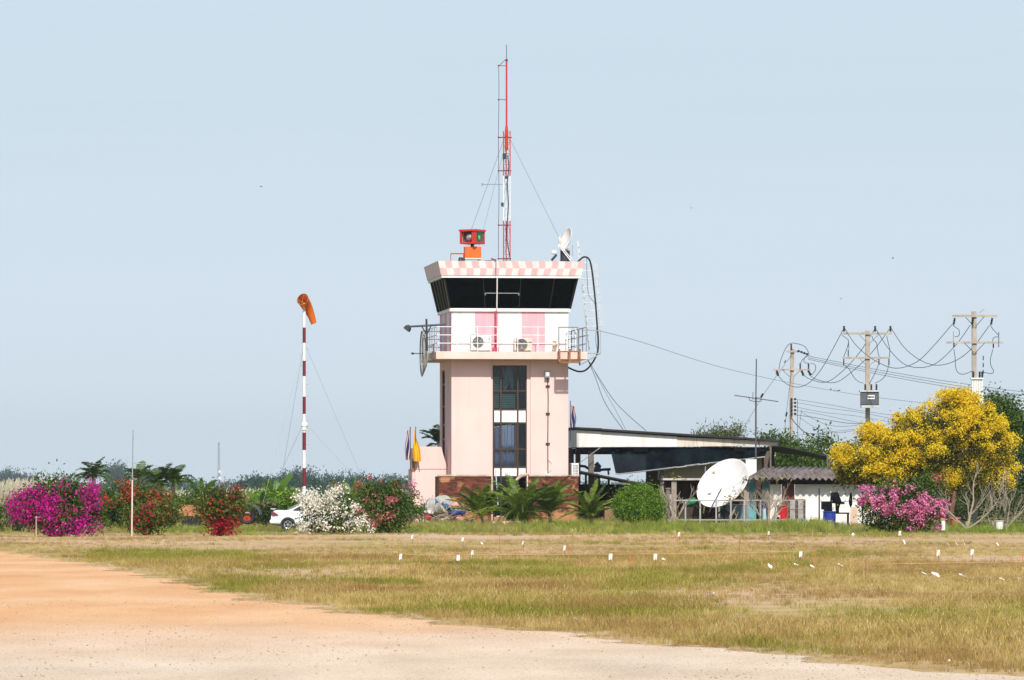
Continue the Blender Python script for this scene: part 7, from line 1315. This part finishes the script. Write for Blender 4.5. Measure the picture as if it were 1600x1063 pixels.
t = thing('blue_tarpaulin', 'blue tarpaulin thrown over the top of the pale drum', 'tarpaulin', (XW(694, JD - .3), JD - .3, ZW(786, JD))); m = MB(); m.sheet([[(-.42 + .9 * i / 10, -.32 + .16 * j + .04 * math.sin(i), .17 - .5 * (i / 10) ** 1.6 - .10 * (j - 2) ** 2 * .3 + .05 * math.sin(i * 1.9 + j)) for i in range(11)] for j in range(5)]); m.build('sheet', mat('blue tarp', (.02, .12, .30), .5, .3, 5), t, smooth=True, solid=.012); m = MB(); m.cyl((.45, -.25, -.35), (.5, .3, -.35), .02); m.build('weighting_stick', BARKP, t)
t = thing('brushwood', 'heap of pale brushwood twigs and rags beside the pale drum', 'brushwood', (XW(708, JD - .8), JD - .8, 0)); rr_ = random.Random(4); m = MB()
for k in range(70): a = Vector((rr_.gauss(0, .55), rr_.gauss(0, .35), rr_.uniform(.0, .75))); d = Vector((rr_.gauss(0, .5), rr_.gauss(0, .3), rr_.gauss(.15, .25))); m.tube([a, a + d * .5 + Vector((0, 0, .05)), a + d], [.02, .015, .006], 4)
m.build('twigs', BARKP, t)
for cl_, nm, ps in ((mat('pink rag', (.62, .30, .26), .9), 'pink_rag', ((.1, -.35, .95), (.35, -.3, .3))), (mat('pale rag', (.55, .53, .55), .85), 'pale_rag', ((.15, -.2, .75), (-.35, -.3, .25))), (mat('navy rag', (.03, .05, .2), .9), 'navy_rag', ((.05, -.4, .55), (.4, -.35, .6)))):
    m = MB()
    for p in ps: m.sph(p, (.22, .14, .13), 10, 6)
    m.v = [(x + .04 * math.sin(17 * z), y, z + .04 * math.sin(15 * x + 3 * y)) for x, y, z in m.v]; m.build(nm, cl_, t, smooth=True)
t = thing('bucket', 'small white and red bucket beside the drum near the stair wing', 'bucket', (XW(667, JD - .2), JD - .2, ZW(813, JD))); m = MB(); m.lathe([(0, 0), (.15, 0), (.2, .34), (0, .33)], Matrix.Rotation(R(14), 4, 'Y'), 16); m.build('body', mat('red bucket', (.45, .03, .05), .5), t); m = MB(); m.lathe([(.2, .34), (.24, .345), (.24, .44), (0, .46)], Matrix.Rotation(R(14), 4, 'Y'), 16); m.build('lid', WHITE, t)
t = thing('wooden_rack', 'black twig rack with thin bars near the foot of the stair wing', 'rack', (XW(670, JD + .8), JD + .8, 0)); m = MB(); z0 = ZW(788, JD)
for k in range(7): m.cyl((-.25 + .08 * k, 0, z0 - .1), (-.5 + .17 * k, 0, z0 + .35 + .1 * math.sin(k * 2)), .012, n=4)
m.cyl((-.4, 0, z0), (.45, 0, z0 - .02), .03); m.cyl((-.2, 0, 0), (-.2, 0, z0), .03); m.cyl((.3, 0, 0), (.3, 0, z0), .03); m.build('bars', DARKS, t)
t = thing('wooden_crate', 'small orange slatted crate on the ground between two palm clumps', 'crate', (XW(781, 233.5), 233.5, ZW(814, 233.5))); m = MB(); [m.bb(u - .05, u + .05, -.2, -.17, 0, .18) for u in np.linspace(-.22, .22, 5)]; m.bb(-.28, .28, -.169, .18, 0, .17); m.build('slats', mat('orange brown wood', (.46, .20, .09)), t); m = MB(); m.bb(-.15, .2, -.15, .1, .172, .23); m.build('cloth', mat('pale rag', (.55, .53, .55)), t)
# ================================================================== SURVEY STAKES, STRINGS, PAPER TAGS
ORG = mat('orange stake paint', (.62, .13, .05), .7, .2, 9); STG = mat('orange string', (.72, .34, .20), .7); PAP = mat('white paper', (.84, .84, .83), .8, .03, 5)
SG = 'orange survey stakes in the grass'
stakes = [(694, 865, 887, 'orange survey stake at the corner where two strings meet'), (984, 864, 888, 'orange survey stake halfway along the lower string'), (888, 853, 868, 'orange survey stake just past the paper tag on the upper string'), (780.6, 837, 857, 'dark thin survey stake in the upper string row'), (1058, 834, 848, 'orange survey stake with a tilted paper at its top'), (613.4, 834, 846.5, 'leaning orange survey stake in front of the salmon bush'), (652, 837, 854, 'very thin survey stake behind the string corner'), (1154.7, 839, 897, 'tallest thin survey stake crossing the lower string'), (1274, 859, 887, 'orange survey stake at the far end of the lower string'), (1352.5, 873, 909, 'dark tipped survey stake standing alone on the bare strip'), (1229, 875, 882, 'short orange peg on the bare strip'), (1269, 828, 856, 'pale thin stake before the blue barrel'), (1355, 837, 851, 'brown thin stake before the pink bush'), (1461, 858, 870, 'orange survey stake touching a paper tag before the bare trees'), (1556, 844, 859, 'orange survey stake before the worn white bucket'), (1598, 864, 880, 'orange survey stake at the picture edge'), (1480, 843, 855, 'thin brown stake below the white can'), (1157, 851, 870, 'pale leaning lath beside the tallest thin stake')]
for px, y0, y1, lab in stakes:
    p = gp(px, y1); D_ = p.y; h_ = (y1 - y0) * D_ / F; ln = (-.12 if px == 613.4 else (.1 if px == 1157 else random.uniform(-.03, .03)))
    m = MB(); m.bar((0, 0, -.05), (ln * h_, 0, h_), .014, .014); o = tag(m.build('survey_stake', BARKP if ('pale' in lab or 'brown' in lab) else (RUST if 'dark' in lab or 'tallest' in lab else ORG)), lab, 'stake', SG); o.location = p
def G3(px, py, yg): D_ = F * EYE / (yg - HY); return at(px, py, D_)
for lab, pts in (('lower orange string stretched level between the stakes', [(694, 867, 887), (984, 866, 888), (1154, 864, 888), (1274, 861, 887)]), ('upper orange string running back from the corner stake', [(694, 866, 887), (780, 858.5, 874), (888, 854, 868), (1058, 846, 858), (1154, 842, 852)]), ('slack orange string from the leaning stake to the corner stake', [(613, 862, 887), (640, 867, 887), (694, 868, 887)]), ('orange string along the bare strip to the picture edge', [(1274, 883, 889), (1352, 882, 890), (1460, 880, 889), (1598, 878, 887)])): wire('marker_string', lab, 'string', [G3(*p) for p in pts], .0045, STG, 'orange marker strings')
TG = 'white paper tags on the survey plot'
tags = [(626, 870, 1, 'paper tag hanging alone before the salmon bush'), (716, 872, 1, 'paper tag hanging just inside the corner stake'), (738, 864, .85, 'paper tag on the upper string next to the corner stake'), (882, 856.5, .85, 'paper tag on the upper string beside a stake'), (954, 870, 1.1, 'paper tag on the lower string just before the halfway stake'), (1024, 870, 1.1, 'paper tag on the lower string just past the halfway stake'), (1251, 866, 1.05, 'paper tag at the far end of the lower string'), (1466, 864, 1.05, 'paper tag touching an orange stake before the bare trees'), (1519, 863, 1.0, 'paper tag standing alone in the grass before the bare trees'), (644, 839, .7, 'small paper tag before the dark grass by the salmon bush'), (723, 843, .7, 'small paper tag below the steel drum'), (817, 848, .65, 'small paper tag before the palm clumps'), (1061, 835, .75, 'tilted paper tag on top of a stake before the bare shrub'), (1406, 833.5, .8, 'paper tag at the foot of the pink bush'), (1201, 833, .6, 'small paper tag in dead leaves below the twiggy tree')]
for px, py, s_, lab in tags:
    p = G3(px, py + 4.5 * s_, py + 4.5 * s_ + 9); D_ = p.y; w, h_ = 4.4 * s_ * D_ / F, 9 * s_ * D_ / F; t = thing('paper_tag', lab, 'paper tag', (p.x, D_, 0), random.uniform(-.4, .4), TG); z0 = p.z
    m = MB(); m.sheet([[(-w / 2 + w * i / 2, .02 * math.sin(i * 1.5 + j), z0 + h_ * j / 3) for i in range(3)] for j in range(4)]); m.build('paper', PAP, t, solid=.003); m = MB(); m.cyl((w * .1, .012, 0), (w * .1, .012, z0 + h_ * .98), .006, n=5); m.build('wire_stem', STRUT, t)
SGp = 'crumpled white paper scraps in the grass'
scr = [(1413, 848, 5, 8, 'curled paper scrap in grass below the pink bush'), (1482, 852, 3, 7, 'folded paper scrap, first of three below the white can'), (1495, 851, 5, 8, 'wide folded paper scrap, second of three below the white can'), (1507, 851, 2.5, 7, 'narrow folded paper scrap, third of three below the white can'), (1559, 852, 5, 7, 'paper scrap beside the stake before the worn white bucket'), (1203, 886, 8, 9, 'pointed paper scrap beyond the tallest thin stake'), (1244, 883, 9, 3, 'flat paper strip on the bare strip'), (1269, 886, 9, 5, 'slanting paper strip at the end stake of the lower string'), (1314, 884, 11, 5, 'slanting paper strip before the lone dark tipped stake'), (1444, 897, 9, 5, 'slanting paper strip beside the widest torn paper'), (1462, 899, 14, 9, 'widest torn paper lying in the grass'), (1503, 900, 11, 5, 'thin slanting paper strip beyond the widest torn paper'), (1566, 906, 11, 5, 'pale flat paper in long grass near the picture edge'), (1594, 905, 11, 4, 'paper strip in grass at the picture edge'), (1333, 836, 9, 9, 'white star shaped paper cross before the bench'), (860, 857, 7, 4, 'tilted paper strip near the upper string tag'), (753, 850, 4, 5, 'faint paper scrap beyond the corner stake'), (1115, 928, 7, 5, 'lone round paper scrap in the open grass'), (898, 968, 5, 4, 'small white litter in grass near the road edge'), (1483, 1034, 7, 5, 'round white litter in the grass beside the road'), (1037, 875, 5, 5, 'small pale scrap beyond the halfway stake tag')]
for i, (px, py, w, h_, lab) in enumerate(scr):
    yg = py + h_ / 2 + (2 if py < 900 else 3); D_ = F * EYE / (yg - HY); k_ = D_ / F; t = thing('paper_scrap', lab, 'paper scrap', (XW(px, D_), D_, 0), random.uniform(-.3, .3), SGp); rr_ = random.Random(i); w *= k_ * .78; h_ *= k_ * .85; sl_ = rr_.uniform(-.3, .3)
    z0 = (yg - py) * k_ - h_ / 2 + .01; g_ = [[(-w / 2 + w * a / 4 + rr_.gauss(0, w * .05), -.05 + .12 * b / 3 + rr_.gauss(0, .012), z0 + h_ * (1 - a / 4) * .8 + h_ * .35 * b / 3 + rr_.gauss(0, h_ * .08)) for a in range(5)] for b in range(4)]
    if 'cross' in lab or 'round' in lab: g_ = [[(w / 2 * math.cos(a * 1.57) * (1 - abs(b - 1.5) / 2.2), -.03 + .02 * b, z0 + h_ * (.5 + .5 * math.sin(a * 1.57) * (1 - abs(b - 1.5) / 2.2))) for a in range(5)] for b in range(4)]
    m = MB(); m.sheet(g_); m.build('paper', PAP, t, solid=.004)
# ------------------------------------------------------------------ air
hz = MB(); hz.bb(-1260, 1260, -100, 4660, -1.0, 60.0)
hm = bpy.data.materials.new('haze air'); hm.use_nodes = True; nt = hm.node_tree; nt.nodes.remove(nt.nodes['Principled BSDF']); pv = nt.nodes.new('ShaderNodeVolumePrincipled'); pv.inputs['Color'].default_value = (.86, .95, 1.0, 1); pv.inputs['Density'].default_value = .0001; pv.inputs['Anisotropy'].default_value = .25
nt.links.new(pv.outputs[0], nt.nodes['Material Output'].inputs['Volume'])
try: hm.volume_sampling = 'DISTANCE'
except Exception: pass
ho_ = hz.build('haze', hm); tag(ho_, 'thin pale blue haze over the airfield', kind='stuff'); ho_.display_type = 'WIRE'
